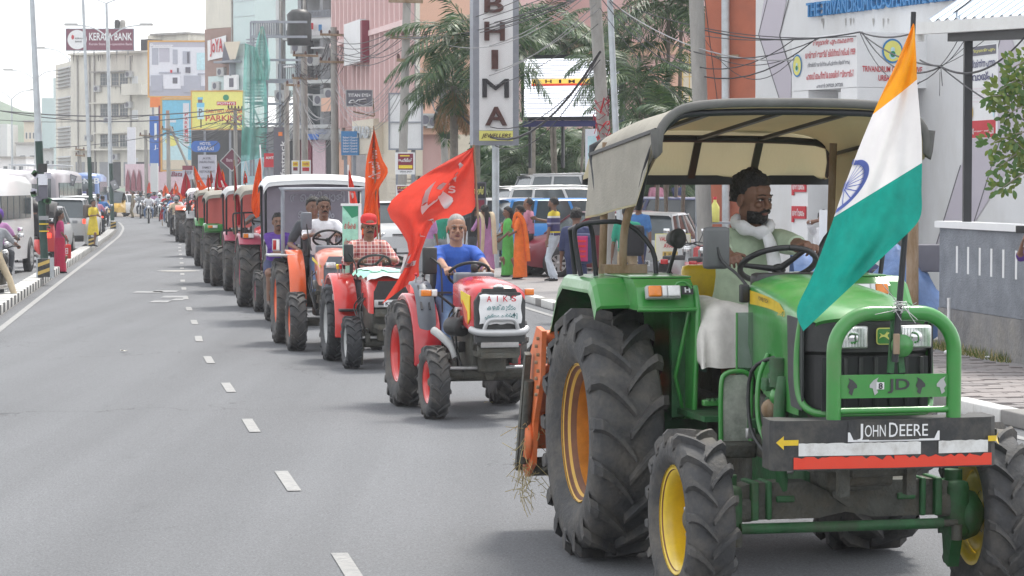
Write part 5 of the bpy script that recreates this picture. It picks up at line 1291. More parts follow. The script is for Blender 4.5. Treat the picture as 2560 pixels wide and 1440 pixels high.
d,hc=seated(T3,'moustached driver in a red cap and checked pink shirt on the third tractor',k=1.05,hk=1.1,seat=.9,swx=.5,swz=1.22,shirt='plaid',pants='charcoal',skin='skin_m',hair='crop',beard='moustache',sleeve='elbow',voxel=.011,feet=((.7,-.2,.35),(.7,.2,.35)),hyaw=R(2),girth=1.1,fine=True,pitch=R(5))
b=MB();b.X=Matrix.Translation(hc+Vector((-.012,0,.075))) @ Matrix.Scale(1.16,4)
b.lathe([(.088,-.03),(.092,.0),(.09,.03),(.07,.06),(.03,.075),(0,.078)],'redcl',ax='Z',n=20);b.grid([[(.05+.0*j,.075*math.sin(R(a)),-.022) if j == 0 else (.085+.075*math.cos(R(a)),.072*math.sin(R(a)),-.03-.012*math.cos(R(a))) for a in range(-90,91,15)] for j in (0,1)],'redcl');b.build('cap',d)
# 4: orange tractor
T4=gtractor('orange tractor with a square roll bar and driver in white shirt, fourth in the line',(-2.62,34.4),11,Rr=.59,rw=.28,rr=.39,fw=.22,wb=1.62,tr=.55,tf=.55,hz=1.33,hy=.27,hx0=.9,nose=.42,swx=.55,swz=1.46,seatz=1.05,grillez=.72,fend='korange',hood='kcoral',rim='korange',fgap=.1,fa=(-2,130),grille='greyplastic',fo=-.02)
b=MB();b.tube(smooth_path([(0,-.56,1.15),(0,-.56,1.8),(0,-.555,2.1),(0,-.52,2.125),(0,.52,2.125),(0,.555,2.1),(0,.56,1.8),(0,.56,1.15)],2),.027,'steelgrey',8);b.build('roll_bar',T4)
mirror(T4,(.8,-.32,1.7),.15,.24,[(.82,-.32,1.66),(.84,-.3,1.5),(.88,-.26,1.3)],m='greyplastic')
lamp(T4,(.05,-.66,1.36),.1,.16,.05,(('redlens',.5),('lenswhite',.5)))
b=MB();b.box((1.98,0,.93),(.1,.52,.06),'lightgrey',bev=.015);b.box((2.0,0,.82),(.12,.5,.2),'greyplastic',bev=.04);b.build('bumper',T4)
b=MB()
for s in (-1,1):b.prism([(1.1,1.22),(2.0,1.14),(2.02,1.11),(1.1,1.18)],s*.277,s*.271,'yellow')
b.build('side_stripe',T4)
b=MB();b.box((.05,-.6,1.22),(.5,.36,.03),'lightgrey',bev=.01);b.build('fender_top',T4)
d,hc=seated(T4,'bearded driver in a white shirt on the orange tractor',k=1.06,hk=1.1,seat=1.1,swx=.55,swz=1.46,shirt='whitecl',pants='jeans',skin='skin_d',hair='short',beard='moustache',voxel=.011,feet=((.85,-.24,.5),(.85,.24,.5)),hyaw=R(4),fine=True)
d=person(T4.location,T4.rotation_euler.z,'person mostly hidden behind the driver in the white shirt')
human(d,(-.42,-.06,1.2),(-.36,-.1,1.7),((-.1,-.35,1.3),(-.1,.1,1.3)),((-.3,-.2,.6),(-.3,.2,.6)),k=1.1,shirt='charcoal',pants='blackcl',skin='skin_d',voxel=.02,hyaw=R(10))
# canopied tractors behind
def canopy(t,z,m,m2,x0=-.75,x1=.75,yw=.72,post='blacksteel',drop=.14,back=None,backz=.9):
    b=MB();rows=[]
    for x,dz in ((x0,-.12),(x0+.12,-.02),(0,.02),(x1-.12,0),(x1,-.07)):
        rows.append(smooth_path([(x,-yw-.05,z+dz-drop),(x,-yw+.0,z+dz-.05),(x,-yw+.12,z+dz),(x,0,z+dz+.03),(x,yw-.12,z+dz),(x,yw,z+dz-.05),(x,yw+.05,z+dz-drop)],3))
    b.grid(rows,m);b.grid([[p-Vector((0,0,.02)) for p in r][::-1] for r in rows],m2);b.grid([rows[-1],[p-Vector((.01,0,.07)) for p in rows[-1]]],m);b.build('canopy',t)
    if back:
        b=MB();b.grid([[(x0+.02+.02*math.sin(j*.9+i),lerp(-yw,yw,j/12),lerp(z-.1,z-backz,i/6)) for j in range(13)] for i in range(7)],back);b.build('back_banner',t)
    for x,y in ((x0+.1,-yw),(x0+.1,yw),(x1-.25,-yw),(x1-.25,yw)):
        q=MB();q.tube(smooth_path([(x,y,z-.06),(x-.02,y,z-.5),(x+(.0 if x < 0 else -.25),y*.98,1.15)]),.02,post,8);q.build('canopy_post',t)
mat('bannergrey',(.22,.205,.25),.8,var=.12,scale=2,trans=.3);mat('bannerred',(.5,.13,.12),.8,var=.1,scale=2,trans=.3)
T5=gtractor('tractor with white fenders and a long white canopy lined with a grey banner',(-3.2,40.0),9,Rr=.62,rw=.32,rr=.4,fw=.2,wb=1.75,tr=.62,tf=.58,hz=1.4,fend='lightgrey',hood='lightgrey',rim='lightgrey',swz=1.5,fgap=.09,seatz=1.1)
canopy(T5,2.31,'white','greyplastic',x0=-.8,x1=.8,yw=.8,back='bannergrey',backz=1.1)
b=MB();text_on(b,'തൊഴിലാളി',(-.74,.12,1.98),(0,1,0),(0,0,1),.9,.22,'adlav');text_on(b,'ഐക്യം',(-.74,.1,1.7),(0,1,0),(0,0,1),.6,.22,'adlav');b.build('lettering',T5)
d=person(T5.location,T5.rotation_euler.z,'youth in purple shirt and blue shorts perched on a white fender, hands clasped')
human(d,(.62,-.66,.98),(.72,-.62,1.43),((.98,-.50,1.12),(.98,-.48,1.12)),((1.08,-.79,.30),(1.12,-.59,.36)),k=1.02,hk=1.12,shirt='purple',pants='navycl',skin='skin_d',sleeve='short',style='shorts',hair='short',beard='moustache',voxel=.013,girth=.88,hyaw=R(0),knees=((1,-.05,.3),(1,0,.3)),shoe='brownpack',curl=1.2)
T6=gtractor('pink-fendered tractor with mud-caked large rear tyres behind the white canopy',(-4.15,44.6),11,Rr=.62,rw=.36,rr=.36,fw=.2,wb=1.8,tr=.6,tf=.55,hz=1.35,fend='mpink',hood='mpink',rim='mpink',swz=1.45,fgap=.07,seatz=1.1,fa=(48,150))
canopy(T6,2.16,'canvas','blackplastic',yw=.75)
b=MB();b.tube(smooth_path([(.1,-.85,1.3),(.08,-.87,1.62),(.1,-.8,1.68),(.1,-.4,1.68),(.1,-.3,1.6),(.1,-.28,1.3)]),.016,'blacksteel');b.tube([(.1,-.65,1.3),(.1,-.68,1.68)],.013,'blacksteel');b.build('grab_rail',T6)
lamp(T6,(.35,-.62,1.28),.2,.09,.04)
T7=gtractor('tractor with a dull pink fender and grey canopy, just behind the mud-caked one',(-5.2,51.2),10,Rr=.58,rw=.33,rr=.4,fw=.2,wb=1.7,tr=.58,tf=.55,hz=1.35,fend='mpink',hood='mred',rim='mpink',swz=1.45,fa=(48,150))
canopy(T7,2.14,'lightgrey','blackplastic',back='bannerred',backz=.85)
T8=gtractor('bright green tractor with an orange side lamp under a grey-black canopy',(-6.1,55.3),10,Rr=.62,rw=.33,rr=.45,fw=.26,wb=1.75,tr=.6,tf=.58,hz=1.45,fend='jdgreen',hood='jdgreen',rim='jdyellow',swz=1.5,fgap=.08,fa=(48,150))
canopy(T8,2.03,'canvas','blackplastic',back='bannerred',backz=.85)
b=MB();b.box((.5,-.58,1.24),(.04,.4,.16),'jdgreen',bev=.01);b.build('lamp_panel',T8);lamp(T8,(.53,-.6,1.26),.22,.07,.03)
T9=gtractor('green tractor with a pale canopy and yellow wheels, second of the two green ones',(-7.75,66.6),10,Rr=.62,rw=.33,rr=.42,fw=.22,wb=1.75,tr=.6,tf=.58,hz=1.45,fend='jdgreen',hood='jdgreen',rim='jdyellow',swz=1.5,fa=(45,150))
canopy(T9,2.04,'canvas','blackplastic',back='bannerred')
T10=gtractor('cream tractor with a white-edged canopy, next after the green ones',(-9.2,76),10,Rr=.66,rw=.36,rr=.42,fw=.22,wb=1.75,tr=.6,tf=.58,hz=1.45,fend='lightgrey',hood='mred2',rim='lightgrey',swz=1.5,fa=(45,150))
canopy(T10,2.05,'white','blackplastic')
T11=gtractor('tractor without a canopy and with an orange hood far down the line',(-12.1,95),9,Rr=.66,rw=.36,rr=.42,fw=.22,wb=1.75,tr=.6,tf=.58,hz=1.45,fend='korange',hood='korange',rim='korange',swz=1.5,fa=(50,150))
T12=gtractor('brownish tractor at the very end of the line, before the motorcycles',(-14.1,108),9,Rr=.66,rw=.36,rr=.42,fw=.22,wb=1.75,tr=.6,tf=.58,hz=1.45,fend='korange',hood='mred',rim='rustpole',swz=1.5,fa=(50,150))
for t_,lab,c_ in ((T6,'driver in dark clothes on the pink-fendered tractor','charcoal'),(T7,'driver in a grey shirt on the second pink-fendered tractor','greycl'),(T8,'driver in white on the bright green tractor','whitecl'),(T9,'driver in pale blue on the second green tractor','paleblue'),(T10,'driver in cream on the white-edged canopied tractor','creamcl'),(T11,'driver in red on the orange-hooded tractor far back','redcl')):
    seated(t_,lab,k=1.05,seat=.98,swx=.5,swz=1.45,shirt=c_,pants='charcoal',skin='skin_d',voxel=.022,face=False)
# ---------------------------------------------------------------- red flags
def hammer(clo,b,cu,cv,su,sv,m='flagwhite'):
    arcp=[(cu+su*math.cos(R(a)),cv+sv*math.sin(R(a))) for a in range(100,300,10)];inn=[(cu+su*.22+su*.72*math.cos(R(a)),cv+sv*.80*math.sin(R(a))) for a in range(290,105,-10)]
    clo.decal(b,arcp+inn,m)
    clo.decal(b,[(cu-su*.95,cv+sv*1.1),(cu-su*.75,cv+sv*1.2),(cu+su*.75,cv-sv*.5),(cu+su*.6,cv-sv*.65)],m)
    clo.decal(b,[(cu+su*.25,cv-sv*.75),(cu+su*.75,cv-sv*1.15),(cu+su*1.25,cv-sv*.3),(cu+su*.85,cv-sv*.05)],m)
def redflag(label,left,right,d,pole,m='flagred',group=None,folds=(1.6,.05),dl=0,seed=0,marks=None,pr=.012,polem='rustpole',nu=16,nv=22):
    f=thing('red_flag',W(pole[0][0],pole[0][1],d),0,label,'flag',group);iv_=inv(f)
    c=Cloth(left,right,d-.02,folds,dl,seed);b=MB();b.X=iv_;c.sheet(b,m,nu=nu,nv=nv);b.build('flag_cloth',f)
    b=MB();b.X=iv_;b.tube([W(x,y,d) for x,y in pole],pr,polem,6);b.build('flag_pole',f)
    if marks:
        b=MB();b.X=iv_;marks(c,b);b.build('print',f)
    return f
def m_big(c,b):
    A=lambda pts:[(1000+x/4.235,380+y/4.235) for x,y in pts]
    c.pdecal(b,A([(383,305),(330,345),(270,410),(235,490),(225,570),(240,668),(300,590),(290,530),(300,460),(330,390)]),'flagwhite')
    c.pdecal(b,A([(240,668),(262,600),(440,420),(462,402),(455,430)]),'flagwhite')
    c.pdecal(b,A([(455,318),(490,325),(430,398),(382,385),(410,345)]),'flagwhite')
    c.pdecal(b,A([(435,430),(460,420),(555,485),(562,520),(500,590),(470,598),(440,560),(405,480)]),'flagwhite')
    c.pdecal(b,A([(640,110),(668,130),(625,175),(620,130)]),'flagwhite')
    c.pdecal(b,A([(603,205),(612,215),(585,245),(575,240)]),'flagwhite')
    c.pdecal(b,A([(590,250),(602,255),(598,322),(582,318),(580,292),(545,330),(520,352),(510,345),(560,290),(535,305),(540,290),(583,275)]),'flagwhite')
    c.pdecal(b,A([(590,372),(560,362),(528,368),(515,388),(530,402),(572,412),(566,424),(520,420),(514,432),(560,442),(588,430),(592,408),(575,396),(535,388),(545,378),(588,386)]),'flagwhite')
    B=lambda pts:[(940+x/4.8,480+y/4.8) for x,y in pts]
    c.pdecal(b,B([(270,770),(272,840),(320,890),(400,905),(462,875),(475,815),(440,838),(390,850),(335,835),(300,795)]),'flagwhite')
    c.pdecal(b,B([(345,745),(380,768),(412,738),(395,800),(350,860),(300,975),(268,960),(325,850)]),'flagwhite')
    c.pdecal(b,B([(690,328),(605,335),(680,385)]),'flagwhite');c.pdecal(b,B([(525,480),(545,520),(582,532),(545,540),(520,512)]),'flagwhite')
redflag('largest red flag with white emblem, billowing beside the driver in blue',[(1183,368),(1080,425),(990,490),(968,530),(1000,575),(1022,625),(1000,690),(955,760)],[(1184,368),(1185,420),(1186,480),(1184,527),(1130,545),(1085,555),(1050,640),(1048,690)],25.5,
        [(1200,800),(1196,560),(1184,362)],folds=(1.2,.09),dl=-.1,marks=m_big,pr=.014)
redflag('narrow orange-red flag with white script, between the two rear drivers',[(934,325),(915,410),(912,500),(905,560),(902,590)],[(936,325),(955,395),(970,430),(945,480),(950,560)],32.6,[(948,700),(940,500),(934,315)],m='flagred2',folds=(2,.07),seed=2,
        marks=lambda c,b:(c.text(b,'കിസാൻ സഭ',.15,.7,.2,.5,'flagwhite',rot=1),c.decal(b,[(.3,.14),(.62,.1),(.65,.15),(.35,.19)],'flagwhite')))
redflag('dark red flag hanging in front of the narrow orange-red one',[(930,470),(910,520),(905,600),(900,640)],[(945,470),(950,520),(948,580),(930,600)],33.0,[(955,720),(945,450)],m='flagdark',folds=(2,.06),seed=3)
redflag('small dark red flag with white marks at the edge of the white canopy',[(872,425),(872,470),(874,518)],[(873,425),(885,465),(895,515)],36,[(874,520),(870,412)],m='flagred',polem='white',folds=(1.5,.04),seed=5,marks=lambda c,b:c.decal(b,[(.3,.6),(.7,.65),(.6,.75),(.4,.8)],'flagwhite'))
redflag('bright orange-red flag hanging limp on a white pole by the white canopy',[(649,395),(636,450),(628,515),(640,545)],[(651,395),(655,440),(654,500),(648,542)],41,[(660,545),(655,450),(650,362)],m='flagred2',polem='white',folds=(1.5,.07),seed=1)
redflag('dark crimson flag drooping in front of the pink fender',[(586,415),(588,480),(592,540),(592,565)],[(588,415),(594,480),(606,540),(606,560)],45,[(590,620),(585,400)],m='flagdark',folds=(1.2,.04),seed=4)
redflag('red flag with a large white letter U over the grey canopies',[(545,408),(538,450),(535,485)],[(547,408),(560,450),(585,482)],56,[(538,560),(545,402)],m='flagdark',folds=(1.5,.06),seed=6,marks=lambda c,b:(c.text(b,'U',.15,.7,.55,.85,'flagwhite'),))
redflag('red flag with scattered white marks beside the flag with the letter',[(485,415),(490,455),(498,478)],[(486,415),(505,450),(518,470)],66,[(498,560),(484,412)],m='flagred2',folds=(1.5,.06),seed=7,marks=lambda c,b:(c.text(b,'T',.3,.8,.6,.85,'flagwhite'),))
redflag('plain red flag hanging straight above the end of the tractor line',[(463,430),(455,460),(452,485),(462,492)],[(465,430),(476,460),(474,490),(466,494)],95,[(470,520),(464,425)],m='flagdark',folds=(1.5,.08),seed=8)
far=[(372,455,158,9),(430,470,140,14),(412,462,145,12),(445,478,125,12),(404,520,128,10),(455,470,118,10),(520,440,62,9),(527,430,70,6),(555,425,68,8),(612,430,60,8),(418,475,150,12),(438,455,133,10),(495,455,90,10)]
for i,(x,y,d_,w_) in enumerate(far):
    oc=sorted(q for q in far if (q[0] < 460) == (x < 460)).index((x,y,d_,w_));OR=('first','second','third','fourth','fifth','sixth','seventh','eighth','ninth')
    redflag('small red flag in the far crowd, %s from the left' % OR[oc] if x < 460 else 'small red flag above the rear canopies, %s from the left' % OR[oc],[(x,y),(x-w_*.4,y+14),(x-w_*.5,y+30)],[(x+1,y),(x+w_*.7,y+12),(x+w_*.9,y+27)],d_,[(x+2,y+45),(x,y-3)],m=('flagred','flagdark','flagred2')[i%3],
            group='small red flags in the far crowd' if x < 460 else 'small red flags above the rear canopies',folds=(1.3,.1),seed=i,nu=8,nv=10,pr=.02,marks=(lambda c,b:c.decal(b,[(.3,.4),(.6,.38),(.7,.55),(.45,.7)],'flagwhite')) if i%2 else None)
# ---------------------------------------------------------------- buildings
def bld(name,label,loc,cat='building'):return thing(name,(*loc,0),0,label,cat)
def fbox(t,face,name,rect,front,back,m,px=True,parent=None):
    b=part(name,t);face.box(b,rect,front,back,m,px);return done(b,parent)
def fpoly(b,face,pts,off,m,px=True):
    X0=b.X;b.X=X0 @ face.M;q=[face.at(*p) if px else p for p in pts]
    b.add([(u,-off,z) for u,z in q],[tuple(range(len(q)))],m);b.X=X0
def window(t,face,rect,m='windowglass',fm='white',px=True,mull=2,depth=.12,bars=0,sill=True):
    b=part('window',t);u0,u1,z0,z1=face.r(*rect) if px else rect
    w_=u1-u0;f=max(.04,w_*.035)
    for r_ in ((u0,u1,z0,z0+f),(u0,u1,z1-f,z1),(u0,u0+f,z0+f,z1-f),(u1-f,u1,z0+f,z1-f)):face.box(b,r_,.03,.1,fm,False)
    for k in range(1,mull):u=lerp(u0,u1,k/mull);face.box(b,(u-f/2,u+f/2,z0+f,z1-f),.025,.1,fm,False)
    for k in range(bars):z=lerp(z0,z1,(k+1)/(bars+1));face.box(b,(u0+f,u1-f,z-.015,z+.015),.02,.0,fm,False)
    if sill:face.box(b,(u0-.08,u1+.08,z0-.1,z0-.005),.14,.05,'concrete',False)
    o=done(b);g=part('pane',t);face.box(g,(u0+f,u1-f,z0+f,z1-f),.012,.01,m,False);done(g,o);return o
# the co-operative bank
BK=bld('bank_building','tall white office with slanted lilac bands and blue raised lettering',(4.7,48))
fa=Face((4.70,48.0),(10.4,35.2))
b=part('wall',BK);fa.box(b,(0,fa.L,.1,12),0,9,'whitewall',False);done(b)
b=part('wall_bands',BK)
for pts in ([(1920,-60),(1980,-60),(1950,88),(1980,185),(1978,260),(1960,276),(1898,88)],[(1962,280),(2010,330),(2060,480),(2010,600)],[(2560,190),(2600,60),(2640,60),(2600,300),(2435,560),(2340,612),(2381,480),(2405,413),(2503,95),(2520,60)]):fpoly(b,fa,pts,.012,'mauve')
done(b)
b=part('wall_joints',BK)
for (x0,y0,x1,y1) in ((1922,-10,1898,86),(1898,86,1960,278),(1976,-10,1950,88),(1950,88,1982,190),(2538,233,2435,560),(2403,413,2343,610),(2503,95,2494,130)):
    (u0,z0),(u1,z1)=fa.at(x0,y0),fa.at(x1,y1);X0=b.X;b.X=X0 @ fa.M;b.bar((u0,-.014,z0),(u1,-.014,z1),.02,.006,'joint',up=(0,1,0));b.X=X0
done(b)
b=part('sign_letters',BK);(u0,z0)=fa.at(2025,44);(u1,_)=fa.at(2420,0);z1=fa.at(2025,8)[1]
fa.text(b,'THE TRIVANDRUM CO-OPERATIVE URBAN BANK',(u0,u1+.55,z0,z1),'signblue',off=.09,px=False,depth=.085);done(b)
PO=bld('sign_portal','white entrance portal with red bank lettering and a round green and yellow emblem',(5.4,43),'portal')
C_,Lp,Rp=(5.83,42.04),(4.95,43.99),(7.08,42.6)
fl,fr=Face(Lp,C_),Face(C_,Rp)
b=part('portal_box',PO);fl.box(b,(0,fl.L,3.84,4.77),0,1.4,'white',False);done(b)
for nm,(a,c) in (('left',(0,.55)),('right',(fl.L-.52,fl.L))):
    b=part('pillar',PO);fl.box(b,(a,c,.1,3.835),-.01,.62,'white',False);done(b)
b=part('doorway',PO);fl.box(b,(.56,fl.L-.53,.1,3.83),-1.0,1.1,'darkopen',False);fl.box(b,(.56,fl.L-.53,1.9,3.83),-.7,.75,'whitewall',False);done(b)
b=part('lettering',PO)
L=fl.L;z=lambda q:lerp(4.77,3.84,q)
for tx,q0,q1,m,h in (('തിരുവനന്തപുരം സഹകരണ',.34,.95,'sred',.13),('അർബൻ ബാങ്ക് ലിമിറ്റഡ് നമ്പർ 1959',.22,.98,'sred',.13),('(റിസർവ്വ് ബാങ്കിന്റെ പരിപൂർണ്ണ നിയന്ത്രണം)',.26,.9,'addark',.1),('ഹെഡ് ഓഫീസ് & മെയിൻ ബ്രാഞ്ച്',.24,.96,'sred',.13),('ഫോൺ: 2479229, 2477205',.4,.8,'addark',.08)):
    k_={'ത':0,'അ':1,'(':2,'ഹ':3,'ഫ':4}[tx[0]];zc=z(.14+.2*k_);fl.text(b,tx,(L*q0,L*q1,zc-h/2,zc+h/2),m,px=False,off=.012)
fr.text(b,'TRIVANDRUM CO-OPERATIVE',(.1,1.30,4.1,4.2),'sred',px=False,off=.012);fr.text(b,'URBAN BANK',(.42,.98,3.95,4.05),'sred',px=False,off=.012)
for (a,c,tt) in ((.06,.5,('സ്വർണ്ണ','പണയ')),(L-.48,L-.04,('ലോക്കർ','സൗകര്യം'))):
    for i_,tx in enumerate(tt):fl.text(b,tx,(a,c,3.42-i_*.35,3.62-i_*.35),'sred',px=False,off=.0225)
fr.text(b,'ബാങ്ക്',(.12,.3,2.9,3.6),'sred',px=False,off=.012)
done(b)
def disc(b,face,cu,cz,ru,rz,off,m,n=28):
    X0=b.X;b.X=X0 @ face.M;b.add([(cu+ru*math.cos(6.2832*i/n),-off,cz+rz*math.sin(6.2832*i/n)) for i in range(n)],[tuple(range(n))],m);b.X=X0
for fc,cu,cz,r_ in ((fl,.2,4.28,.16),(fr,.7,4.46,.21)):
    b=part('emblem',PO);disc(b,fc,cu,cz,r_,r_*1.25 if fc is fl else r_,.012,'signblue');disc(b,fc,cu,cz,r_*.84,(r_*1.25 if fc is fl else r_)*.84,.016,'lemon');disc(b,fc,cu,cz+r_*.1,r_*.2,r_*.22,.02,'cyanlt');disc(b,fc,cu,cz-r_*.35,r_*.34,r_*.3,.02,'cyanlt');disc(b,fc,cu,cz-r_*.25,r_*.24,r_*.26,.024,'green');done(b)
for (a,c,zz,h) in ((.04,.52,2.16,.2),(.04,.52,1.7,.22),(L-.5,L-.02,2.1,.22)):
    b=part('ribbon_sign',PO);fl.box(b,(a,c,zz-h/2,zz+h/2),.02,0,'sred',False);fl.box(b,(a,a+.07,zz-h*.8,zz-h/2),.02,0,'sred',False);fl.text(b,'അതിവേഗം',(a+.04,c-.04,zz-h*.3,zz+h*.3),'white',px=False,off=.025);done(b)
BN=bld('hanging_banner','white loan banner with purple writing and a red hours panel',tuple(W(2457,220,37.6)[:2]),'banner')
fb=Face(tuple(W(2425,220,38.2)[:2]),tuple(W(2490,220,37.3)[:2]))
r_=fb.r(2425,112,2490,345);b=part('banner_sheet',BN);fb.box(b,r_,.0,.03,'white',False);done(b)
u0,u1,z0,z1=r_;zz=lambda q:lerp(z1,z0,q);b=part('print',BN)
fb.box(b,(u0,u1,zz(.11),zz(.01)),.005,0,'addark',False);fb.text(b,'തിരുവനന്തപുരം',(u0+.05,u1-.02,zz(.085),zz(.04)),'lemon',px=False,off=.01)
fb.text(b,'സ്വർണ്ണ പണയ',(u0+.02,u1-.02,zz(.24),zz(.15)),'navy',px=False);fb.text(b,'വായ്പ',(u0+.1,u1-.1,zz(.38),zz(.29)),'navy',px=False)
for q in (.46,.49,.53,.56,.6):fb.text(b,'അർബൻ ബാങ്ക് ലിമിറ്റഡ്',(u0+.06,u1-.08,zz(q+.012),zz(q-.008)),'pinkad',px=False,boff=0)
fb.box(b,(u0,u1,zz(.995),zz(.81)),.005,0,'sred',False);fb.text(b,'8.30',(u0+.03,u0+.17,zz(.96),zz(.89)),'white',px=False,off=.01);fb.text(b,'6.30',(u1-.19,u1-.05,zz(.96),zz(.89)),'white',px=False,off=.01);fb.text(b,'മുതൽ',(u0+.19,u1-.2,zz(.935),zz(.915)),'white',px=False,off=.01)
disc(b,fb,u0+.09,zz(.72),.05,.09,.01,'gold');disc(b,fb,u1-.06,zz(.7),.03,.12,.01,'cyanlt');done(b)
# terracotta block with drain pipe
TC=bld('terracotta_block','terracotta red building edge with a pale drain pipe, beside the bank',tuple(W(1830,300,53)[:2]))
ft=Face(tuple(W(1762,300,53)[:2]),tuple(W(1892,300,52.4)[:2]))
b=part('wall',TC);ft.box(b,(0,ft.L,.1,12),0,3,'terracotta',False);done(b)
b=part('drain_pipe',TC);X0=b.X;u=ft.at(1824,200)[0];b.X=X0 @ ft.M;b.tube([(u-.06,-.14,9),(u,-.14,.2)],.085,'galv',12);b.box((u,-.1,4.9),(.5,.08,.06),'rustpole');b.X=X0;done(b)
# grey boundary wall with white coping and slots
WL=bld('boundary_wall','grey rendered boundary wall with upright slots and white coping',(5.6,31),'wall')
wf=Face((5.50,31.9),(6.35,26.2));H=1.64
b=part('wall_body',WL);sl=[wf.at(x,620)[0] for x in (2392,2420,2449,2478,2508,2540)];sw=.085;zt_,zb_=1.42,1.08
edges=[0]+[e for s in sl for e in (s-sw/2,s+sw/2)]+[wf.L]
wf.box(b,(0,wf.L,.62,zb_),0,.2,'wallgrey',False);wf.box(b,(0,wf.L,zt_,H),0,.2,'wallgrey',False)
for i in range(0,len(edges),2):wf.box(b,(edges[i],edges[i+1],zb_,zt_),0,.2,'wallgrey',False)
done(b)
b=part('wall_base',WL);wf.box(b,(0,wf.L,0,.615),.015,.22,'wallstone',False);done(b)
for s in sl:
    b=part('slot',WL);wf.box(b,(s-sw/2+.002,s+sw/2-.002,zb_,zt_),-.003,.1,'white',False);done(b)
b=part('coping',WL);wf.box(b,(-.06,wf.L,H+.002,H+.085),.05,.26,'white',False);done(b)
SH=bld('steel_canopy','blue-grey tin awning with a white gutter on a black steel post',(5.9,31),'awning')
b=part('post',SH);p0=W(2411,560,31.2);b.box((p0.x+.03,p0.y,2.95),(.1,.1,2.45),'blacksteel');done(b)
b=part('rail',SH);q0,q1=W(2420,566,31.1),W(2600,582,28.6);b.bar(q0,q1,.06,.09,'blacksteel');done(b)
b=part('beam',SH);q0,q1=W(2378,92,31.3),W(2600,84,29.0);b.bar(q0,q1,.1,.12,'blacksteel');done(b)
b=part('gutter',SH);q0,q1=W(2290,72,31.8),W(2610,52,28.8);b.bar(q0,q1,.14,.15,'gutterwhite');b.bar(q0+Vector((-.0,-.075,.055)),q1+Vector((0,-.075,.055)),.03,.03,'gutterwhite');b.tube([q0+Vector((.06,0,-.06)),q0+Vector((.06,0,-.16))],.05,'gutterwhite');done(b)
b=part('roof_sheet',SH);rows=[]
for i in range(2):
    row=[]
    for j in range(61):
        a=lerp(2320,2660,j/60);p=W(a,lerp(52,34,j/60) ,lerp(31.7,28.3,j/60));
        up_=Vector((1.2,1.4,.75))*i;row.append(p+up_+Vector((0,0,.02 if (j%4)<2 else -.02)))
    rows.append(row)
b.grid(rows,'tinroof',smooth=False);done(b)
# pink jewellers building
PK=bld('pink_building','large pale pink building rising behind the palms',tuple(W(1400,300,99)[:2]))
fp=Face(tuple(W(1075,300,102)[:2]),tuple(W(1790,300,97)[:2]))
b=part('wall',PK);fp.box(b,(0,fp.L,.1,16),0,8,'pinkwall',False);done(b)
b=part('peach_band',PK);fp.box(b,(1290,108,1760,140),.15,0,'peach');fp.box(b,(1600,170,1700,260),.12,0,'peach');done(b)
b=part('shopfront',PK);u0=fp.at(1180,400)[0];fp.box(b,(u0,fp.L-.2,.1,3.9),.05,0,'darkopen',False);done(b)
for r_ in ((1655,165,1700,300),(1706,120,1742,300),(1420,60,1450,100)):window(PK,fp,r_,'beige','gold',bars=4)
b=part('grey_bay',PK);fp.box(b,(1180,-200,1290,500),.5,0,'palebuild');done(b)
# jewellers' pylon sign
PS=bld('pylon_sign','tall grey-framed vertical jewellers sign with dark raised letters',tuple(W(1237,500,62)[:2]),'sign')
fy=Face(tuple(W(1183,200,62)[:2]),tuple(W(1297,200,62.3)[:2]));zt1,zb1=9.5,fy.at(1240,363)[1]
b=part('sign_case',PS);fy.box(b,(0,fy.L,zb1,zt1),0,.35,'steelgrey',False);done(b)
u0,u1=fy.L*.13,fy.L*.865;zw0=fy.at(1240,352)[1]
b=part('white_panel',PS);fy.box(b,(u0,u1,fy.at(1240,326)[1],zt1-.1),.02,0,'white',False);done(b)
b=part('yellow_panel',PS);fy.box(b,(u0,u1,zw0,fy.at(1240,327)[1]),.025,0,'lemon',False);fy.text(b,'JEWELLERS',(u0+.05,u1-.05,fy.at(1240,347)[1],fy.at(1240,334)[1]),'inkbrown',px=False,off=.035,shear=.25);done(b)
for ch,(y0,y1),(x0,x1) in (('B',(-12,32),(1210,1257)),('H',(55,102),(1210,1260)),('I',(125,173),(1228,1243)),('M',(197,244),(1205,1270)),('A',(267,314),(1212,1266)),('.',(-60,-50),(1230,1240))):
    b=part('letter',PS);fy.text(b,ch,(x0,y0,x1,y1),'ink' if ch == 'M' else 'inkbrown',off=.1,depth=.08,boff=.02 if ch != 'M' else 0.);done(b)
b=part('sign_post',PS);c=W(1239,400,62.3);b.tube([(c.x,c.y,.1),(c.x,c.y,zb1)],.09,'galv',12);done(b)
# LED wall
LD=bld('led_screen','bright white advertising screen with an orange strip, on a dark frame',tuple(W(1420,300,68)[:2]),'screen')
fd=Face(tuple(W(1302,200,68)[:2]),tuple(W(1556,200,67)[:2]))
b=part('screen_frame',LD);fd.box(b,(1303,136,1556,300),0,.3,'blacksteel');fd.box(b,(1305,301,1556,316),-.05,.25,'navy');
for x in (1318,1400,1480,1545):fd.box(b,(x,300,x+6,420),-.1,.2,'blacksteel')
done(b)
b=part('screen_face',LD);fd.box(b,(1311,146,1548,291),.02,0,'ledwhite');done(b)
b=part('screen_rows',LD)
for k in range(22):y=150+k*6.3;fd.box(b,(1312,y,1547,y+1.8),.034,0,'adlav')
done(b)
b=part('screen_advert',LD);fd.box(b,(1330,197,1486,213),.036,0,'ledyellow');fd.box(b,(1330,209,1486,214),.04,0,'ledred');
for k_,ch in enumerate('BHIMA'):fd.text(b,ch,(1336+k_*29+(5 if ch == 'I' else 0),199,1352+k_*29-(5 if ch == 'I' else 0),208),'inkbrown',off=.06)
done(b)
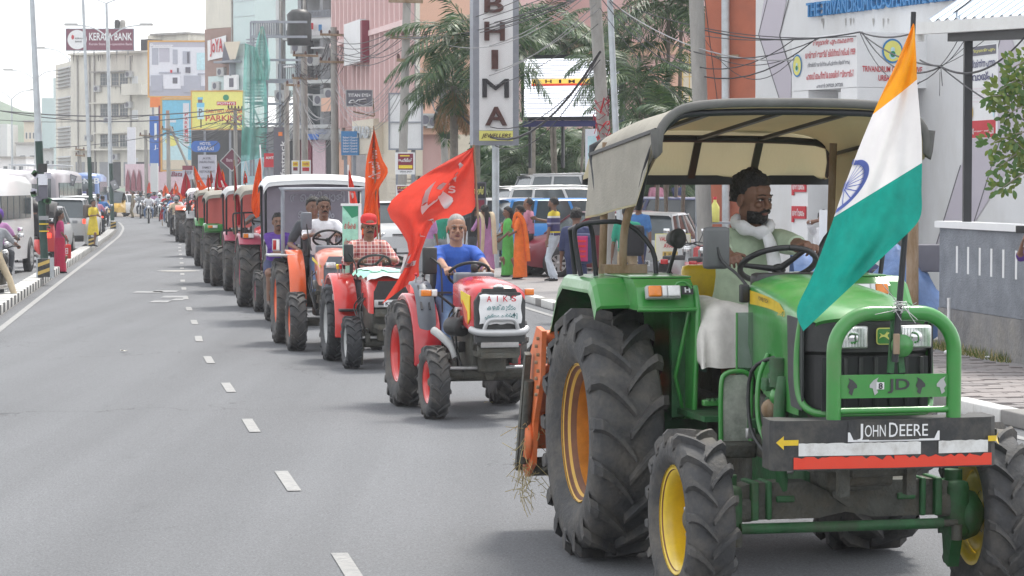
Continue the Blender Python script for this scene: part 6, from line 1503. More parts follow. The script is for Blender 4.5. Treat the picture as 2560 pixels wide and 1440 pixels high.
# pink finned building and its peach end wall
FN=bld('finned_building','pink building with closely set upright fins and a peach end wall',(-4,96))
ff=Face((-7.77,112),(-3.52,95));fe=Face((-3.52,95),(-1.1,95.6))
b=part('wall',FN);ff.box(b,(0,ff.L,4.6,16),0,5,'pinkwall',False);ff.box(b,(0,ff.L,.1,4.6),-1.2,5,'beige',False);done(b)
b=part('end_wall',FN);fe.box(b,(0.01,fe.L,4.1,16),.0,4,'peach',False);fe.box(b,(0.1,fe.L,.1,4.1),-.5,4,'pinkwall',False);done(b)
b=part('corner_strip',FN);ff.box(b,(ff.L-.35,ff.L+.02,4.2,16),.12,0,'creamwall',False);done(b)
for k in range(17):
    b=part('fin',FN);u=.5+k*(ff.L-1.2)/16;ff.box(b,(u-.07,u+.07,4.7,15.5),.45,0,'pinkfin',False);done(b)
b=part('floor_band',FN)
for zz_ in (8.3,11.6):ff.box(b,(.3,ff.L-.5,zz_,zz_+.22),.5,0,'pinkfin',False)
done(b)
b=part('white_advert',FN);ff.box(b,(903,55,945,160),.75,-.5,'white');ff.box(b,(945,52,950,156),.75,0,'maroon');done(b)
b=part('cream_board',FN);ff.box(b,(915,300,970,385),.6,-.1,'beige');ff.box(b,(970,300,1050,440),.2,.1,'beige');done(b)
b=part('shutter',FN)
for k in range(9):ff.box(b,(985,440+k*9,1045,447+k*9),.3,0,'beige')
done(b)
b=part('shop_sign',FN)
for k_,ch in enumerate('THAD'):ff.text(b,ch,(921+k_*11,316,930+k_*11,345),'galv',off=.7,depth=.05)
done(b)
NB=bld('narrow_building','narrow pale green glass building between the peach wall and the pylon sign',tuple(W(1155,100,101)[:2]))
fn_=Face(tuple(W(1128,100,101)[:2]),tuple(W(1200,100,101)[:2]));b=part('wall',NB);fn_.box(b,(0,fn_.L,.1,16),0,3,'paleglass',False);fn_.box(b,(0,.15,.1,16),.1,0,'creamwall',False)
done(b)
b=part('lower_storey',NB);fn_.box(b,(1130,270,1200,470),.3,0,'palebuild');done(b)
b=part('red_round_sign',NB);disc(b,fn_,fn_.at(1180,350)[0],fn_.at(1180,345)[1],.35,.8,.4,'sred');fn_.box(b,(1180,366,1228,378),.5,0,'sred');done(b)
# grey building with steps, railings and green netting
GB=bld('grey_building','grey concrete building with open floors and balcony railings',tuple(W(740,300,132)[:2]))
fg=Face(tuple(W(690,200,134)[:2]),tuple(W(852,200,131)[:2]))
b=part('wall',GB);fg.box(b,(690,-60,852,470),-2.2,6,'greybuild');done(b)
for y in (88,200,312,-20):
    b=part('floor_slab',GB);fg.box(b,(690,y,852,y+9),.05,2.3,'palebuild');done(b)
for x in (690,745,800,842):
    b=part('column',GB);fg.box(b,(x,-60,x+8,460),0,.5,'greybuild' if x > 700 else 'palebuild');done(b)
b=part('white_parapet',GB);fg.box(b,(768,44,829,88),.05,.1,'white');fg.box(b,(640,55,700,90),.0,.1,'palebuild');done(b)
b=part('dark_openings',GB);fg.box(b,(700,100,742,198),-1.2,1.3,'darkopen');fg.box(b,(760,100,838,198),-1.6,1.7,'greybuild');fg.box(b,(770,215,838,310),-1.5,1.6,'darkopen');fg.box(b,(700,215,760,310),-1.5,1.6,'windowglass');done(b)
def railing(t,face,x0,x1,y0,y1,n,m='steelgrey',front=.15):
    b=part('railing',t);face.box(b,(x0,y0,x1,y0+2),front,-front+.05,m);face.box(b,(x0,y1-2,x1,y1),front,-front+.05,m)
    for k in range(n+1):x=lerp(x0,x1,k/n);face.box(b,(x-.5,y0,x+.5,y1),front,-front+.05,m)
    done(b)
railing(GB,fg,770,829,26,43,16);railing(GB,fg,715,768,52,88,12);railing(GB,fg,632,700,52,90,12);railing(GB,fg,700,755,160,200,12)
b=part('water_tank',GB);c=W(748,70,130.5);b.lathe([(0,-.9),(.62,-.9),(.66,-.3),(.62,.3),(.66,.7),(.4,.95),(0,1.0)],'blackplastic',X=Matrix.Translation(c),ax='Z',n=18);done(b)
b=part('stair_flight',GB)
for k in range(7):fg.box(b,(668+k*.5,100+k*7.5,704,103+k*7.5),1.6,-1.2,'steelgrey');fg.box(b,(664,208+k*8,700,211+k*8),1.6,-1.2,'steelgrey')
done(b)
b=part('frame_tower',GB)
for x in (627,634,663,668,700):b.bar(W(x,55 if x < 660 else 85,130),W(x,440,130),.1,.1,'steelgrey')
for y in (55,92,150,200,205,260,310,370):b.bar(W(627,y,129.9),W(768,y,129.9),.12,.12,'steelgrey')
for k in range(4):b.bar(W(634,110+k*80,130),W(663,180+k*80,130),.08,.08,'galv')
done(b)
b=part('white_bracket',GB)
for x,y in ((722,165),(760,235),(790,118)):fg.box(b,(x,y,x+22,y+4),.4,0,'white')
done(b)
NT=bld('green_netting','green construction netting hung over the scaffold',tuple(W(640,300,128)[:2]),'netting')
for sp in ([(612,108),(608,200),(605,300),(602,405)],[(640,118),(664,200),(668,300),(664,392)]),([(652,66),(640,110),(636,160),(638,200)],[(659,66),(668,110),(676,160),(672,200)]):
    b=part('net_sheet',NT);l_,r2=(smooth_path([Vector((*p,0)) for p in q],4) for q in sp)
    b.grid([[W(lerp(a_.x,c_.x,j/10),a_.y+(c_.y-a_.y)*j/10,128+.35*math.sin(j*1.8+i*.4)) for j in range(11)] for i,(a_,c_) in enumerate(zip(l_,r2))],'netting');done(b)
# cladding tower with red script, canopy roof
CT=bld('clad_tower','tall pale tower with brown cladding and a white panel of red script',tuple(W(570,200,176)[:2]))
fc=Face(tuple(W(514,200,178)[:2]),tuple(W(632,200,174)[:2]))
b=part('wall',CT);fc.box(b,(514,-120,586,70),0,4,'creamwall');fc.box(b,(586,-120,640,240),.1,4,'paleglass');done(b)
b=part('brown_cladding',CT);fc.box(b,(515,71,585,228),.1,3,'brownclad');done(b)
b=part('glass_strip',CT);fc.box(b,(525,190,578,226),.16,0,'paleglass')
for y in (2,40,110,140,170):fc.box(b,(588,y,640,y+1),.14,0,'galv')
done(b)
b=part('script_panel',CT);fpoly(b,fc,[(524,102),(571,88),(571,142),(525,152)],.2,'white');fc.text(b,'JoYA',(532,97,564,142),'sred',off=.26);done(b)
b=part('canopy_roof',CT);fpoly(b,fc,[(577,106),(618,104),(606,148),(592,150)],.6,'beige');fpoly(b,fc,[(577,106),(592,150),(572,155)],.6,'addark');fc.box(b,(562,153,608,158),1.0,0,'steelgrey');fc.box(b,(590,158,592,190),.6,0,'steelgrey');done(b)
b=part('small_panel',CT);fc.box(b,(574,188,606,225),.5,-.3,'white');fc.box(b,(588,196,598,218),.54,-.4,'addark');done(b)
# billboards
def board(name,label,rect,d,m,frame='steelgrey',legs=True,thick=.3,cat='billboard',slant=0):
    x0,y0,x1,y1=rect;t=bld(name,label,tuple(W((x0+x1)/2,y1,d)[:2]),cat);f=Face(tuple(W(x0,y0,d+slant)[:2]),tuple(W(x1,y0,d)[:2]))
    b=part('panel',t);f.box(b,rect,0,thick,m);done(b)
    if frame:
        b=part('frame',t);w_=(y1-y0)*.025+.6
        for r_ in ((x0-w_,y0-w_,x1+w_,y0),(x0-w_,y1,x1+w_,y1+w_),(x0-w_,y0,x0,y1),(x1,y0,x1+w_,y1)):f.box(b,r_,.04,thick,frame)
        done(b)
    if legs:
        for q in (.25,.75):
            b=part('post',t);p=W(lerp(x0,x1,q),y1,d+.2);b.bar((p.x,p.y,.05),(p.x,p.y,p.z-.02),.14,.14,'steelgrey');done(b)
    return t,f
t,f=board('billboard','yellow parking billboard with red lettering and a saluting attendant',(480,229,607,322),166,'lemon','frameorange')
b=part('lettering',t);f.text(b,'PARKING',(514,288,607,303),'sred');f.text(b,'CAR/TWO WHEELER',(514,273,607,283),'sred');f.box(b,(542,254,590,263),.02,0,'sred');f.text(b,'POTHYS',(544,255.5,588,261.5),'white',off=.03);f.text(b,'STRICTLY FOR POTHYS',(514,307,606,311),'ink');disc(b,f,f.at(565,244)[0],f.at(565,244)[1],.2,.2,.02,'green');done(b)
b=part('attendant_print',t);f.box(b,(493,268,510,298),.01,0,'cyanlt');f.box(b,(494,243,507,249),.012,0,'skyad');f.box(b,(495,249,506,257),.012,0,'skin_m');f.box(b,(492,257,511,268),.012,0,'skyad');f.box(b,(501,298,504,319),.012,0,'ink');f.text(b,'P',(497,272,506,290),'addark',off=.03);done(b)
t,f=board('billboard','large kitchen appliance billboard in lilac and grey',(373,105,517,240),205,'adlav','frameorange')
b=part('kitchen_print',t);kk_=0
for r_,m in (((374,118,516,215),'adwhite'),((374,215,516,240),'adgrey'),((380,120,396,162),'adgrey'),((398,120,424,155),'adlav'),((432,124,444,160),'adgrey'),((457,128,476,160),'adgrey'),((468,130,474,158),'addark'),((492,132,514,175),'cyanlt'),((377,188,407,228),'adgrey'),((409,186,452,222),'adwhite'),((432,194,444,209),'addark'),((460,189,502,231),'adgrey'),((398,180,452,184),'adgrey'),((443,170,447,182),'addark'),((464,168,476,182),'addark'),((426,175,431,182),'sred'),((495,183,516,186),'adgrey')):f.box(b,r_,.02+.008*kk_,0,m);kk_ += 1
done(b)
b=part('lettering',t);f.text(b,'Panasonic',(377,109,434,120),'white',off=.3);done(b)
t,f=board('billboard','sky blue billboard with a pale figure and an upright parking strip',(406,250,480,424),186,'skyad','frameorange')
b=part('figure_print',t);f.box(b,(407,340,470,400),.01,0,'cyanlt');f.box(b,(407,400,478,423),.012,0,'beige');f.box(b,(413,290,424,325),.014,0,'adwhite');f.box(b,(415,276,423,290),.014,0,'skin_l');f.box(b,(424,300,440,306),.016,0,'adwhite');disc(b,f,f.at(430,352)[0],f.at(430,352)[1],.5,.4,.02,'lemon');done(b)
b=part('parking_strip',t);f.box(b,(458,258,473,365),.05,0,'adwhite')
for k_,ch in enumerate('PARKING'):f.text(b,ch,(462,282+k_*10.5,470,290+k_*10.5),'sred',off=.07)
f.box(b,(462,356,472,358.5),.07,0,'green');done(b)
t,f=board('blue_sign','tall narrow blue sign with white letters below the kitchen billboard',(374,290,398,415),190,'blue',None)
b=part('lettering',t);f.box(b,(386,308,392,350),.02,0,'white');f.text(b,'J.',(385,362,395,375),'white',off=.02);done(b)
t,f=board('maroon_sign','narrow maroon upright sign beside the sky blue billboard',(397,264,405,430),187,'maroon',None,legs=False)
t,f=board('orange_header','orange header board under the kitchen billboard',(375,243,405,268),200,'orange',None)
t,f=board('hotel_sign','lozenge-shaped blue hotel sign on a pole, over the grey board',(489,352,539,380),150,'blue',None,legs=False)
b=part('lettering',t);f.text(b,'HOTEL',(500,355,528,363),'adwhite',off=.03);f.text(b,'SAFARI',(494,366,534,376),'adwhite',off=.03);done(b)
b=part('rounded_end',t);disc(b,f,f.at(490,366)[0],f.at(490,366)[1],.3,.34,.02,'blue');disc(b,f,f.at(538,366)[0],f.at(538,366)[1],.3,.34,.02,'blue');done(b)
t,f=board('hotel_board','grey hotel notice board listing a family restaurant',(495,387,540,470),150,'adlav',None)
b=part('lettering',t)
for k_,tx in enumerate(('AYR','INSURG PANEL','FAMILY','RESTAURANT','FAST GUARDS')):y=(393,402,416,426,444)[k_];f.text(b,tx,(499 if len(tx) > 6 else 506,y,537 if len(tx) > 6 else 528,y+6),'addark',off=.02)
done(b)
t=bld('diamond_sign','maroon diamond-shaped sign standing on its point',tuple(W(580,400,140)[:2]),'sign');f=Face(tuple(W(550,400,140)[:2]),tuple(W(610,400,140)[:2]))
b=part('panel',t);fpoly(b,f,[(580,372),(604,402),(580,427),(552,402)],0,'plum');fpoly(b,f,[(580,427),(604,402),(580,372),(552,402)],-.1,'plum');f.text(b,'Bata Sale',(566,396,598,404),'pinkad',off=.02)
for k_ in range(4):
    a,c=((580,371),(605,402),(580,428),(551,402))[k_],((605,402),(580,428),(551,402),(580,371))[k_];b.bar(W(*a,139.9),W(*c,139.9),.05,.05,'lightgrey')
done(b)
t,f=board('shop_sign','grey shop sign with dark red script low behind the flags',(425,427,458,442),165,'adlav',None,legs=False)
b=part('lettering',t);f.text(b,'Bata',(428,429,456,441),'maroon',off=.03,shear=.3);done(b)
t,f=board('shop_sign','small maroon and white shop sign over the crowd',(456,415,482,448),160,'adlav',None);b=part('lettering',t);f.box(b,(456,414,482,425),.02,0,'maroon');f.text(b,'EEF',(462,428,480,436),'addark',off=.02);done(b)
t,f=board('upright_sign','tall black sign with white sideways lettering and a small orange mark',(684,318,719,440),118,'addark',None)
b=part('lettering',t);X0=b.X;b.X=X0 @ f.M;u0,z0=f.at(707,385);text_on(b,'fastrack',(u0,0,f.at(707,395)[1]),(0,0,1),(-1,0,0),f.at(700,352)[1]-f.at(700,440)[1],.22,'white',off=-.02);text_on(b,'fastrack',(u0,-.03,f.at(707,395)[1]),(0,0,1),(-1,0,0),f.at(700,352)[1]-f.at(700,440)[1],.22,'white',off=0);b.X=X0;f.box(b,(696,330,706,340),.02,0,'orange');done(b)
t,f=board('red_sign','square red sign with a small white mark',(660,383,686,418),122,'sred',None);b=part('lettering',t);f.text(b,'AMT',(664,391,685,398),'white',off=.02);done(b)
t,f=board('zigzag_hoarding','pale green hoarding with a zigzag pattern behind the canopies',(603,388,662,470),134,'cyanlt',None,legs=False)
b=part('zigzag',t)
for k in range(7):b.bar(W(606+k*8,400 if k%2 else 440,133.9),W(614+k*8,440 if k%2 else 400,133.9),.05,.05,'white')
done(b)
t,f=board('spectacles_sign','dark spectacles shop sign hung from a bracket on the pink fins',(866,226,930,265),98,'addark','lightgrey',legs=False,thick=.15)
b=part('lettering',t);f.text(b,'TITAN EYE+',(870,234,927,242),'white',off=.02)
P=lambda x,y:W(x,y,97.95)
for pts in ([(872,257),(877,251),(884,250),(889,257),(872,257)],[(889,255),(895,250),(915,247),(918,255),(898,257),(900,251)]):b.tube([P(*q) for q in pts],.02,'white',5)
done(b);b=part('bracket',t);b.bar(W(883,279,98.5),W(935,291,98.5),.06,.06,'rustpole');b.bar(W(932,245,98.5),W(936,291,98.5),.05,.05,'rustpole');done(b)
t,f=board('double_board','white two-panel board on a grey frame behind the concrete pole',(975,236,1053,371),84,'white','steelgrey',legs=True)
b=part('cross_rail',t);f.box(b,(973,304,1055,307),.05,0,'steelgrey');done(b)
t,f=board('blue_notice','blue notice board with pale writing on the pole',(853,328,897,388),104,'signblue',None)
b=part('lettering',t)
for k_ in range(6):f.text(b,'Sabari Guard','' or (857,341+k_*7,893,346+k_*7) ,'adwhite',off=.02)
done(b)
t,f=board('tuition_poster','white poster with a dark red and yellow panel, tied to a concrete pole',(988,381,1037,436),77,'white',None,legs=False,thick=.03,cat='poster')
b=part('print',t);f.box(b,(995,384,1033,424),.01,0,'maroon');f.box(b,(997,413,1031,421),.015,0,'yellow');f.text(b,'ഇംഗ്ലീഷ്',(996,395,1030,407),'white',off=.02);f.box(b,(1000,388,1024,391),.015,0,'yellow');f.text(b,'SPEAK EASY',(1000,427,1030,431),'addark',off=.02);done(b)
for i_,(r_,d_,lb) in enumerate((((729,401,748,435),109,'yellow and white poster, left of the pair on the pole cluster'),((752,400,777,437),109,'yellow and red poster, right of the pair on the pole cluster'),((990,462,1030,490),76,'dark red handbill low on the concrete pole'),((1180,455,1215,545),63,'tall black and red poster by the pylon sign post'))):
    t,f=board('poster',lb,r_,d_,'white' if i_ != 3 else 'addark',None,legs=False,thick=.03,cat='poster');x0,y0,x1,y1=r_;b=part('print',t)
    f.box(b,(x0+3,y0+3,x1-3,lerp(y0,y1,.45)),.01,0,('yellow','yellow','maroon','ink')[i_]);f.box(b,(x0+4,lerp(y0,y1,.5),x1-4,lerp(y0,y1,.75)),.01,0,'maroon' if i_ != 1 else 'sred');f.text(b,'തൊഴിൽ',(x0+5,lerp(y0,y1,.12),x1-5,lerp(y0,y1,.35)),'sred' if i_ < 2 else 'lemon',off=.02);done(b)
WH=bld('white_hoarding','pale upright hoarding at the foot of the ribboned pole',tuple(W(1480,400,62)[:2]),'hoarding');f=Face(tuple(W(1463,400,62)[:2]),tuple(W(1500,400,61.5)[:2]))
b=part('panel',WH);f.box(b,(1463,322,1500,455),0,.08,'adwhite');f.box(b,(1470,340,1494,440),.01,0,'cyanlt');done(b)
# dark row of shops and the shop awnings in the middle distance
DS=bld('dark_building','dark shop building under the yellow billboard',tuple(W(545,400,171)[:2]));f=Face(tuple(W(478,400,172)[:2]),tuple(W(700,400,168)[:2]))
b=part('wall',DS);f.box(b,(478,318,700,480),0,5,'greybuild');f.box(b,(482,326,640,480),.1,0,'darkopen');done(b)
RS=bld('shop_row','row of cluttered shop fronts behind the pole cluster',tuple(W(800,400,126)[:2]));f=Face(tuple(W(668,400,131)[:2]),tuple(W(880,400,122)[:2]))
b=part('wall',RS);f.box(b,(668,325,880,480),0,3,'greybuild');done(b)
for (x0,x1,m) in ((720,752,'darkopen'),(756,782,'maroon'),(786,818,'pinkad'),(820,850,'darkopen'),(852,878,'peach')):
    b=part('shop_front',RS);f.box(b,(x0,350,x1,450),.1,0,m);f.box(b,(x0,335,x1,349),.5,0,'blue' if m == 'pinkad' else 'greybuild');done(b)
b=part('orange_wall_patch',RS);f.box(b,(812,244,852,278),.2,0,'peach');done(b)
# bank headquarters across the bend
KB=bld('cream_office','weathered cream four-storey office block with a roof sign, at the bend',tuple(W(260,400,240)[:2]));fk=Face(tuple(W(178,300,244)[:2]),tuple(W(375,300,238)[:2]));fk2=Face(tuple(W(140,300,252)[:2]),tuple(W(178,300,244)[:2]))
b=part('wall',KB);fk.box(b,(178,134,375,470),0,8,'creamwall');done(b)
b=part('side_wall',KB);fk2.box(b,(140,158,178,470),0,6,'creamwall');done(b)
for k in range(4):
    b=part('louvre',KB);y0=172+k*74
    for j in range(6):fk2.box(b,(147,y0+j*9,177,y0+j*9+2),.3,0,'concrete')
    fk2.box(b,(146,y0-4,177,y0+50),.05,0,'palebuild');done(b)
b=part('parapet',KB);fk.box(b,(176,130,376,135),.4,.2,'creamwall');fk.box(b,(235,178,322,181),.8,0,'concrete');fk.box(b,(235,256,322,259),.7,0,'creamwall');fk.box(b,(245,331,322,334),.7,0,'creamwall');fk.box(b,(325,210,375,238),1.2,0,'creamwall');done(b)
for y in (183,260,336):
    for x0,x1 in ((251,270),(279,297),(300,320)):window(KB,fk,(x0,y,x1,y+31),mull=3,bars=2,fm='concrete')
for y in (205,290,410):window(KB,fk,(330,y-15,345,y+8),'palebuild',mull=1)
b=part('roof_room',KB);fk.box(b,(333,84,435,133),-2,5,'creamwall');fk.box(b,(352,98,372,130),-1.9,0,'darkopen');fk.box(b,(345,80,437,85),-1.6,5,'concrete');done(b)
for x in (289,303):
    b=part('water_tank',KB);c=W(x+4,60,243);b.lathe([(0,-.45),(.26,-.45),(.28,.2),(.2,.4),(0,.45)],'blackplastic' if x < 300 else 'concrete',X=Matrix.Translation(c),ax='Z',n=12);b.bar(W(x+4,70,243),W(x+4,134,243),.1,.1,'steelgrey');done(b)
b=part('lower_storey',KB);fk.box(b,(185,372,375,376),.9,0,'creamwall')
for k in range(6):fk.box(b,(190+k*30,405,212+k*30,465),.05,0,'darkopen' if k%2 else 'greybuild')
done(b)
t,f=board('roof_sign','maroon bank sign with white letters on the roof of the cream office',(166,73,333,125),236,'plum','steelgrey',legs=False,cat='sign')
b=part('lettering',t);f.text(b,'KERALA BANK',(223,82,330,101),'white',off=.05);f.text(b,'Kerala State Co-operative Bank',(223,107,331,115),'pinkad',off=.05);disc(b,f,f.at(193,99)[0],f.at(193,99)[1],.92,.92,.03,'white');disc(b,f,f.at(182,93)[0],f.at(182,93)[1],.13,.22,.05,'sred');f.text(b,'KERALA',(188,94,210,98),'ink',off=.05);f.text(b,'BANK',(188,102,206,106),'ink',off=.05);done(b)
for x in (185,235,292,320):
    b=part('sign_prop',t);b.bar(W(x,125,236.3),W(x,136,238),.1,.1,'steelgrey');done(b)
AR=bld('arched_building','low pink building with pale pointed arches at the far bend',tuple(W(350,430,200)[:2]));f=Face(tuple(W(312,430,202)[:2]),tuple(W(365,430,198)[:2]))
b=part('wall',AR);f.box(b,(313,410,364,500),0,4,'pinkad');done(b)
for k in range(3):
    x=322+k*14;b=part('arch',AR);fpoly(b,f,[(x-6,478),(x-5,445),(x,422),(x+5,445),(x+6,478)],.1,'maroon');done(b)
for (x0,x1,m,d_,lb) in ((376,394,'palebuild',150,'pale upright board beside the far poles'),(318,338,'adwhite',185,'white papered panel left of the blue sign')):
    t,f=board('upright_board',lb,(x0,408 if x0 > 350 else 318,x1,480 if x0 > 350 else 410),d_,m,None,legs=False)
# far left skyline
for (x0,y0,x1,y1,d_,m,lb) in ((0,395,65,445,330,'white','long low white shed at the far left'),(40,360,120,430,345,'palebuild','pale house with a pitched roof at the far left'),(60,305,90,370,360,'beige','yellowish block behind the lamp posts at the far left'),(0,310,18,400,355,'palebuild','narrow pale block cut by the left edge of the view'),(105,245,142,280,300,'paleglass','pale blue-green hoarding at the left of the cream office'),(134,195,142,330,290,'paleglass','thin teal strip of building left of the cream office'),(115,340,140,400,310,'greybuild','dark grey block left of the cream office'),(95,375,142,440,295,'whitewall','small white house with a dark eave left of the cream office'),(96,180,130,440,420,'white','distant white block behind the lamp arms')):
    if lb.startswith('distant'):continue
    t=bld('far_building',lb,tuple(W((x0+x1)/2,y1,d_)[:2]));f=Face(tuple(W(x0,y0,d_)[:2]),tuple(W(x1,y0,d_)[:2]))
    b=part('wall',t);f.box(b,(x0,y0,x1,475),0,8,m);done(b)
    if y1-y0 > 45 and x1-x0 > 20:
        for k in range(3):window(t,f,(lerp(x0,x1,.12+.3*k),lerp(y0,y1,.4),lerp(x0,x1,.3+.3*k),lerp(y0,y1,.65)),mull=1,sill=False)
        b=part('roof',t);f.box(b,(x0-2,y0-4,x1+2,y0),.5,8,'concrete');done(b)
hl=MB();rows=[]
for i in range(3):rows.append([(x,560+i*60+20*math.sin(x*.02),[0,20,26][i]*(.8+.25*math.sin(x*.03)+.15*math.sin(x*.11))) for x in range(-260,60,8)])
hl.grid(rows,'haze_leaf');struct(hl.build('hills'))
# side wall behind the median traffic (other side of the street)
t=bld('compound_wall','long pale compound wall on the far side of the opposite road',(-32,150),'wall');b=part('wall_body',t);rows=[]
for a in range(40,190,6):p,q=(XL(a)-27,a),(XL(a+6)-27,a+6);b.add([(p[0],p[1],.1),(q[0],q[1],.1),(q[0],q[1],2.2),(p[0],p[1],2.2)],[(0,1,2,3)],'creamwall')
done(b)
# air conditioners, pipes, grilles and balcony clutter on the facades
def aircon(t,f,x,y,s=1.):
    b=part('air_conditioner',t);u,z=f.at(x,y);f.box(b,(u-.42*s,u+.42*s,z-.3*s,z+.3*s),.36,0,'lightgrey',False);disc(b,f,u-.08,z,.22*s,.22*s,.365,'addark',14);done(b)
for t,f,pts in ((KB,fk,((247,222),(325,262),(326,186),(273,300),(225,345),(328,345),(292,392))),(GB,fg,((712,240),(752,120),(808,250),(790,150),(835,235))),(FN,fe,((1062,300),(1085,305))),(RS,f_rs := Face(tuple(W(668,400,131)[:2]),tuple(W(880,400,122)[:2])),((735,338),(862,340))),(CT,fc,((548,215),(560,180)))):
    for x,y in pts:aircon(t,f,x,y,1. if t is not FN else .8)
for t,f,xs,y0,y1 in ((KB,fk,(196,226,238,328),140,465),(GB,fg,(706,764,848),-40,450),(FN,ff,(862,1046),0,400),(CT,fc,(583,),-40,225),(PK,fp,(1306,1600),0,480)):
    for x in xs:
        b=part('downpipe',t);u,_=f.at(x,(y0+y1)/2);zt_,zb_=f.at(x,y0)[1],max(.2,f.at(x,y1)[1]);f.box(b,(u-.06,u+.06,zb_,zt_),.14,-.02,'concrete',False);done(b)
mat('stain',(.2,.19,.17),.95,var=.4,scale=1.5)
r_=random.Random(44)
for t,f,reg,n in ((KB,fk,(182,138,370,150),16),(KB,fk,(240,216,322,222),8),(FN,ff,(860,-10,1040,0),6),(BK,fa,(2030,46,2380,48),10),(CT,fc,(518,-40,584,-30),6)):
    for k in range(n):
        b=part('rain_streak',t);x=r_.uniform(reg[0],reg[2]);y=reg[1];L_=r_.uniform(8,30);w_=r_.uniform(.6,2.2);fpoly(b,f,[(x-w_,y),(x+w_,y),(x+w_*.5,y+L_*.6),(x,y+L_),(x-w_*.6,y+L_*.5)],.014 if t is not KB else .42 if y < 200 else .02,'stain' if t is not BK else 'concrete');done(b)
for k,(x,y,m) in enumerate(((775,60,'cyanlt'),(785,58,'sred'),(725,60,'white'),(806,62,'signblue'),(660,70,'creamwall'))):
    b=part('hung_laundry',GB);fg.box(b,(x,y,x+7,y+16),.3,-.26,m);done(b)
LT=random.Random(77)
for k,(x,y) in enumerate(((700,600),(1210,1010),(300,880))):
    p=G(x*1.,y,.01);b=MB();b.X=Matrix.Translation(p);b.grid([[(i*.03+LT.uniform(-.01,.01),j*.03,.01+LT.uniform(0,.015)) for i in range(4)] for j in range(3)],('white','straw','creamwall')[k])
    tag(b.build('paper_scrap'),('white paper scrap on the road beside the tractor line','straw-coloured scrap on the road in front of the second tractor','cream paper scrap alone on the open road at the left')[k],'litter')
# ---------------------------------------------------------------- poles, lamps, wires, palms
def pole(label,x0,y0,x1,y1,d,r0=.15,r1=.12,m='polecon',arms=(),base=True,name='utility_pole',cat='pole',extra=None,leg=.1):
    b0=W(x1,y1,d);tp=W(x0,y0,d);dirv=(tp-b0).normalized();t0=(b0.z-leg)/dirv.z;ft_=b0-dirv*t0
    if tp.z < 0:return
    t=thing(name,(ft_.x,ft_.y,0),0,label,cat);iv_=inv(t)
    b=MB();b.X=iv_;b.tube([ft_+Vector((0,0,-.1)),tp],[r0,r1],m,10);b.build('pole_shaft',t)
    for (y,w0,w1,ins) in arms:
        q=(y-y0)/(y1-y0);c=lerp(Vector((x0,y0)),Vector((x1,y1)),q) if False else Vector((lerp(x0,x1,q),y))
        b=MB();b.X=iv_;p0,p1=W(c.x-w0,y,d-.2),W(c.x+w1,y+2,d-.2);b.bar(p0,p1,.1,.1,'rustpole' if m == 'polecon' else 'galv')
        for k in range(ins):
            p=p0.lerp(p1,(k+.12)/max(1,ins-.76));b.tube([p,p+Vector((0,0,.12)),p+Vector((0,0,.2))],[.035,.06,.03],'inkbrown',6)
        b.build('cross_arm',t)
    return t
pole('concrete pole in front of the white two-panel board, with a dark crossarm',1018,-20,1006,440,78,.15,.13,arms=((2,46,40,0),(93,40,52,4),(150,22,20,2)))
pole('concrete pole with two rows of insulators, left of the spectacles sign',834,68,838,430,108,.2,.14,arms=((86,34,34,4),(154,36,34,4)))
pole('concrete pole at the right of the pole cluster, in front of the grey steps',760,145,762,430,112,.17,.14,arms=((138,28,36,3),(195,30,34,4)))
pole('squat concrete pole in the middle of the pole cluster',740,196,741,430,114,.17,.15,arms=((212,25,10,2),))
pole('left-hand pole of the cluster beside the black upright sign',716,205,718,430,118,.13,.12)
pole('thin pole with two crossarms before the yellow billboard',588,270,590,460,140,.13,.1,arms=((272,18,18,5),(309,22,18,3)))
pole('thin pole in front of the sky blue billboard',420,287,422,470,165,.15,.12,arms=((322,17,14,2),))
pole('thin pole with a long crossarm beside the blue sign',364,325,366,455,170,.14,.12,arms=((338,16,12,2),))
pole('slim pole with two short arms before the cream office',200,372,202,450,175,.1,.08,arms=((373,12,12,2),(388,12,12,2)))
pole('leaning stay post in front of the sky blue billboard',425,315,468,410,163,.1,.08)
rp=pole('concrete pole wrapped in torn red ribbon, at the left of the canopy',1487,-20,1512,380,50,.145,.125,arms=())
b=MB();b.X=inv(rp);r_=random.Random(3)
for k in range(26):
    y=r_.uniform(245,345);c=W(1500+(y-245)*.09,y,49.8);a=r_.uniform(0,6.28)
    b.tube([c+Vector((.15*math.cos(a),-.1+.12*math.sin(a),0)),c+Vector((.16*math.cos(a+1),-.14,r_.uniform(-.2,.1))),c+Vector((.18*math.cos(a+1.5),-.12,r_.uniform(-.35,.0)))],.018,'sred' if r_.random() < .7 else 'maroon',4,flat=.4)
b.build('ribbons',rp)
pole('pale galvanised pipe pole just right of the ribboned pole',1524,-20,1540,330,49,.068,.062,m='galv')
pole('broad weathered concrete pole in front of the terracotta wall',1740,-20,1752,300,46,.15,.14)
pole('rusty pipe post half hidden by the national flag',2281,470,2281,740,28.5,.072,.07,m='rustpole')
pole('thin white vent pipe at the foot of the grey wall',2372,745,2372,860,30.5,.02,.02,m='white')
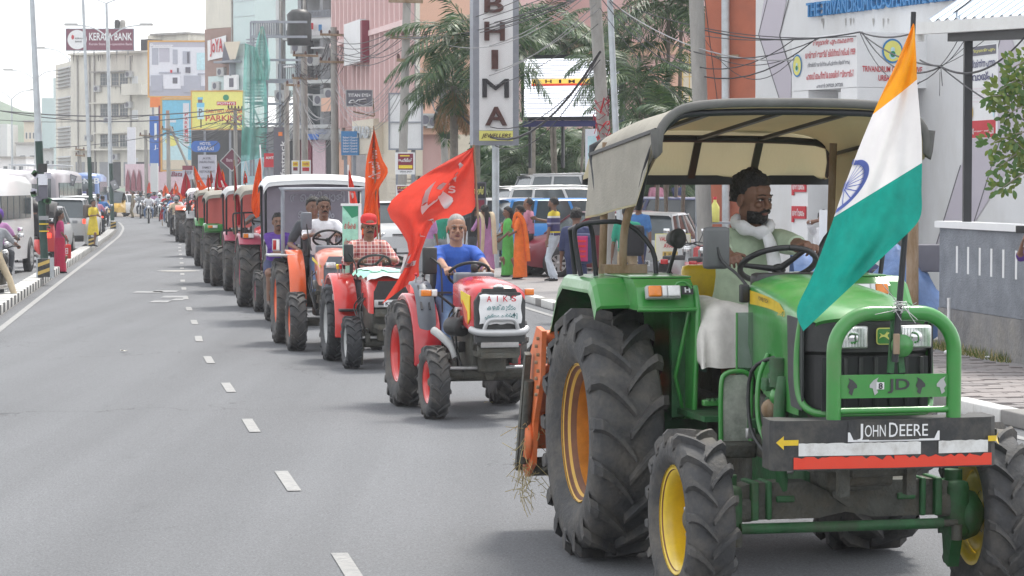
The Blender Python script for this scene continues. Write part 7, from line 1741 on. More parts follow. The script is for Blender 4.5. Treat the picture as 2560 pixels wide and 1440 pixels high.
# street lamps on the median
def lamp_post(label,x0,y0,x1,yb,d,r0,green_y,arm=None,seed=0):
    ft_=G(x1,yb,.17);d=ft_.y;tp=W(x0,y0,d);t=thing('street_lamp',(ft_.x,ft_.y,0),0,label,'street lamp');iv_=inv(t)
    q=(green_y-yb)/(y0-yb);mid=ft_.lerp(tp,q)
    b=MB();b.X=iv_;b.tube([ft_,mid],[r0,r0*.95],'lampgreen',12);b.build('painted_base',t)
    b=MB();b.X=iv_;b.tube([mid,tp],[r0*.9,r0*.6],'galv',12);b.build('pole_shaft',t)
    if arm:
        for s in (-1,1):
            b=MB();b.X=iv_;e=tp+Vector((s*arm,0,.5));b.tube(smooth_path([tp,tp+Vector((s*arm*.5,0,.38)),e]),.035,'galv',6);b.build('lamp_arm',t)
            b=MB();b.X=iv_;b.box(e+Vector((s*.3,0,.04)),(.7,.25,.12),'lightgrey',bev=.04,rot=Ry(-s*8));b.build('lamp_head',t)
    return t
L1=lamp_post('tall street lamp pole nearest the viewer on the median, taped black and yellow',78,-40,113,690,55,.088,352)
b=MB();b.X=inv(L1);c=G(113,690,.17);r_=random.Random(6)
for y,h,m in ((450,30,'adwhite'),(480,34,'addark'),(560,3,'jdyellow'),(578,3,'jdyellow'),(545,10,'greybuild'),(420,22,'blackplastic')):
    p=W(105+(y-352)*.022,y,c.y-.12);b.box(p,(.2,.05,h*MPX(c.y)),m)
for k in range(8):p=W(103,r_.uniform(430,520),c.y-.1);b.box(p+Vector((r_.uniform(-.2,.25),-.03,0)),(.12,.03,.12),r_.choice(['addark','greybuild','adlav','jdgreen_d']),rot=Ry(r_.uniform(-40,40)))
b.build('tied_papers',L1)
L2=lamp_post('second street lamp pole along the median, behind the woman in yellow',206,-40,231,600,85,.08,392)
L3=lamp_post('third street lamp pole along the median, with twin arms overhead',266,8,281,552,130,.115,408,arm=2.2)
L4=lamp_post('street lamp with spread twin arms in front of the roof sign',254,80,272,500,190,.14,470,arm=2.3) if False else None
def far_lamp(label,x,ya,yb,d,arm):
    t=thing('street_lamp',tuple(W(x,yb,d)[:2])+(0,),0,label,'street lamp');iv_=inv(t);tp=W(x,ya,d)
    b=MB();b.X=iv_;b.tube([(tp.x,tp.y,0),tp],[.16,.09],'galv',8);b.build('pole_shaft',t)
    for s in (-1,1):
        b=MB();b.X=iv_;e=tp+Vector((s*arm,0,1.1));b.tube(smooth_path([tp,tp+Vector((s*arm*.45,0,.85)),e]),.06,'galv',6);b.box(e+Vector((s*.4,0,.05)),(1.1,.35,.2),'lightgrey',bev=.06);b.build('lamp_arm',t)
far_lamp('twin-armed street lamp whose arms cross the roof sign',272,96,470,205,2.7);far_lamp('twin-armed street lamp left of the cream office',174,148,460,250,2.6);far_lamp('twin-armed street lamp at the far left, over the low houses',87,200,440,280,2.6);far_lamp('lowest twin-armed street lamp near the left edge',29,248,430,300,2.4)
def hazard(label,x0,y0,x1,y1,z0=.17):
    c=G((x0+x1)/2,y1,z0);s=MPX(c.y);w_,h=(x1-x0)*s,(y1-y0)*s;t=thing('hazard_marker',(c.x,c.y,0),R(-7),label,'marker')
    b=MB();b.box((0,0,z0+h/2),(w_*.8,.3,h*.92),'bumperblack');b.build('box',t)
    b=MB()
    for k in range(2):z=z0+h*(.25+.42*k);b.add([(-w_*.4,-.153,z-h*.12),(w_*.4,-.153,z+h*.1),(w_*.4,-.153,z+h*.28),(-w_*.4,-.153,z+h*.06)],[(0,1,2,3)],'gold')
    b.build('yellow_stripe',t)
    for s_ in (-1,1):
        b=MB();b.box((s_*w_*.46,-.05,z0+h*.5),(w_*.1,.2,h*1.04),'galv');b.build('side_post',t)
hazard('striped black and yellow marker box at the foot of the nearest lamp pole',96,645,134,694);hazard('striped marker box beside the woman in yellow',222,592,244,616);hazard('striped marker box at the far tip of the median',277,553,294,572)
for (x,y,a,lb) in ((180,450,20,'small tilted notice board on the second lamp pole'),(286,462,-25,'small tilted notice board on the third lamp pole')):
    t=thing('notice_board',W(x,y,100),0,lb,'notice');b=MB();b.box((0,0,0),(.28,.03,.42),'addark',rot=Ry(a));b.build('panel',t);b=MB();b.box((0,-.02,0),(.22,.01,.34),'greybuild',rot=Ry(a));b.box((.02,-.03,0),(.06,.01,.05),'adwhite',rot=Ry(a));b.build('print',t);b=MB();b.bar((0,.02,0),(.9 if x < 200 else -.1,.02,-.1),.03,.03,'galv');b.build('bracket',t)
# overhead cables: sagging runs between the poles
def wire(b,p,q,sag,r=.012,m='wire',n=14):
    pts=[p.lerp(q,i/n)-Vector((0,0,4*sag*(i/n)*(1-i/n))) for i in range(n+1)];b.tube(pts,r,m,4,cap=False,smooth=False)
CB=thing('overhead_cables',(0,60,0),0,'tangle of overhead cables strung between the street poles','cables');iv_=inv(CB)
def run(name,lst,m='wire',th=1.):
    b=MB();b.X=iv_
    for (x0,y0,d0,x1,y1,d1,sag,r) in lst:wire(b,W(x0,y0,d0),W(x1,y1,d1),sag,r*th,m)
    stuff(b.build(name,CB))
r_=random.Random(12);L_=[]
for k in range(9):L_.append((972+k*11,92,78,1500+r_.uniform(-30,60),r_.uniform(-90,-10),48,r_.uniform(.1,.5),.010))
for k in range(8):L_.append((806+k*8,86+r_.uniform(-3,70),108,975+k*11,r_.uniform(60,95),78,r_.uniform(.3,.9),.014))
for k in range(12):L_.append((734+r_.uniform(0,60),r_.uniform(138,200),112,806+r_.uniform(0,60),r_.uniform(86,156),108,r_.uniform(.5,1.5),.014))
for k in range(16):L_.append((570+r_.uniform(0,36),r_.uniform(270,312),140,720+r_.uniform(0,50),r_.uniform(195,300),114,r_.uniform(.4,1.8),.015))
for k in range(12):L_.append((404+r_.uniform(0,32),r_.uniform(320,345),165,572+r_.uniform(0,32),r_.uniform(270,312),140,r_.uniform(.3,1.5),.016))
for k in range(8):L_.append((350+r_.uniform(0,30),338,170,405+r_.uniform(0,30),322,165,r_.uniform(.2,.8),.016))
L_ += [(0,277,160,560,273,160,.4,.035),(0,277,160,800,228,150,1.2,.03),(0,300,165,400,285,165,.3,.02),(125,370,150,560,300,150,.3,.02)]
run('distant_cable',L_)
L_=[(1110,225,70,1500,130,49,1.55,.05),(1110,228,70,1500,150,49,1.2,.02),(1110,215,70,1495,60,49,.5,.014),(1130,230,70,1500,133,49,1.75,.02),
      (1520,-5,49,2050,95,42,.7,.016),(1520,0,49,1990,95,43,.9,.016),(1500,-8,49,2040,97,43,1.1,.02),(1555,10,49,2140,90,42,.25,.014),(1690,75,48,2000,95,43,.1,.014),(1760,130,46,1985,140,43,.2,.012),(1500,20,49,1760,290,46,.2,.014),(1760,-20,46,1800,300,47,.05,.012),
      (1760,75,46,2150,80,41,.15,.022),(2150,80,41,2440,-10,30,.25,.02),(2150,80,41,2350,165,32,.12,.02),(2155,80,41,2350,168,32,.3,.02),(2150,82,41,2355,165,32,.5,.014),(2350,165,32,2560,95,28,.22,.022),(2350,165,32,2560,300,28,.05,.018),(2350,165,32,2400,90,31,.03,.01),(2355,165,32,2420,85,31,.05,.01),(2350,168,32,2440,90,31,.02,.008),(2350,165,32,2480,85,31,.04,.008),(2300,150,33,2350,165,32,.02,.02),(2352,168,32,2356,215,32,.0,.008),(2350,180,32,2349,240,32,.02,.006),
      (2030,285,43,2300,205,36,.25,.02),(1760,95,46,1985,145,43,.55,.012),(1100,60,70,1010,0,78,.3,.012),(1030,150,78,1120,210,70,.4,.02),(1030,150,78,1260,205,62,.9,.014)]
run('near_cable',L_,th=.62)
L_=[(1520,0,49,1985,150,43,.35,.012),(1130,190,70,1500,20,49,.4,.011),(1020,93,78,1490,-40,49,.8,.011),(1020,150,78,1490,10,49,1.0,.011),(1110,110,66,1490,-30,49,.5,.01)]
for k in range(12):L_.append((745+r_.uniform(-10,10),r_.uniform(196,260),113,836+r_.uniform(-6,6),r_.uniform(230,330),108,r_.uniform(.6,1.8),.014))
for k in range(7):L_.append((838,r_.uniform(150,260),108,1006,r_.uniform(150,240),78,r_.uniform(.8,1.9),.012))
run('grey_cable',L_,'wiregrey')
b=MB();b.X=iv_;c=W(1112,235,70)
for k in range(26):
    p=c+Vector((r_.gauss(0,.25),r_.gauss(0,.1),r_.gauss(0,.3)));a=r_.uniform(0,6.28);rr_=r_.uniform(.15,.4);b.tube([p+Vector((rr_*math.cos(a+j*.7),r_.uniform(-.05,.05),rr_*1.3*math.sin(a+j*.7))) for j in range(7)],.014,'wiregrey' if k%3 else 'wire',4,cap=False)
c=W(1118,300,70)
for k in range(7):b.tube([c+Vector(((.2+.03*k)*math.cos(j*.6),0,(.35+.03*k)*math.sin(j*.6))) for j in range(12)],.016,'wire',4,cap=False)
stuff(b.build('cable_bundle',CB))
pole('slender grey pole carrying the cable coil, behind the dead palm fronds',1105,190,1115,480,70.5,.11,.1)
# palms
def frond(b,o,az,el,L,leaf,seed,droop=1.1,n=30,m=None,wl=.03):
    r_=random.Random(seed);d=Vector((math.cos(az)*math.cos(el),math.sin(az)*math.cos(el),math.sin(el)));pts=[]
    p=Vector(o);v=d.copy()
    for i in range(n+1):
        pts.append(p.copy());v=(v+Vector((0,0,-droop/n))).normalized();p=p+v*L/n
    b.tube(pts[::3],[lerp(.022,.006,i/(len(pts[::3])-1)) for i in range(len(pts[::3]))],'palmleaf2',4,cap=False)
    side=d.cross(Vector((0,0,1))).normalized()
    for i in range(3,n+1):
        q=i/n;ll=1.15*leaf*math.sin(math.pi*min(1,(q*.85+.12)))**.7;t=(pts[i]-pts[i-1]).normalized()
        for s in (-1,1):
            for rep in (0,.5):
                o2=pts[i]-t*(L/n)*rep;dv=(side*s*.75+t*.55+Vector((r_.gauss(0,.09),r_.gauss(0,.09),-.18+r_.gauss(0,.12)))).normalized();a=o2+dv*ll*.55+Vector((0,0,-.02));e=o2+dv*ll+Vector((0,0,-.16*ll-.05));wv=t*wl
                mm=m or ('palmleaf' if r_.random() < .65 else 'palmleaf2');b.add([o2,a-wv*.6,e,a+wv*.6],[(0,1,2,3)],mm)
def palm(label,x,yc,d,n=16,L=2.4,leaf=.55,seed=0,trunk=True,stems=1,dry=0,x1=None,name='palm_tree',spread=1.,low=-.3,group=None):
    c=W(x,yc,d);t=thing(name,(c.x,c.y,0),0,label,'palm tree',group);iv_=inv(t);r_=random.Random(seed)
    cs=[]
    for s in range(stems):
        off=Vector((r_.uniform(-.5,.5),r_.uniform(-.5,.5),0))*(stems > 1)*spread;top_=c+off+Vector((0,0,r_.uniform(-.5,.3)*(stems > 1)));cs.append(top_)
        b=MB();b.X=iv_;b.tube(smooth_path([(c.x+off.x*.5,c.y+off.y*.5,0),(c.x+off.x*.8,c.y,top_.z*.5),top_]),.11 if stems == 1 else .045,'palmtrunk',8);b.build('trunk',t)
    b=MB();b.X=iv_
    for k in range(n):
        o=cs[k%stems];az=k*2.399+seed;el=lerp(1.25,low,(k/n)**.8)+r_.uniform(-.1,.1);frond(b,o,az,el,L*r_.uniform(.8,1.1),leaf,seed*50+k,droop=r_.uniform(1.0,1.8),wl=.038*L/2.4)
    stuff(b.build('fronds',t))
    if dry:
        b=MB();b.X=iv_
        for k in range(dry):frond(b,cs[0],k*1.7+.4,-.9+r_.uniform(-.3,.1),L*.7,leaf*.7,seed+k,m='palmdry',droop=.8)
        stuff(b.build('dry_fronds',t))
    return t
palm('tallest palm, its fronds reaching out left of the vertical jewellers sign',1190,110,65.5,n=24,L=2.5,leaf=.7,seed=1)
palm('fan of dark palm fronds above the cable coil',1135,215,67,n=14,L=1.9,leaf=.55,seed=2,dry=5)
palm('palm right behind the vertical jewellers sign at the top',1330,85,76,n=20,L=2.4,leaf=.6,seed=3)
palm('slender feathery palm cluster above the advertising screen',1415,95,78,n=24,L=1.7,leaf=.45,seed=4,stems=4,spread=1.6)
palm('pale feathery palm above the right half of the screen',1470,85,77,n=16,L=1.6,leaf=.42,seed=9,stems=3)
palm('big palm with drooping fronds between the two right-hand poles, topmost',1660,30,60,n=26,L=2.2,leaf=.55,seed=5,stems=2)
palm('dense palm between the two right-hand poles, middle of the three',1620,215,58,n=24,L=1.8,leaf=.5,seed=6,stems=2,low=-.6)
palm('low palm just above the canopy, lowest of the three by the poles',1690,270,56,n=22,L=1.6,leaf=.45,seed=8,stems=2,low=-.6)
palm('small palm to the right of the ribboned pole',1560,150,60,n=16,L=1.5,leaf=.4,seed=18,stems=2)
for i,(x,y,lb) in enumerate(((1275,405,'bushy garden palm right under the vertical jewellers sign'),(1340,375,'bushy garden palm under the left end of the screen'),(1405,400,'bushy garden palm under the middle of the screen'),(1462,365,'bushy garden palm under the right end of the screen'),(1225,470,'low garden palm left of the sign post'),(1380,455,'lowest garden palm just above the parked cars'),(1320,450,'low garden palm above the yellow shirt man'),(1590,400,'garden palm seen through the canopy on the left'),(1680,420,'garden palm seen through the middle of the canopy'))):
    palm(lb,x,y,80+i%3,n=20,L=1.9,leaf=.6,seed=20+i,stems=3,name='garden_palm',low=-.5)
SB=thing('shrubbery',tuple(W(1380,440,85)[:2])+(0,),0,'dark mass of shrubs behind the garden palms','shrubs');b=MB();b.X=inv(SB);r_=random.Random(31)
for k in range(6000):
    x=r_.uniform(1180,1760);y=r_.uniform(330,500);p=W(x,y,r_.uniform(83,88));a=r_.uniform(0,6.28);s=r_.uniform(.1,.24);u_=Vector((math.cos(a)*s,r_.uniform(-.1,.1),math.sin(a)*s));v_=Vector((-math.sin(a)*s*.35,r_.uniform(-.08,.08),math.cos(a)*s*.35));b.add([p-u_,p-v_,p+u_,p+v_],[(0,1,2,3)],'palmleaf' if r_.random() < .8 else 'leaf')
stuff(b.build('leaves',SB));b=MB();b.X=inv(SB)
for k in range(14):p=W(1190+k*42,480,84);b.tube([(p.x,p.y,0),(p.x+.1,p.y,2.2),(p.x-.1,p.y,3.6)],.03,'palmtrunk',5)
b.build('stems',SB)
# tree branch hanging in from the right edge
TR=thing('leafy_tree',(6.35,24.2,0),0,'leafy tree at the right edge, its branches reaching into view','tree');b=MB();b.X=inv(TR)
b.tube(smooth_path([(6.35,24.2,0),(6.3,24.2,2.0),(6.1,24.2,3.6),(6.2,24.2,5.5)]),[.12]*3+[.11]*4+[.1]*4+[.08]*2,'palmtrunk',8);b.build('trunk',TR)
lf=MB();lf.X=inv(TR);tw=MB();tw.X=inv(TR);r_=random.Random(17)
for (x0,y0,x1,y1,x2,y2) in ((2640,150,2560,190,2500,225),(2640,190,2570,230,2480,240),(2640,260,2575,260,2520,285),(2640,330,2560,330,2475,360),(2640,380,2570,370,2500,415),(2640,430,2570,430,2505,470),(2640,440,2580,395,2535,350),(2640,120,2590,140,2530,170),(2640,250,2590,230,2545,205)):
    pts=smooth_path([W(x0,y0,24.4),W(x1,y1,24.1+r_.uniform(-.1,.1)),W(x2,y2,23.9)],8);tw.tube(pts,[lerp(.014,.004,i/(len(pts)-1)) for i in range(len(pts))],'palmtrunk',5)
    for i,p in enumerate(pts[3:]):
        for k in range(7):
            a=r_.uniform(0,6.28);dv=Vector((math.cos(a)*.7-.4,r_.uniform(-.5,.5),math.sin(a)*.6-.15)).normalized();L2=r_.uniform(.05,.1);c=p+dv*r_.uniform(.01,.13);sdv=dv.cross(Vector((r_.uniform(-.3,.3),1,r_.uniform(-.4,.4)))).normalized()*L2*.24
            lf.add([c,c+dv*L2*.35+sdv,c+dv*L2*.75+sdv*.8,c+dv*L2,c+dv*L2*.75-sdv*.8,c+dv*L2*.35-sdv],[(0,1,2,3,4,5)],'leaf' if r_.random() < .5 else 'leaf2')
stuff(lf.build('leaves',TR));tw.build('branches',TR)
# blue tarpaulin heap, weeds and litter by the wall
TP=thing('tarpaulin_heap',(5.0,32.6,.1),0,'crumpled blue tarpaulin heaped at the left end of the grey wall','tarpaulin');b=MB();rows=[]
for i in range(14):rows.append([(lerp(-1.3,.75,j/18),lerp(-.3,.8,i/13),1.25*max(0,math.sin(math.pi*min(1,(i+1)/14)))**.6*(.75+.25*math.sin(j*.55+1))+.09*noise.noise(Vector((j*.55,i*.6,1)))+.05*math.sin(j*1.7+i*1.1)) for j in range(19)])
b.grid(rows,'tarp');b.build('sheet',TP);b=MB();b.box((.5,.3,1.12),(.34,.4,.36),'addark',bev=.02);b.box((-.6,.9,1.3),(.5,.05,.9),'white');b.build('crate',TP)
WD=thing('weeds',(5.4,30.6,.1),0,'tufts of weeds and litter along the foot of the grey wall','weeds');b=MB();b.X=inv(WD);r_=random.Random(9)
for k in range(420):
    q=r_.random()**1.3*wf.L*.5;p=wf.A+wf.u*q+wf.n*r_.uniform(.02,.22)+Vector((0,0,.1));h=r_.uniform(.04,.16);a=r_.uniform(0,6.28);b.add([p,p+Vector((.012,0,0)),p+Vector((math.cos(a)*.06,math.sin(a)*.06,h))],[(0,1,2)],'leaf2' if k%3 else 'straw')
stuff(b.build('tufts',WD))
b=MB();p=wf.A+wf.u*1.4+wf.n*.35+Vector((0,0,.13));b.ball(p,(.05,.04,.03),'white',7,5);b.ball(p+Vector((.35,-.8,0)),(.05,.03,.012),'white',7,5);tag(b.build('litter'),'scraps of white paper lying on the brown paving','litter')
# ---------------------------------------------------------------- cars, buses, scooters
for nm,c in (('car_maroon',(.17,.012,.03)),('car_blue',(.05,.25,.62)),('car_navy',(.02,.03,.13)),('car_silver',(.42,.43,.44)),('car_white',(.66,.67,.68)),('car_taxi',(.62,.55,.12)),('car_red',(.42,.03,.03)),('bus_grey',(.4,.38,.41)),('bus_blue',(.16,.25,.5)),('rick_yellow',(.65,.4,.06))):
    mat(nm,c,.3,var=.03,scale=2,coat=.4,dirt=.0,dirtcol=tuple(x*.6+.05 for x in c))
KIND={'hatch':dict(L=3.7,w=.82,belt=.96,roof=1.5,hood=.88,xs=1.05,xr=.35,xb=-1.5,xe=-1.78,r=.30,wb=(1.2,-1.22)),
        'sedan':dict(L=4.1,w=.86,belt=.95,roof=1.47,hood=.86,xs=1.1,xr=.4,xb=-1.35,xe=-1.8,r=.31,wb=(1.33,-1.25)),
        'suv':dict(L=4.3,w=.9,belt=1.12,roof=1.72,hood=1.08,xs=1.15,xr=.6,xb=-1.85,xe=-2.1,r=.36,wb=(1.42,-1.35))}
_rw={}
def road_wheel(r,side):
    k=(r,side)
    if k in _rw:return _rw[k]
    b=MB();b.lathe([(r*.6,.09),(r*.9,.095),(r,.06),(r,-.08),(r*.6,-.09)],'rubberdark',n=28);t_=b.mesh('tyre')
    b=MB();b.lathe([(r*.62,.085),(r*.58,.06),(r*.2,.03),(0,.035)],'blackplastic',n=24);b.lathe([(r*.64,.09),(r*.6,.095),(r*.57,.06)],'silverpaint',n=28)
    for i in range(8):
        a=i*math.pi/4;b.bar((0,.07,0),(r*.6*math.cos(a),.082,r*.6*math.sin(a)),r*.17,.03,'silverpaint',up=(0,1,0))
    b.lathe([(r*.17,.06),(r*.15,.1),(0,.1)],'silverpaint',n=12);r_=b.mesh('rim')
    if side < 0:
        for me in (t_,r_):me.transform(Matrix.Scale(-1,4,(0,1,0)));me.flip_normals()
    _rw[k]=(t_,r_);return _rw[k]
def car(label,loc,dirv,kind,m,z=0,group=None,name='parked_car',lit=False,plate=None,rails=False,cat='car'):
    K=KIND[kind];L,w_=K['L'],K['w'];t=thing(name,(loc[0],loc[1],z),math.atan2(dirv[1],dirv[0]),label,cat,group);h=L/2
    b=MB();rows=[]
    for x,zt,ww,zb in ((-h,K['belt']-.2,.86,.34),(-h+.06,K['belt']-.02,.93,.24),(-h+.5,K['belt']+.0,.99,.2),(-.6,K['belt'],1.0,.2),(K['xs']-.1,K['belt'],1.0,.2),(K['xs']+.1,K['hood']+.05,.99,.2),(h-.45,K['hood']-.03,.96,.2),(h-.12,K['hood']-.14,.88,.24),(h,K['hood']-.3,.78,.3)):
        W_=w_*ww;rows.append([(x,-W_*.93,zb),(x,-W_,zb+.18),(x,-W_*1.0,lerp(zb,zt,.65)),(x,-W_*.95,zt-.03),(x,-W_*.8,zt+.01),(x,0,zt+.03),(x,W_*.8,zt+.01),(x,W_*.95,zt-.03),(x,W_,lerp(zb,zt,.65)),(x,W_,zb+.18),(x,W_*.93,zb)])
    b.grid(rows,m);b.add(rows[0],[tuple(range(11))[::-1]],m);b.add(rows[-1],[tuple(range(11))],m);body=b.build('body',t)
    b=MB();A,B_=K['belt']-.02,K['roof']-.04;rows=[]
    for x0,x1 in ((K['xe'],K['xb']),(K['xe']+.45,K['xb']+.3),((K['xe']+K['xs'])/2,(K['xb']+K['xr'])/2),(K['xs']-.35,K['xr']-.3),(K['xs'],K['xr'])):
        rows.append([(x0,-w_*.9,A),(x1,-w_*.74,B_),(x1,w_*.74,B_),(x0,w_*.9,A)])
    b.grid(rows,'windowglass',smooth=False);b.add(rows[0],[(3,2,1,0)],'windowglass');b.add(rows[-1],[(0,1,2,3)],'windowglass');b.build('window_glass',t)
    b=MB();b.grid([[(x,-w_*.77,B_-.01-dz),(x,-w_*.7,B_+.035-dz),(x,0,B_+.055-dz),(x,w_*.7,B_+.035-dz),(x,w_*.77,B_-.01-dz)] for x,dz in ((K['xb']-.1,.04),(K['xb']+.15,0),(0,-.01),(K['xr']-.1,0),(K['xr']+.06,.03))],m);b.build('roof',t)
    for s in (-1,1):
        b=MB()
        for x0,x1 in ((K['xe']+.03,K['xb']),(K['xs']-.02,K['xr']),(K['xe']+.75,K['xb']+.62),((K['xe']+K['xs'])/2+.3,(K['xb']+K['xr'])/2+.25)):b.bar((x0,s*w_*.905,A),(x1,s*w_*.752,B_),.07,.03,m,up=(0,1,0))
        b.build('pillars',t)
        b=MB();b.box((K['xs']-.2,s*(w_+.09),A+.06),(.1,.16,.11),m,bev=.03);b.build('mirror',t)
        for x in K['wb']:
            b=MB();r=K['r'];b.lathe([(r*1.2,0),(r*1.2,s*.012),(0,s*.012)],'blackplastic',X=Matrix.Translation((x,s*w_*.985,r)),n=24);b.build('wheel_arch',t)
            tm,rm=road_wheel(r,s);o=put('wheel',tm,t,(x,s*(w_*.985-.06),r));put('rim',rm,o)
        b=MB();b.box((h-.16,s*w_*.66,K['hood']-.24),(.22,.3,.14),'reflector',bev=.04,rot=Rz(-s*24));b.build('headlight',t)
        b=MB();b.box((-h+.05,s*w_*.82,K['belt']-.14),((.14,.2,.3 if kind != 'sedan' else .16) if not lit else (.12,.1,.16)),'taillit' if lit else 'redlens',bev=.03);b.build('tail_light',t)
        if rails:b=MB();b.tube([(K['xb'],s*w_*.7,K['roof']+.02),(0,s*w_*.7,K['roof']+.06),(K['xr'],s*w_*.7,K['roof']+.02)],.02,'silverpaint',6);b.build('roof_rail',t)
    b=MB();b.box((h-.02,0,.42),(.08,w_*1.3,.14),'blackplastic',bev=.02);b.box((h-.05,0,K['hood']-.26),(.08,w_*.8,.11),'blackplastic',bev=.02);b.box((h-.0,0,K['hood']-.26),(.03,w_*.8,.02),'chrome');b.build('grille',t)
    b=MB();b.box((-h-.01,0,.42),(.07,w_*1.6,.2),'blackplastic' if kind == 'suv' else m,bev=.03);b.build('rear_bumper',t)
    b=MB();b.box((-h-.055,0,.5),(.012,.5,.12),'white');pl_=b.build('number_plate',t)
    if plate:b=MB();text_on(b,plate,(-h-.064,0,.5),(0,-1,0),(0,0,1),.44,.075,'ink');b.build('lettering',pl_)
    b=MB();b.box((h+.025,0,.44),(.012,.5,.11),'white');b.build('number_plate',t)
    return t
def X_at(px,d):return (px-1280)/F*d
car('dark maroon car parked nose out beside the man in the yellow and navy shirt',(X_at(1500,57.2),57.2),(-.95,-.32),'sedan','car_maroon',z=.1)
car('bright blue hatchback with a red tail light, behind the people on the pavement',(X_at(1440,64),64),(.97,.24),'suv','car_blue',z=.1)
car('dark blue car with bright red tail lamp, seen under the canopy',(X_at(1605,60.5),60.5),(-.93,.36),'suv','car_navy',z=.15)
car('silver hatchback with its rear towards the road, beside the policeman',(X_at(1640,52),52),(.25,.97),'hatch','car_silver',z=.1,plate='KL 22 BB 7508')
car('white car with its roof just above the blue hatchback',(X_at(1420,70),70),(.95,.3),'suv','car_white',z=.38,rails=True)
car('white car highest up the slope, under the garden palms',(X_at(1460,76),76),(.95,.3),'suv','car_silver',z=.75,rails=True)
car('silver-white car with dark tail light, behind the woman in lilac',(X_at(1310,66),66),(.96,.28),'suv','car_white',z=.1)
car('white car facing the road between the drivers in blue and in the red cap',(X_at(1000,68),68),(.12,-1),'suv','car_white',z=.0)
car('silver car seen low through the canopy behind the bottle stall',(X_at(1790,66),66),(1,.2),'hatch','car_silver',z=.3)
lit=dict(name='moving_car',lit=True)
car('silver car with glowing tail light beside the woman in crimson',(X_at(163,83),83),(-.12,1),'suv','car_silver',**lit)
car('white hatchback with glowing tail light, left of the woman in yellow',(X_at(196,99),99),(-.14,1),'suv','car_white',**lit)
car('dark car half hidden behind the nearest lamp pole',(X_at(108,78),78),(-.08,1),'hatch','greybuild',**lit)
car('white car with red tail stripes farther up the queue',(X_at(205,118),118),(-.14,1),'suv','car_white',**lit)
car('white and yellow taxi in the queue beyond the silver car',(X_at(150,112),112),(-.14,1),'suv','car_taxi',**lit)
car('white car turning at the far end of the road',(X_at(337,172),172),(.9,-.4),'sedan','car_white',name='moving_car')
car('pale car at the far left of the queue',(X_at(60,96),96),(-.14,1),'hatch','car_silver',**lit)
def bus(label,loc,dirv,m,L=7.5,w_=1.15,H=2.8,name='bus',z=0,rear=None,belt=1.45,curved=.15,nwin=6,cat='bus',rack=False):
    t=thing(name,(loc[0],loc[1],z),math.atan2(dirv[1],dirv[0]),label,cat);h=L/2
    b=MB();rows=[]
    for x,s,zt in ((-h,.93,H-.18),(-h+.12,1,H-.03),(0,1,H+.03),(h-.35,1,H-.02),(h-.1,.97,H-.2),(h,.92,belt+.1),(h+.12,.9,belt-.3)):
        rows.append([(x,-w_*s,.35),(x,-w_*s*1.01,1.),(x,-w_*s,belt),(x,-w_*s*.96,zt-curved*1.4),(x,-w_*s*.8,zt-.03),(x,0,zt+.05),(x,w_*s*.8,zt-.03),(x,w_*s*.96,zt-curved*1.4),(x,w_*s,belt),(x,w_*s*1.01,1.),(x,w_*s,.35)])
    b.grid(rows,m);b.add(rows[0],[tuple(range(11))[::-1]],m);b.add(rows[-1],[tuple(range(11))],m);b.build('body',t)
    for s in (-1,1):
        for k in range(nwin):
            x0=lerp(-h+.25,h-.7,k/nwin);x1=lerp(-h+.25,h-.7,(k+1)/nwin)-.1;b=MB();b.prism([(x0,belt+.05),(x1,belt+.05),(x1,H-.5),(x0,H-.5)],s*(w_*.95),s*(w_*1.015),'windowglass');b.build('window',t)
        for x in (h-.9,-h+1.5):
            b=MB();b.lathe([(.46,0),(.46,s*.012),(0,s*.012)],'blackplastic',X=Matrix.Translation((x,s*w_,.42)),n=24);b.build('wheel_arch',t)
            tm,rm=road_wheel(.4,s);o=put('wheel',tm,t,(x,s*(w_-.05),.4));put('rim',rm,o)
        b=MB();b.box((h+.1,s*(w_+.22),belt+.35),(.08,.24,.42),'blackplastic',bev=.03);b.bar((h,s*w_,belt+.5),(h+.1,s*(w_+.2),belt+.5),.03,.03,'blackplastic');b.build('mirror',t)
        b=MB();b.box((-h-.02,s*w_*.82,1.0),(.06,.16,.34),'redlens',bev=.02);b.build('tail_light',t)
        b=MB();b.box((h+.1,s*w_*.7,.85),(.08,.26,.18),'reflector',bev=.03);b.build('headlight',t)
    b=MB();b.box((-h+.0,0,(belt+H)/2-.1),(.06,w_*1.5,H-belt-.5),'windowglass',bev=.03);b.build('rear_window',t)
    b=MB();b.add([(h+.02,-w_*.8,belt+.0),(h+.02,w_*.8,belt+.0),(h-.06,w_*.78,H-.4),(h-.06,-w_*.78,H-.4)],[(0,1,2,3)],'windowglass');b.build('windscreen',t)
    b=MB();b.box((-h-.04,0,.5),(.1,w_*1.9,.22),'greyplastic',bev=.03);b.build('rear_bumper',t)
    if rack:
        b=MB()
        for s in (-1,1):b.tube([(-h+.5,s*w_*.7,H+.2),(h-.8,s*w_*.7,H+.2)],.025,'galv',6)
        for k in range(5):x=lerp(-h+.5,h-.8,k/4);b.tube([(x,-w_*.7,H),(x,-w_*.7,H+.2),(x,w_*.7,H+.2),(x,w_*.7,H)],.02,'galv',6)
        b.build('roof_rack',t)
    return t
v=bus('white minibus with curved roof pulling away at the left edge',(-13.05,60.6),(-.035,1),'car_white',L=5.4,w_=.98,H=2.42,belt=1.3,nwin=5,name='minibus',cat='minibus')
bus('grey bus behind the white minibus at the left edge',(X_at(-5,92),92),(-.02,1),'bus_grey',L=9,H=2.7,nwin=7)
bus('pinkish grey bus right of the grey bus, behind the lamp pole',(X_at(108,100),100),(-.05,1),'bus_grey',L=8,H=2.75,nwin=6,rack=True)
bb_=bus('blue bus with painted rear and bundles, farther up the street',(X_at(214,158),158),(-.1,1),'bus_blue',L=8,H=2.85)
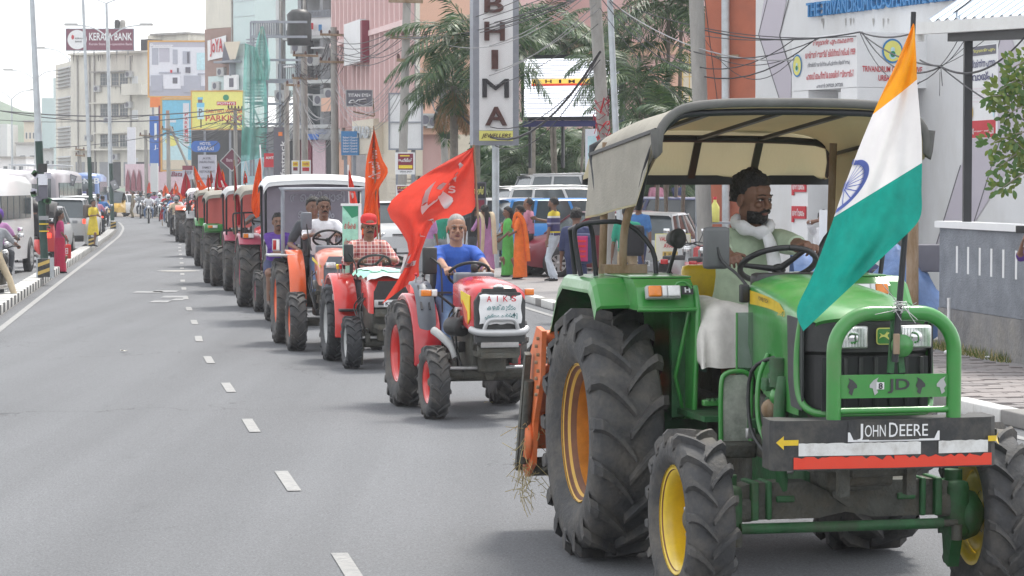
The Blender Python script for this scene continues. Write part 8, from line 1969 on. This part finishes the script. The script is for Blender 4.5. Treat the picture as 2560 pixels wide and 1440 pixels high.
b=MB();b.X=inv(bb_);p=W(215,455,153.7)
for k,ch in enumerate(('K','N','B')):text_on(b,ch,W(190+k*26,452,153.5),(1,0,0),(0,0,1),.35,.35,'white')
b.build('lettering',bb_);b=MB();b.X=inv(bb_)
for k in range(4):b.ball(W(190+k*12,487,153.3),(.35,.2,.22),'navy',8,6)
b.build('bundles',bb_)
def rickshaw(label,loc,dirv,m='rick_yellow'):
    t=thing('auto_rickshaw',(*loc,0),math.atan2(dirv[1],dirv[0]),label,'auto rickshaw');b=MB()
    rows=[]
    for x,w_,zt in ((-1.2,.58,1.0),(-1.1,.64,1.12),(.1,.64,.7),(.7,.42,.95),(1.0,.3,.9),(1.15,.2,.6)):rows.append([(x,-w_,.3),(x,-w_,.6),(x,-w_*.95,zt),(x,w_*.95,zt),(x,w_,.6),(x,w_,.3)])
    b.grid(rows,m);b.add(rows[0],[(5,4,3,2,1,0)],m);b.add(rows[-1],[tuple(range(6))],m);b.build('body',t)
    b=MB();rows=[[(x,-.6,z-.5 if x < -.5 else z-.12),(x,-.58,z-.1),(x,0,z+.03),(x,.58,z-.1),(x,.6,z-.5 if x < -.5 else z-.12)] for x,z in ((-1.2,1.5),(-1.0,1.72),(0,1.78),(.6,1.7))];b.grid(rows,'blackplastic');b.grid([rows[0],[(-1.2,y,1.1) for x,y,z in rows[0]]],'blackplastic');b.build('hood',t)
    b=MB();b.add([(.95,-.4,.95),(.95,.4,.95),(.6,.52,1.65),(.6,-.52,1.65)],[(0,1,2,3)],'windowglass');b.build('windscreen',t)
    for x,y in ((.95,0),(-.8,-.55),(-.8,.55)):put('wheel',road_wheel(.24,1)[0],t,(x,y,.24))
    for s in (-1,1):b=MB();b.box((.98,s*.22,.75),(.08,.14,.14),'reflector',bev=.03);b.build('headlight',t)
    for s in (-1,1):b=MB();b.box((-1.22,s*.45,.75),(.05,.12,.14),'taillit',bev=.02);b.build('tail_light',t)
    return t
rickshaw('yellow auto rickshaw facing the crowd, beside the third lamp pole',(X_at(290,166),166),(.12,-1));rickshaw('red and black auto rickshaw in the queue behind the lamp pole',(X_at(92,71),71),(-.1,1),'car_red');rickshaw('second yellow auto rickshaw, half hidden at the far end of the queue',(X_at(262,178),178),(.1,-1))
def wheel2(t,x,r,spokes=True):
    b=MB();pts=[(x+r*math.cos(a*math.pi/10),0,r+r*math.sin(a*math.pi/10)) for a in range(21)];b.tube(pts,.045,'rubberdark',6,cap=False);o=b.build('wheel',t)
    b=MB();b.lathe([(r*.82,.02),(r*.86,0),(r*.82,-.02),(r*.78,0)],'silverpaint',X=Matrix.Translation((x,0,r)),n=20);b.lathe([(0,-.06),(.06,-.05),(.06,.05),(0,.06)],'silverpaint',X=Matrix.Translation((x,0,r)),n=10)
    for k in range(10):a=k*math.pi/5;b.tube([(x,0,r),(x+r*.8*math.cos(a),0,r+r*.8*math.sin(a))],.006,'silverpaint',3,cap=False)
    b.build('rim',o)
def bike(label,loc,dirv,m='blackcl',rider=None,group=None,z=0,scooter=False,voxel=.03,pillion=None,rear_lit=False,lean=0,helmet=None,rlabel=None,parked=False):
    rz=math.atan2(dirv[1],dirv[0]);t=thing('scooter' if scooter else 'motorcycle',(*loc,z),rz,label,'scooter' if scooter else 'motorcycle',group);r=.22 if scooter else .30
    wheel2(t,.62,r);wheel2(t,-.62,r)
    b=MB()
    if scooter:
        b.grid([[(x,-w_,z0),(x,-w_*.9,z1),(x,w_*.9,z1),(x,w_,z0)] for x,w_,z0,z1 in ((-.95,.12,.55,.7),(-.7,.2,.35,.74),(-.1,.18,.3,.72),(-.05,.16,.26,.32),(.3,.2,.22,.28),(.42,.22,.25,.45),(.5,.2,.5,.95),(.55,.1,.85,1.0))],m);b.box((.62,0,.46),(.3,.14,.05),m,bev=.02)
    else:
        b.ball((.18,0,.78),(.28,.15,.15),m,12,8);b.grid([[(x,-.09,z0),(x,-.1,z1),(x,.1,z1),(x,.09,z0)] for x,z0,z1 in ((-.95,.72,.82),(-.5,.5,.78),(-.05,.5,.76))],m);b.box((.62,0,.63),(.4,.12,.03),m,bev=.02);b.box((-.72,0,.64),(.4,.12,.03),m,bev=.02)
    b.build('body',t)
    b=MB();b.box((-.38,0,.79 if not scooter else .77),(.68,.24,.09),'blackplastic',bev=.03);b.build('seat',t)
    b=MB();b.box((.05,0,.42),(.36,.26,.3),'castdark',bev=.04);b.tube([(.1,-.14,.3),(-.4,-.16,.3),(-.9,-.17,.38)],.04,'silvermetal',8);b.tube([(.3,0,.85),(.0,0,.3),(-.6,0,.3)],.025,'blacksteel',6);b.build('engine',t)
    for s in (-1,1):b=MB();b.tube([(.62,s*.07,r),(.42,s*.07,.92)],.02,'silvermetal',6);b.build('fork',t)
    b=MB();b.tube(smooth_path([(.28,-.34,1.03),(.38,-.2,1.04),(.42,0,.98),(.38,.2,1.04),(.28,.34,1.03)]),.014,'blacksteel',6);b.build('handlebar',t)
    for s in (-1,1):b=MB();b.tube([(.34,s*.26,1.04),(.36,s*.33,1.2)],.008,'blacksteel',5);b.box((.35,s*.36,1.24),(.02,.12,.09),'chrome',bev=.01);b.build('mirror',t)
    b=MB();b.ball((.52,0,.9),(.08,.09,.09),'reflector',10,8);b.build('headlight',t)
    b=MB();b.box((-.97,0,.72),(.05,.14,.09),'taillit' if rear_lit else 'redlens',bev=.015);b.build('tail_light',t)
    if rider:
        d=person((*loc,z),rz,rlabel or ('rider of the '+label)[:80],(group and group.replace('motorcycles','riders')));sh,pa,sk=rider
        Mx,hc=human(d,(-.22,0,.9),(-.1,0,1.38),((.26,-.32,1.06),(.26,.32,1.06)),((.1,-.2,.25),(.1,.2,.25)) if not parked else ((-.05,-.36,.0),(.1,.2,.25)),k=1.,shirt=sh,pants=pa,skin=sk,voxel=voxel,face=False,hair=None if helmet else 'short',sleeve='short',knees=((1,-.4,.3),(1,.4,.3)))
        if helmet:
            q=MB();q.ball(hc+Vector((-.01,0,.02)),(.14,.125,.14),helmet,12,9);q.ball(hc+Vector((.06,0,-.01)),(.09,.1,.06),'windowglass',10,6);q.build('helmet',d)
        if pillion:
            d2=person((*loc,z),rz,'passenger on the back of the '+label[:60]);human(d2,(-.62,0,.93),(-.52,0,1.4),((-.2,-.15,1.0),(-.2,.15,1.0)),((-.35,-.22,.32),(-.35,.22,.32)),k=.97,shirt=pillion,pants='charcoal',skin=sk,voxel=voxel,face=False,knees=((1,-.4,.3),(1,.4,.3)))
    return t
bike('dark motorcycle cut by the left edge beside the median kerb',(X_at(-8,46),46.0),(.05,1),rider=('greycl','creamcl','skin_d'),voxel=.018,helmet='blackcl',rear_lit=True,parked=True,rlabel='rider in grey with a black helmet, one foot on the kerb, at the left edge')
bike('scooter beyond the one at the left edge, beside the minibus',(X_at(-2,52.5),52.5),(.05,1),m='greycl',scooter=True,rider=('lilac','charcoal','skin_d'),voxel=.02,helmet='purple',rear_lit=True,rlabel='rider with a purple helmet beside the white minibus')
bike('red scooter with a lit tail lamp behind the nearest lamp pole',(X_at(88,66),66),(0,1),m='car_red',scooter=True,rider=('blackcl','blackcl','skin_d'),voxel=.022,helmet='blackcl',rear_lit=True,rlabel='rider in black on the red scooter behind the lamp pole')
bike('motorcycle carrying two men, waiting by the median behind the woman in yellow',(X_at(258,112),112),(-.1,1),rider=('bluecl','paleblue','skin_m'),voxel=.024,rear_lit=True,pillion='bluecl',rlabel='man in blue shirt on the waiting motorcycle by the median')
bike('motorcycle ridden by a man in pink, beside the woman in yellow',(X_at(243,100),100),(-.1,1),rider=('pinkshirt','charcoal','skin_m'),voxel=.024,rear_lit=True,rlabel='man in a pale pink shirt on the motorcycle beside the woman in yellow')
OR=('first','second','third','fourth','fifth','sixth','seventh','eighth','ninth','tenth','eleventh','twelfth','thirteenth','fourteenth')
cols=['whitecl','paleblue','greycl','redcl','bluecl','creamcl','charcoal','lilac','khaki','whitecl','navycl','tealcl','redcl','whitecl','paleblue','charcoal','whitecl']
spots=[(372,558),(399,553),(352,546),(416,557),(434,572),(441,590),(423,546),(386,541),(363,536),(409,539),(446,563),(397,531),(345,533),(430,533),(437,552),(421,568),(444,580)]
des=['frontmost motorcycle of the crowd, ridden by a man in white','motorcycle just right of the frontmost one in the crowd','leftmost motorcycle of the crowd','motorcycle with rider in red near the front of the crowd']
for i,(x,y) in enumerate(spots):
    oc=OR[sorted(spots[4:]).index((x,y))] if i > 3 else ''
    p=G(x,y);bike(des[i] if i < 4 else 'motorcycle packed in the far crowd, %s from the left' % oc,(p.x,p.y),(.13+.05*math.sin(i*3),-1),rider=(cols[i],'charcoal' if i%3 else 'jeans','skin_d'),voxel=.034,helmet=('blackcl','car_white','blackcl',None,'maroon','greycl',None)[i%7],group='motorcycles in the far crowd' if i >= 4 else None,
                     rlabel=(('man in white on the frontmost motorcycle','rider in pale blue right of the frontmost motorcycle','rider in grey on the leftmost motorcycle','rider in red near the front of the crowd')[i] if i < 4 else 'rider in the far motorcycle crowd, %s from the left' % oc))
bike('silver and red parked scooter behind the valet notice',(X_at(1700,45),45),(.35,.94),m='car_silver',scooter=True,z=.1);bike('red parked scooter, right of the silver one, under the canopy',(X_at(1750,44),44),(.2,.98),m='car_red',scooter=True,z=.1);bike('dark motorcycle parked beyond the driver, seen right of the wheel',(X_at(2080,38),38),(-.5,.86),z=.1);bike('motorcycle parked by the portal, behind the flag',(X_at(2190,37),37),(-.5,.86),z=.1,m='navycl')
# ---------------------------------------------------------------- standing people
def stand(label,px,py,z=.1,face_dir=0,h=1.68,hands=None,name=None,stride=0,d=None,bag=None,**kw):
    """px,py: feet in the photograph; face_dir: degrees, 0 towards the viewer, positive to the right"""
    g_=G(px,py,z) if d is None else Vector((X_at(px,d),d,z));k=h/1.70
    t=person(tuple(g_),heading(face_dir),label);hp=.92*k
    hands=hands or ((.05,-.27,.78),(.05,.27,.78));hs=[tuple(c*k for c in q) for q in hands]
    kw.setdefault('grips',((0,1,0),(0,-1,0)));kw.setdefault('curl',.35)
    Mx,hc=human(t,(0,0,hp),(0.0,0,1.44*k),hs,((stride,-.1*k,0),(-stride,.1*k,0)),k=k,knees=((1,-.1,.1),(1,.1,.1)),elbows=kw.pop('elbows',((-.5,-.6,-.3),(-.5,.6,-.3))),neckfwd=.02,voxel=kw.pop('voxel',.016),face=kw.pop('face',True),**kw)
    return t,Mx,hc,k
def drape_cloth(t,pts,w_,m,name='dupatta',flat=.25):b=MB();b.tube(smooth_path(pts,4),w_,m,8,flat=flat);return b.build(name,t)
def sling(t,c,s,m,label='bag',strap=None):
    b=MB();b.box(c,s,m,bev=min(s)*.3);o=b.build(label,t)
    if strap:q=MB();q.tube(smooth_path(strap),.012,m,5);q.build('strap',o)
    return o
t,_,hc,k=stand('woman in a crimson saree and pink blouse holding a red shopping bag, by the median',150,683,z=0,face_dir=118,h=1.52,shirt='magenta',pants='crimson',skin='skin_d',style='saree',hair='long',voxel=.014,skirtc='crimson',hands=((.12,-.2,.95),(.18,.22,.78)))
b=MB();b.box((.22,.32,.52),(.36,.1,.36),'redcl',bev=.03,rot=Rz(20));b.tube(smooth_path([(.12,.3,.7),(.16,.28,.9),(.28,.33,.9),(.33,.36,.7)]),.01,'redcl',5);bg_=b.build('shopping_bag',t)
b=MB();b.X=Matrix.Translation((.22,.32,.52)) @ Matrix.Rotation(R(20),4,'Z');b.box((0,-.052,.02),(.14,.004,.14),'white');b.box((0,.052,.02),(.14,.004,.14),'white')
for a,c in ((-.03,.03),(.03,.03),(-.03,-.03),(.03,-.03)):b.box((a,.055,.02+c),(.04,.004,.04),'redcl');b.box((a,-.055,.02+c),(.04,.004,.04),'redcl')
b.build('logo',bg_)
t,_,hc,k=stand('woman in a mustard kurta with a dark backpack, stepping along the median',233,616,z=.17,face_dir=60,h=1.5,shirt='mustard',pants='whitecl',skin='skin_d',style='kurta',skirtc='mustard',hair='bun',stride=.12,voxel=.018,hands=((.25,-.12,1.15),(.2,.15,1.1)))
sling(t,(-.22,0,1.15),(.2,.3,.42),'brownpack','backpack')
stand('policeman in khaki uniform standing on the road at the far bend',333,545,z=0,face_dir=-60,h=1.7,shirt='khakipol',pants='khakipol',skin='skin_d',voxel=.024,face=False,sleeve='long')
stand('man in pale blue shirt standing up among the queued vehicles',245,575,z=0,face_dir=150,h=1.7,shirt='tealcl',pants='charcoal',skin='skin_d',voxel=.026,face=False)
t,_,hc,k=stand('woman in a lilac kurta with a cream shawl and long black hair',1212,697,face_dir=-150,h=1.6,shirt='lilac',pants='lilac',skin='skin_m',style='gown',hair='long',sleeve='long',skirtc='lilac',hands=((.2,-.12,1.35),(.25,.12,1.2)))
for s in (-1,1):drape_cloth(t,[(.08,s*.1,1.42),(-.02,s*.15,1.47),(-.15,s*.13,1.3),(-.17,s*.15,.8),(-.16,s*.17,.55)],.055,'creamcl')
t,_,hc,k=stand('woman in a bright orange saree, hand raised to her cheek',1300,698,face_dir=-105,h=1.6,shirt='orangecl',pants='orangecl',skin='skin_d',style='saree',hair='bun',skirtc='orangecl',hands=((.14,-.06,1.42),(.2,.12,1.05)),elbows=((-.2,-.7,-.7),(-.2,.7,-.7)))
drape_cloth(t,[(.1,-.05,1.0),(.13,.05,1.2),(.05,.15,1.44),(-.1,.14,1.3),(-.17,.1,.9),(-.2,.05,.4)],[.04]*9+[.06]*12,'orangecl','saree_drape',flat=.3)
t,_,hc,k=stand('woman in a green and blue saree carrying a pale cloth bag',1270,692,face_dir=-80,h=1.55,shirt='greencl',pants='greencl',skin='skin_d',style='saree',hair='long',skirtc='greencl',hands=((.25,-.1,1.02),(.2,.2,.95)))
sling(t,(.12,-.28,.8),(.28,.12,.42),'greycl','cloth_bag',strap=[(.0,-.25,1.0),(0,-.18,1.35),(.2,-.25,1.0)])
stand('man in a pink shirt standing behind the woman in orange',1322,690,face_dir=-110,h=1.75,shirt='pinkshirt',pants='charcoal',skin='skin_m',hair='receding',hands=((.2,-.1,1.3),(.05,.27,.8)))
t,_,hc,k=stand('bearded man in a yellow and navy striped tee, phone in hand',1385,703,face_dir=-115,h=1.78,shirt='stripetee',pants='paleblue',skin='skin_d',beard='full',hands=((.42,-.05,1.28),(.03,.28,.82)),stride=.1)
b=MB();b.box((.5,-.02,1.33),(.01,.07,.15),'blackplastic',bev=.005);b.build('phone',t)
t,_,hc,k=stand('man in a dark navy shirt with a red-panelled backpack, back turned, by the fender rail',1440,0,d=39.5,face_dir=165,h=1.68,shirt='navycl',pants='navycl',skin='skin_d',hair='thick',girth=1.15,sleeve='elbow')
sling(t,(-.24,-.16,1.08),(.22,.34,.48),'navycl','backpack')
b=MB();b.box((-.37,-.16,1.08),(.03,.24,.4),'magenta',bev=.01)
for k_ in range(4):b.box((-.39,-.16,.96+k_*.08),(.01,.18,.03),'redcl')
b.build('backpack_panel',t)
t,_,hc,k=stand('man in a green tee and khaki trousers with a black backpack under the canopy',1568,0,d=42,face_dir=175,h=1.72,shirt='tealcl',pants='khaki',skin='skin_d',voxel=.016)
sling(t,(-.24,-.12,1.15),(.26,.36,.52),'blackcl','backpack')
t,_,hc,k=stand('policeman in a light blue shirt and peaked cap beside the silver hatchback',1597,0,d=49.5,face_dir=-25,h=1.76,shirt='police',pants='navycl',skin='skin_d',beard='moustache',hair='crop')
b=MB();b.lathe([(.1,.06),(.125,.1),(.13,.13),(.09,.15),(0,.155)],'navycl',X=Matrix.Translation(hc),ax='Z',n=16);b.box(hc+Vector((.12,0,.06)),(.08,.14,.012),'blackplastic',rot=Ry(15));b.build('peaked_cap',t)
stand('man in a pale pink shirt standing above the parked cars under the canopy',1640,0,d=80,z=.65,face_dir=0,h=1.7,shirt='pinkshirt',pants='charcoal',skin='skin_d',voxel=.022,hair='receding')
stand('man in a navy shirt with folded arms, right of the one in pale pink',1694,0,d=80,z=.65,face_dir=10,h=1.7,shirt='navycl',pants='charcoal',skin='skin_d',beard='full',voxel=.022,hands=((.25,.1,1.15),(.25,-.1,1.12)))
stand('person in a dull red shirt beside the papered post',1782,0,d=64,z=.25,face_dir=120,h=1.65,shirt='redcl',pants='charcoal',skin='skin_d',voxel=.022);stand('woman in a black scarf beside the person in dull red',1812,0,d=63,z=.3,face_dir=-150,h=1.62,shirt='tealcl',pants='tealcl',skin='skin_d',style='gown',hair='long',voxel=.022)
stand('man in a white shirt shading his face with his hand, right of the driver',2058,0,d=39,face_dir=15,h=1.66,shirt='whitecl',pants='charcoal',skin='skin_d',sleeve='short',hands=((.2,-.08,1.58),(.05,.28,.8)),elbows=((.2,-.9,.1),(-.5,.6,-.3)))
stand('woman in a grey-pink dress behind the driver in blue',1068,705,face_dir=150,h=1.6,shirt='lilac',pants='greycl',skin='skin_d',style='gown',hair='long',skirtc='greycl',voxel=.02)
stand('person in dark clothes just right of the driver in blue',1185,690,face_dir=160,h=1.6,shirt='blackcl',pants='charcoal',skin='skin_d',voxel=.02,hair='long')
stand('person in a pale teal top half hidden by the large red flag',1100,700,face_dir=170,h=1.6,shirt='tealcl',pants='greycl',skin='skin_d',voxel=.02)
t,_,hc,k=stand('person cut off by the right edge, holding up a phone, watch on the wrist',2640,0,d=27.5,face_dir=-40,h=1.68,shirt='purple',pants='charcoal',skin='skin_m',sleeve='elbow',hands=((.36,-.22,1.47),(.05,.3,.8)),fine=True,curl=.8,grips=((0,1,.2),(0,-1,0)),elbows=((.2,-.7,-.6),(-.5,.6,-.3)))
b=MB();b.box((.4,-.2,1.6),(.012,.16,.08),'blackplastic',bev=.004);b.build('phone',t);b=MB();b.lathe([(.034,-.014),(.036,0),(.034,.014)],'white',X=Matrix.Translation((.33,-.22,1.44)) @ Matrix.Rotation(R(55),4,'Z'),ax='Y',n=14);b.build('watch',t)
for i in range(14):
    p=G(318+i*9.5+4*math.sin(i*5),541+4*math.sin(i*2.7),0);p.x += 0;q=G(p.x*0+318+i*9.5,534-(i%3)*3,0)
    stand('person standing beyond the far motorcycles, %s from the left' % OR[i],318+i*9.5,535-(i%3)*3,z=0,face_dir=(i*37)%50-25,h=1.62+.1*math.sin(i*2.3),shirt=cols[(i*5+2)%17],pants='charcoal',skin='skin_d',voxel=.04,face=False)['group' if False else 0]['group']='people standing in the far crowd'
# valet notice, papered post, bottle
VN=thing('valet_notice',(X_at(1682,47.5),47.5,.1),R(4),'cream valet parking notice with red letters, standing before the silver hatchback','notice');s_=MPX(47.5)
b=MB();zc=2.2-(618-460)/(F/47.5)-.1;b.box((0,0,zc),(.68,.03,.52),'lemon');b.box((0,-.018,zc),(.66,.006,.5),'creamwall');b.build('board',VN)
b=MB();text_on(b,'VALET PARKING',(0,-.024,zc+.16),(1,0,0),(0,0,1),.52,.085,'sred');text_on(b,'AVAILABLE',(.02,-.024,zc+.03),(1,0,0),(0,0,1),.4,.085,'sred');b.box((.02,-.024,zc-.13),(.44,.006,.1),'gold');b.box((.02,-.025,zc-.2),(.44,.006,.02),'sred')
for k_,ch in enumerate('BHIMA'):text_on(b,ch,(-.15+k_*.085,-.03,zc-.13),(1,0,0),(0,0,1),.035,.06,'ink')
b.build('lettering',VN)
for s in (-1,1):b=MB();b.bar((s*.28,.02,0),(s*.28,.02,zc+.2),.03,.03,'steelgrey');b.build('leg',VN)
PP=thing('papered_post',(X_at(1756,50),50,.1),0,'grey post pasted with white printed sheets, seen through the canopy','post');b=MB();b.box((0,0,1.4),(.28,.2,2.8),'steelgrey');b.build('post_body',PP)
for k_ in range(3):
    b=MB();b.box((0,-.105,2.35-k_*.72),(.25,.008,.66),'white')
    for j in range(9):b.box((0,-.111,2.6-k_*.72-j*.06),(.19,.003,.012),'adgrey')
    b.build('sheet',PP)
BT=thing('bottle',(X_at(1787,49),49,1.45),0,'yellow bottle on a ledge beside the papered post','bottle');b=MB();b.lathe([(0,0),(.09,0),(.09,.3),(.03,.4),(.03,.45),(0,.45)],'lemon',ax='Z',n=14);b.build('bottle_body',BT);b=MB();b.lathe([(.035,.44),(.035,.5),(0,.5)],'sred',ax='Z',n=10);b.build('cap',BT)
LG=thing('ledge_table',(X_at(1795,49),49.2,.1),0,'narrow table behind the driver carrying the yellow bottle','table');b=MB();b.box((0,0,1.33),(.8,.5,.04),'steelgrey');b.build('table_top',LG)
for a in (-1,1):b=MB();b.bar((a*.35,0,0),(a*.35,0,1.3),.05,.05,'steelgrey');b.build('leg',LG)
# ---------------------------------------------------------------- air between the viewer and the far end of the street
hz=bpy.data.materials.new('haze');hz.use_nodes=True;n=hz.node_tree.nodes;n.clear();o_=n.new('ShaderNodeOutputMaterial');pv_=n.new('ShaderNodeVolumePrincipled')
pv_.inputs['Color'].default_value=(.93,.95,1,1);pv_.inputs['Density'].default_value=.0006;pv_.inputs['Anisotropy'].default_value=.2
hz.node_tree.links.new(pv_.outputs[0],o_.inputs['Volume']);MATS['haze']=hz
b=MB();b.box((0,350,14),(900,820,30.2),'haze');stuff(b.build('haze'))
# pieces that can be picked apart become objects of their own
def split_loose(o):
    me=o.data;nv=len(me.vertices);par=list(range(nv))
    def fd(i):
        while par[i] != i:par[i]=par[par[i]];i=par[i]
        return i
    for p in me.polygons:
        a=fd(p.vertices[0])
        for q in p.vertices[1:]:par[fd(q)]=a
    # faces drawn twice for caps share places, not vertices: weld by position
    seen={}
    for i,v in enumerate(me.vertices):
        k=(round(v.co.x,4),round(v.co.y,4),round(v.co.z,4))
        if k in seen:par[fd(i)]=fd(seen[k])
        else:seen[k]=i
    groups={}
    for p in me.polygons:groups.setdefault(fd(p.vertices[0]),[]).append(p.index)
    if len(groups) < 2 or len(groups) > 40:return
    base=o.name.split('.')[0]
    for gi,(k,fs) in enumerate(sorted(groups.items())):
        vm={};vs=[];ff=[];mi=[];sm=[]
        for f in fs:
            p=me.polygons[f];row=[]
            for q in p.vertices:
                if q not in vm:vm[q]=len(vs);vs.append(tuple(me.vertices[q].co))
                row.append(vm[q])
            ff.append(row);mi.append(p.material_index);sm.append(p.use_smooth)
        m2=bpy.data.meshes.new(base);m2.from_pydata(vs,[],ff)
        for m in me.materials:m2.materials.append(m)
        m2.polygons.foreach_set('material_index',mi);m2.polygons.foreach_set('use_smooth',sm);m2.update()
        if gi == 0:o.data=m2
        else:
            c=o.copy();c.data=m2;COL.objects.link(c)
SPLIT=('tied_papers','parapet','print','side_plate','canopy_post','footboard','cutout_figures','wall_bands','wall_joints','side_stripe','arrow','peach_band','white_bracket','small_panel','white_stripe','legs','canopy_rib','roof_rail','pillars','crate','water_tank','yellow_stripe','frame_tower','stair_flight','red_stripe','floor_band','louvre','shutter','net_sheet','bolts','sheet_edge','emblem')
for o in list(bpy.data.objects):
    if o.type == 'MESH' and o.name.split('.')[0] in SPLIT:split_loose(o)
bpy.data.scenes.remove(_scr)
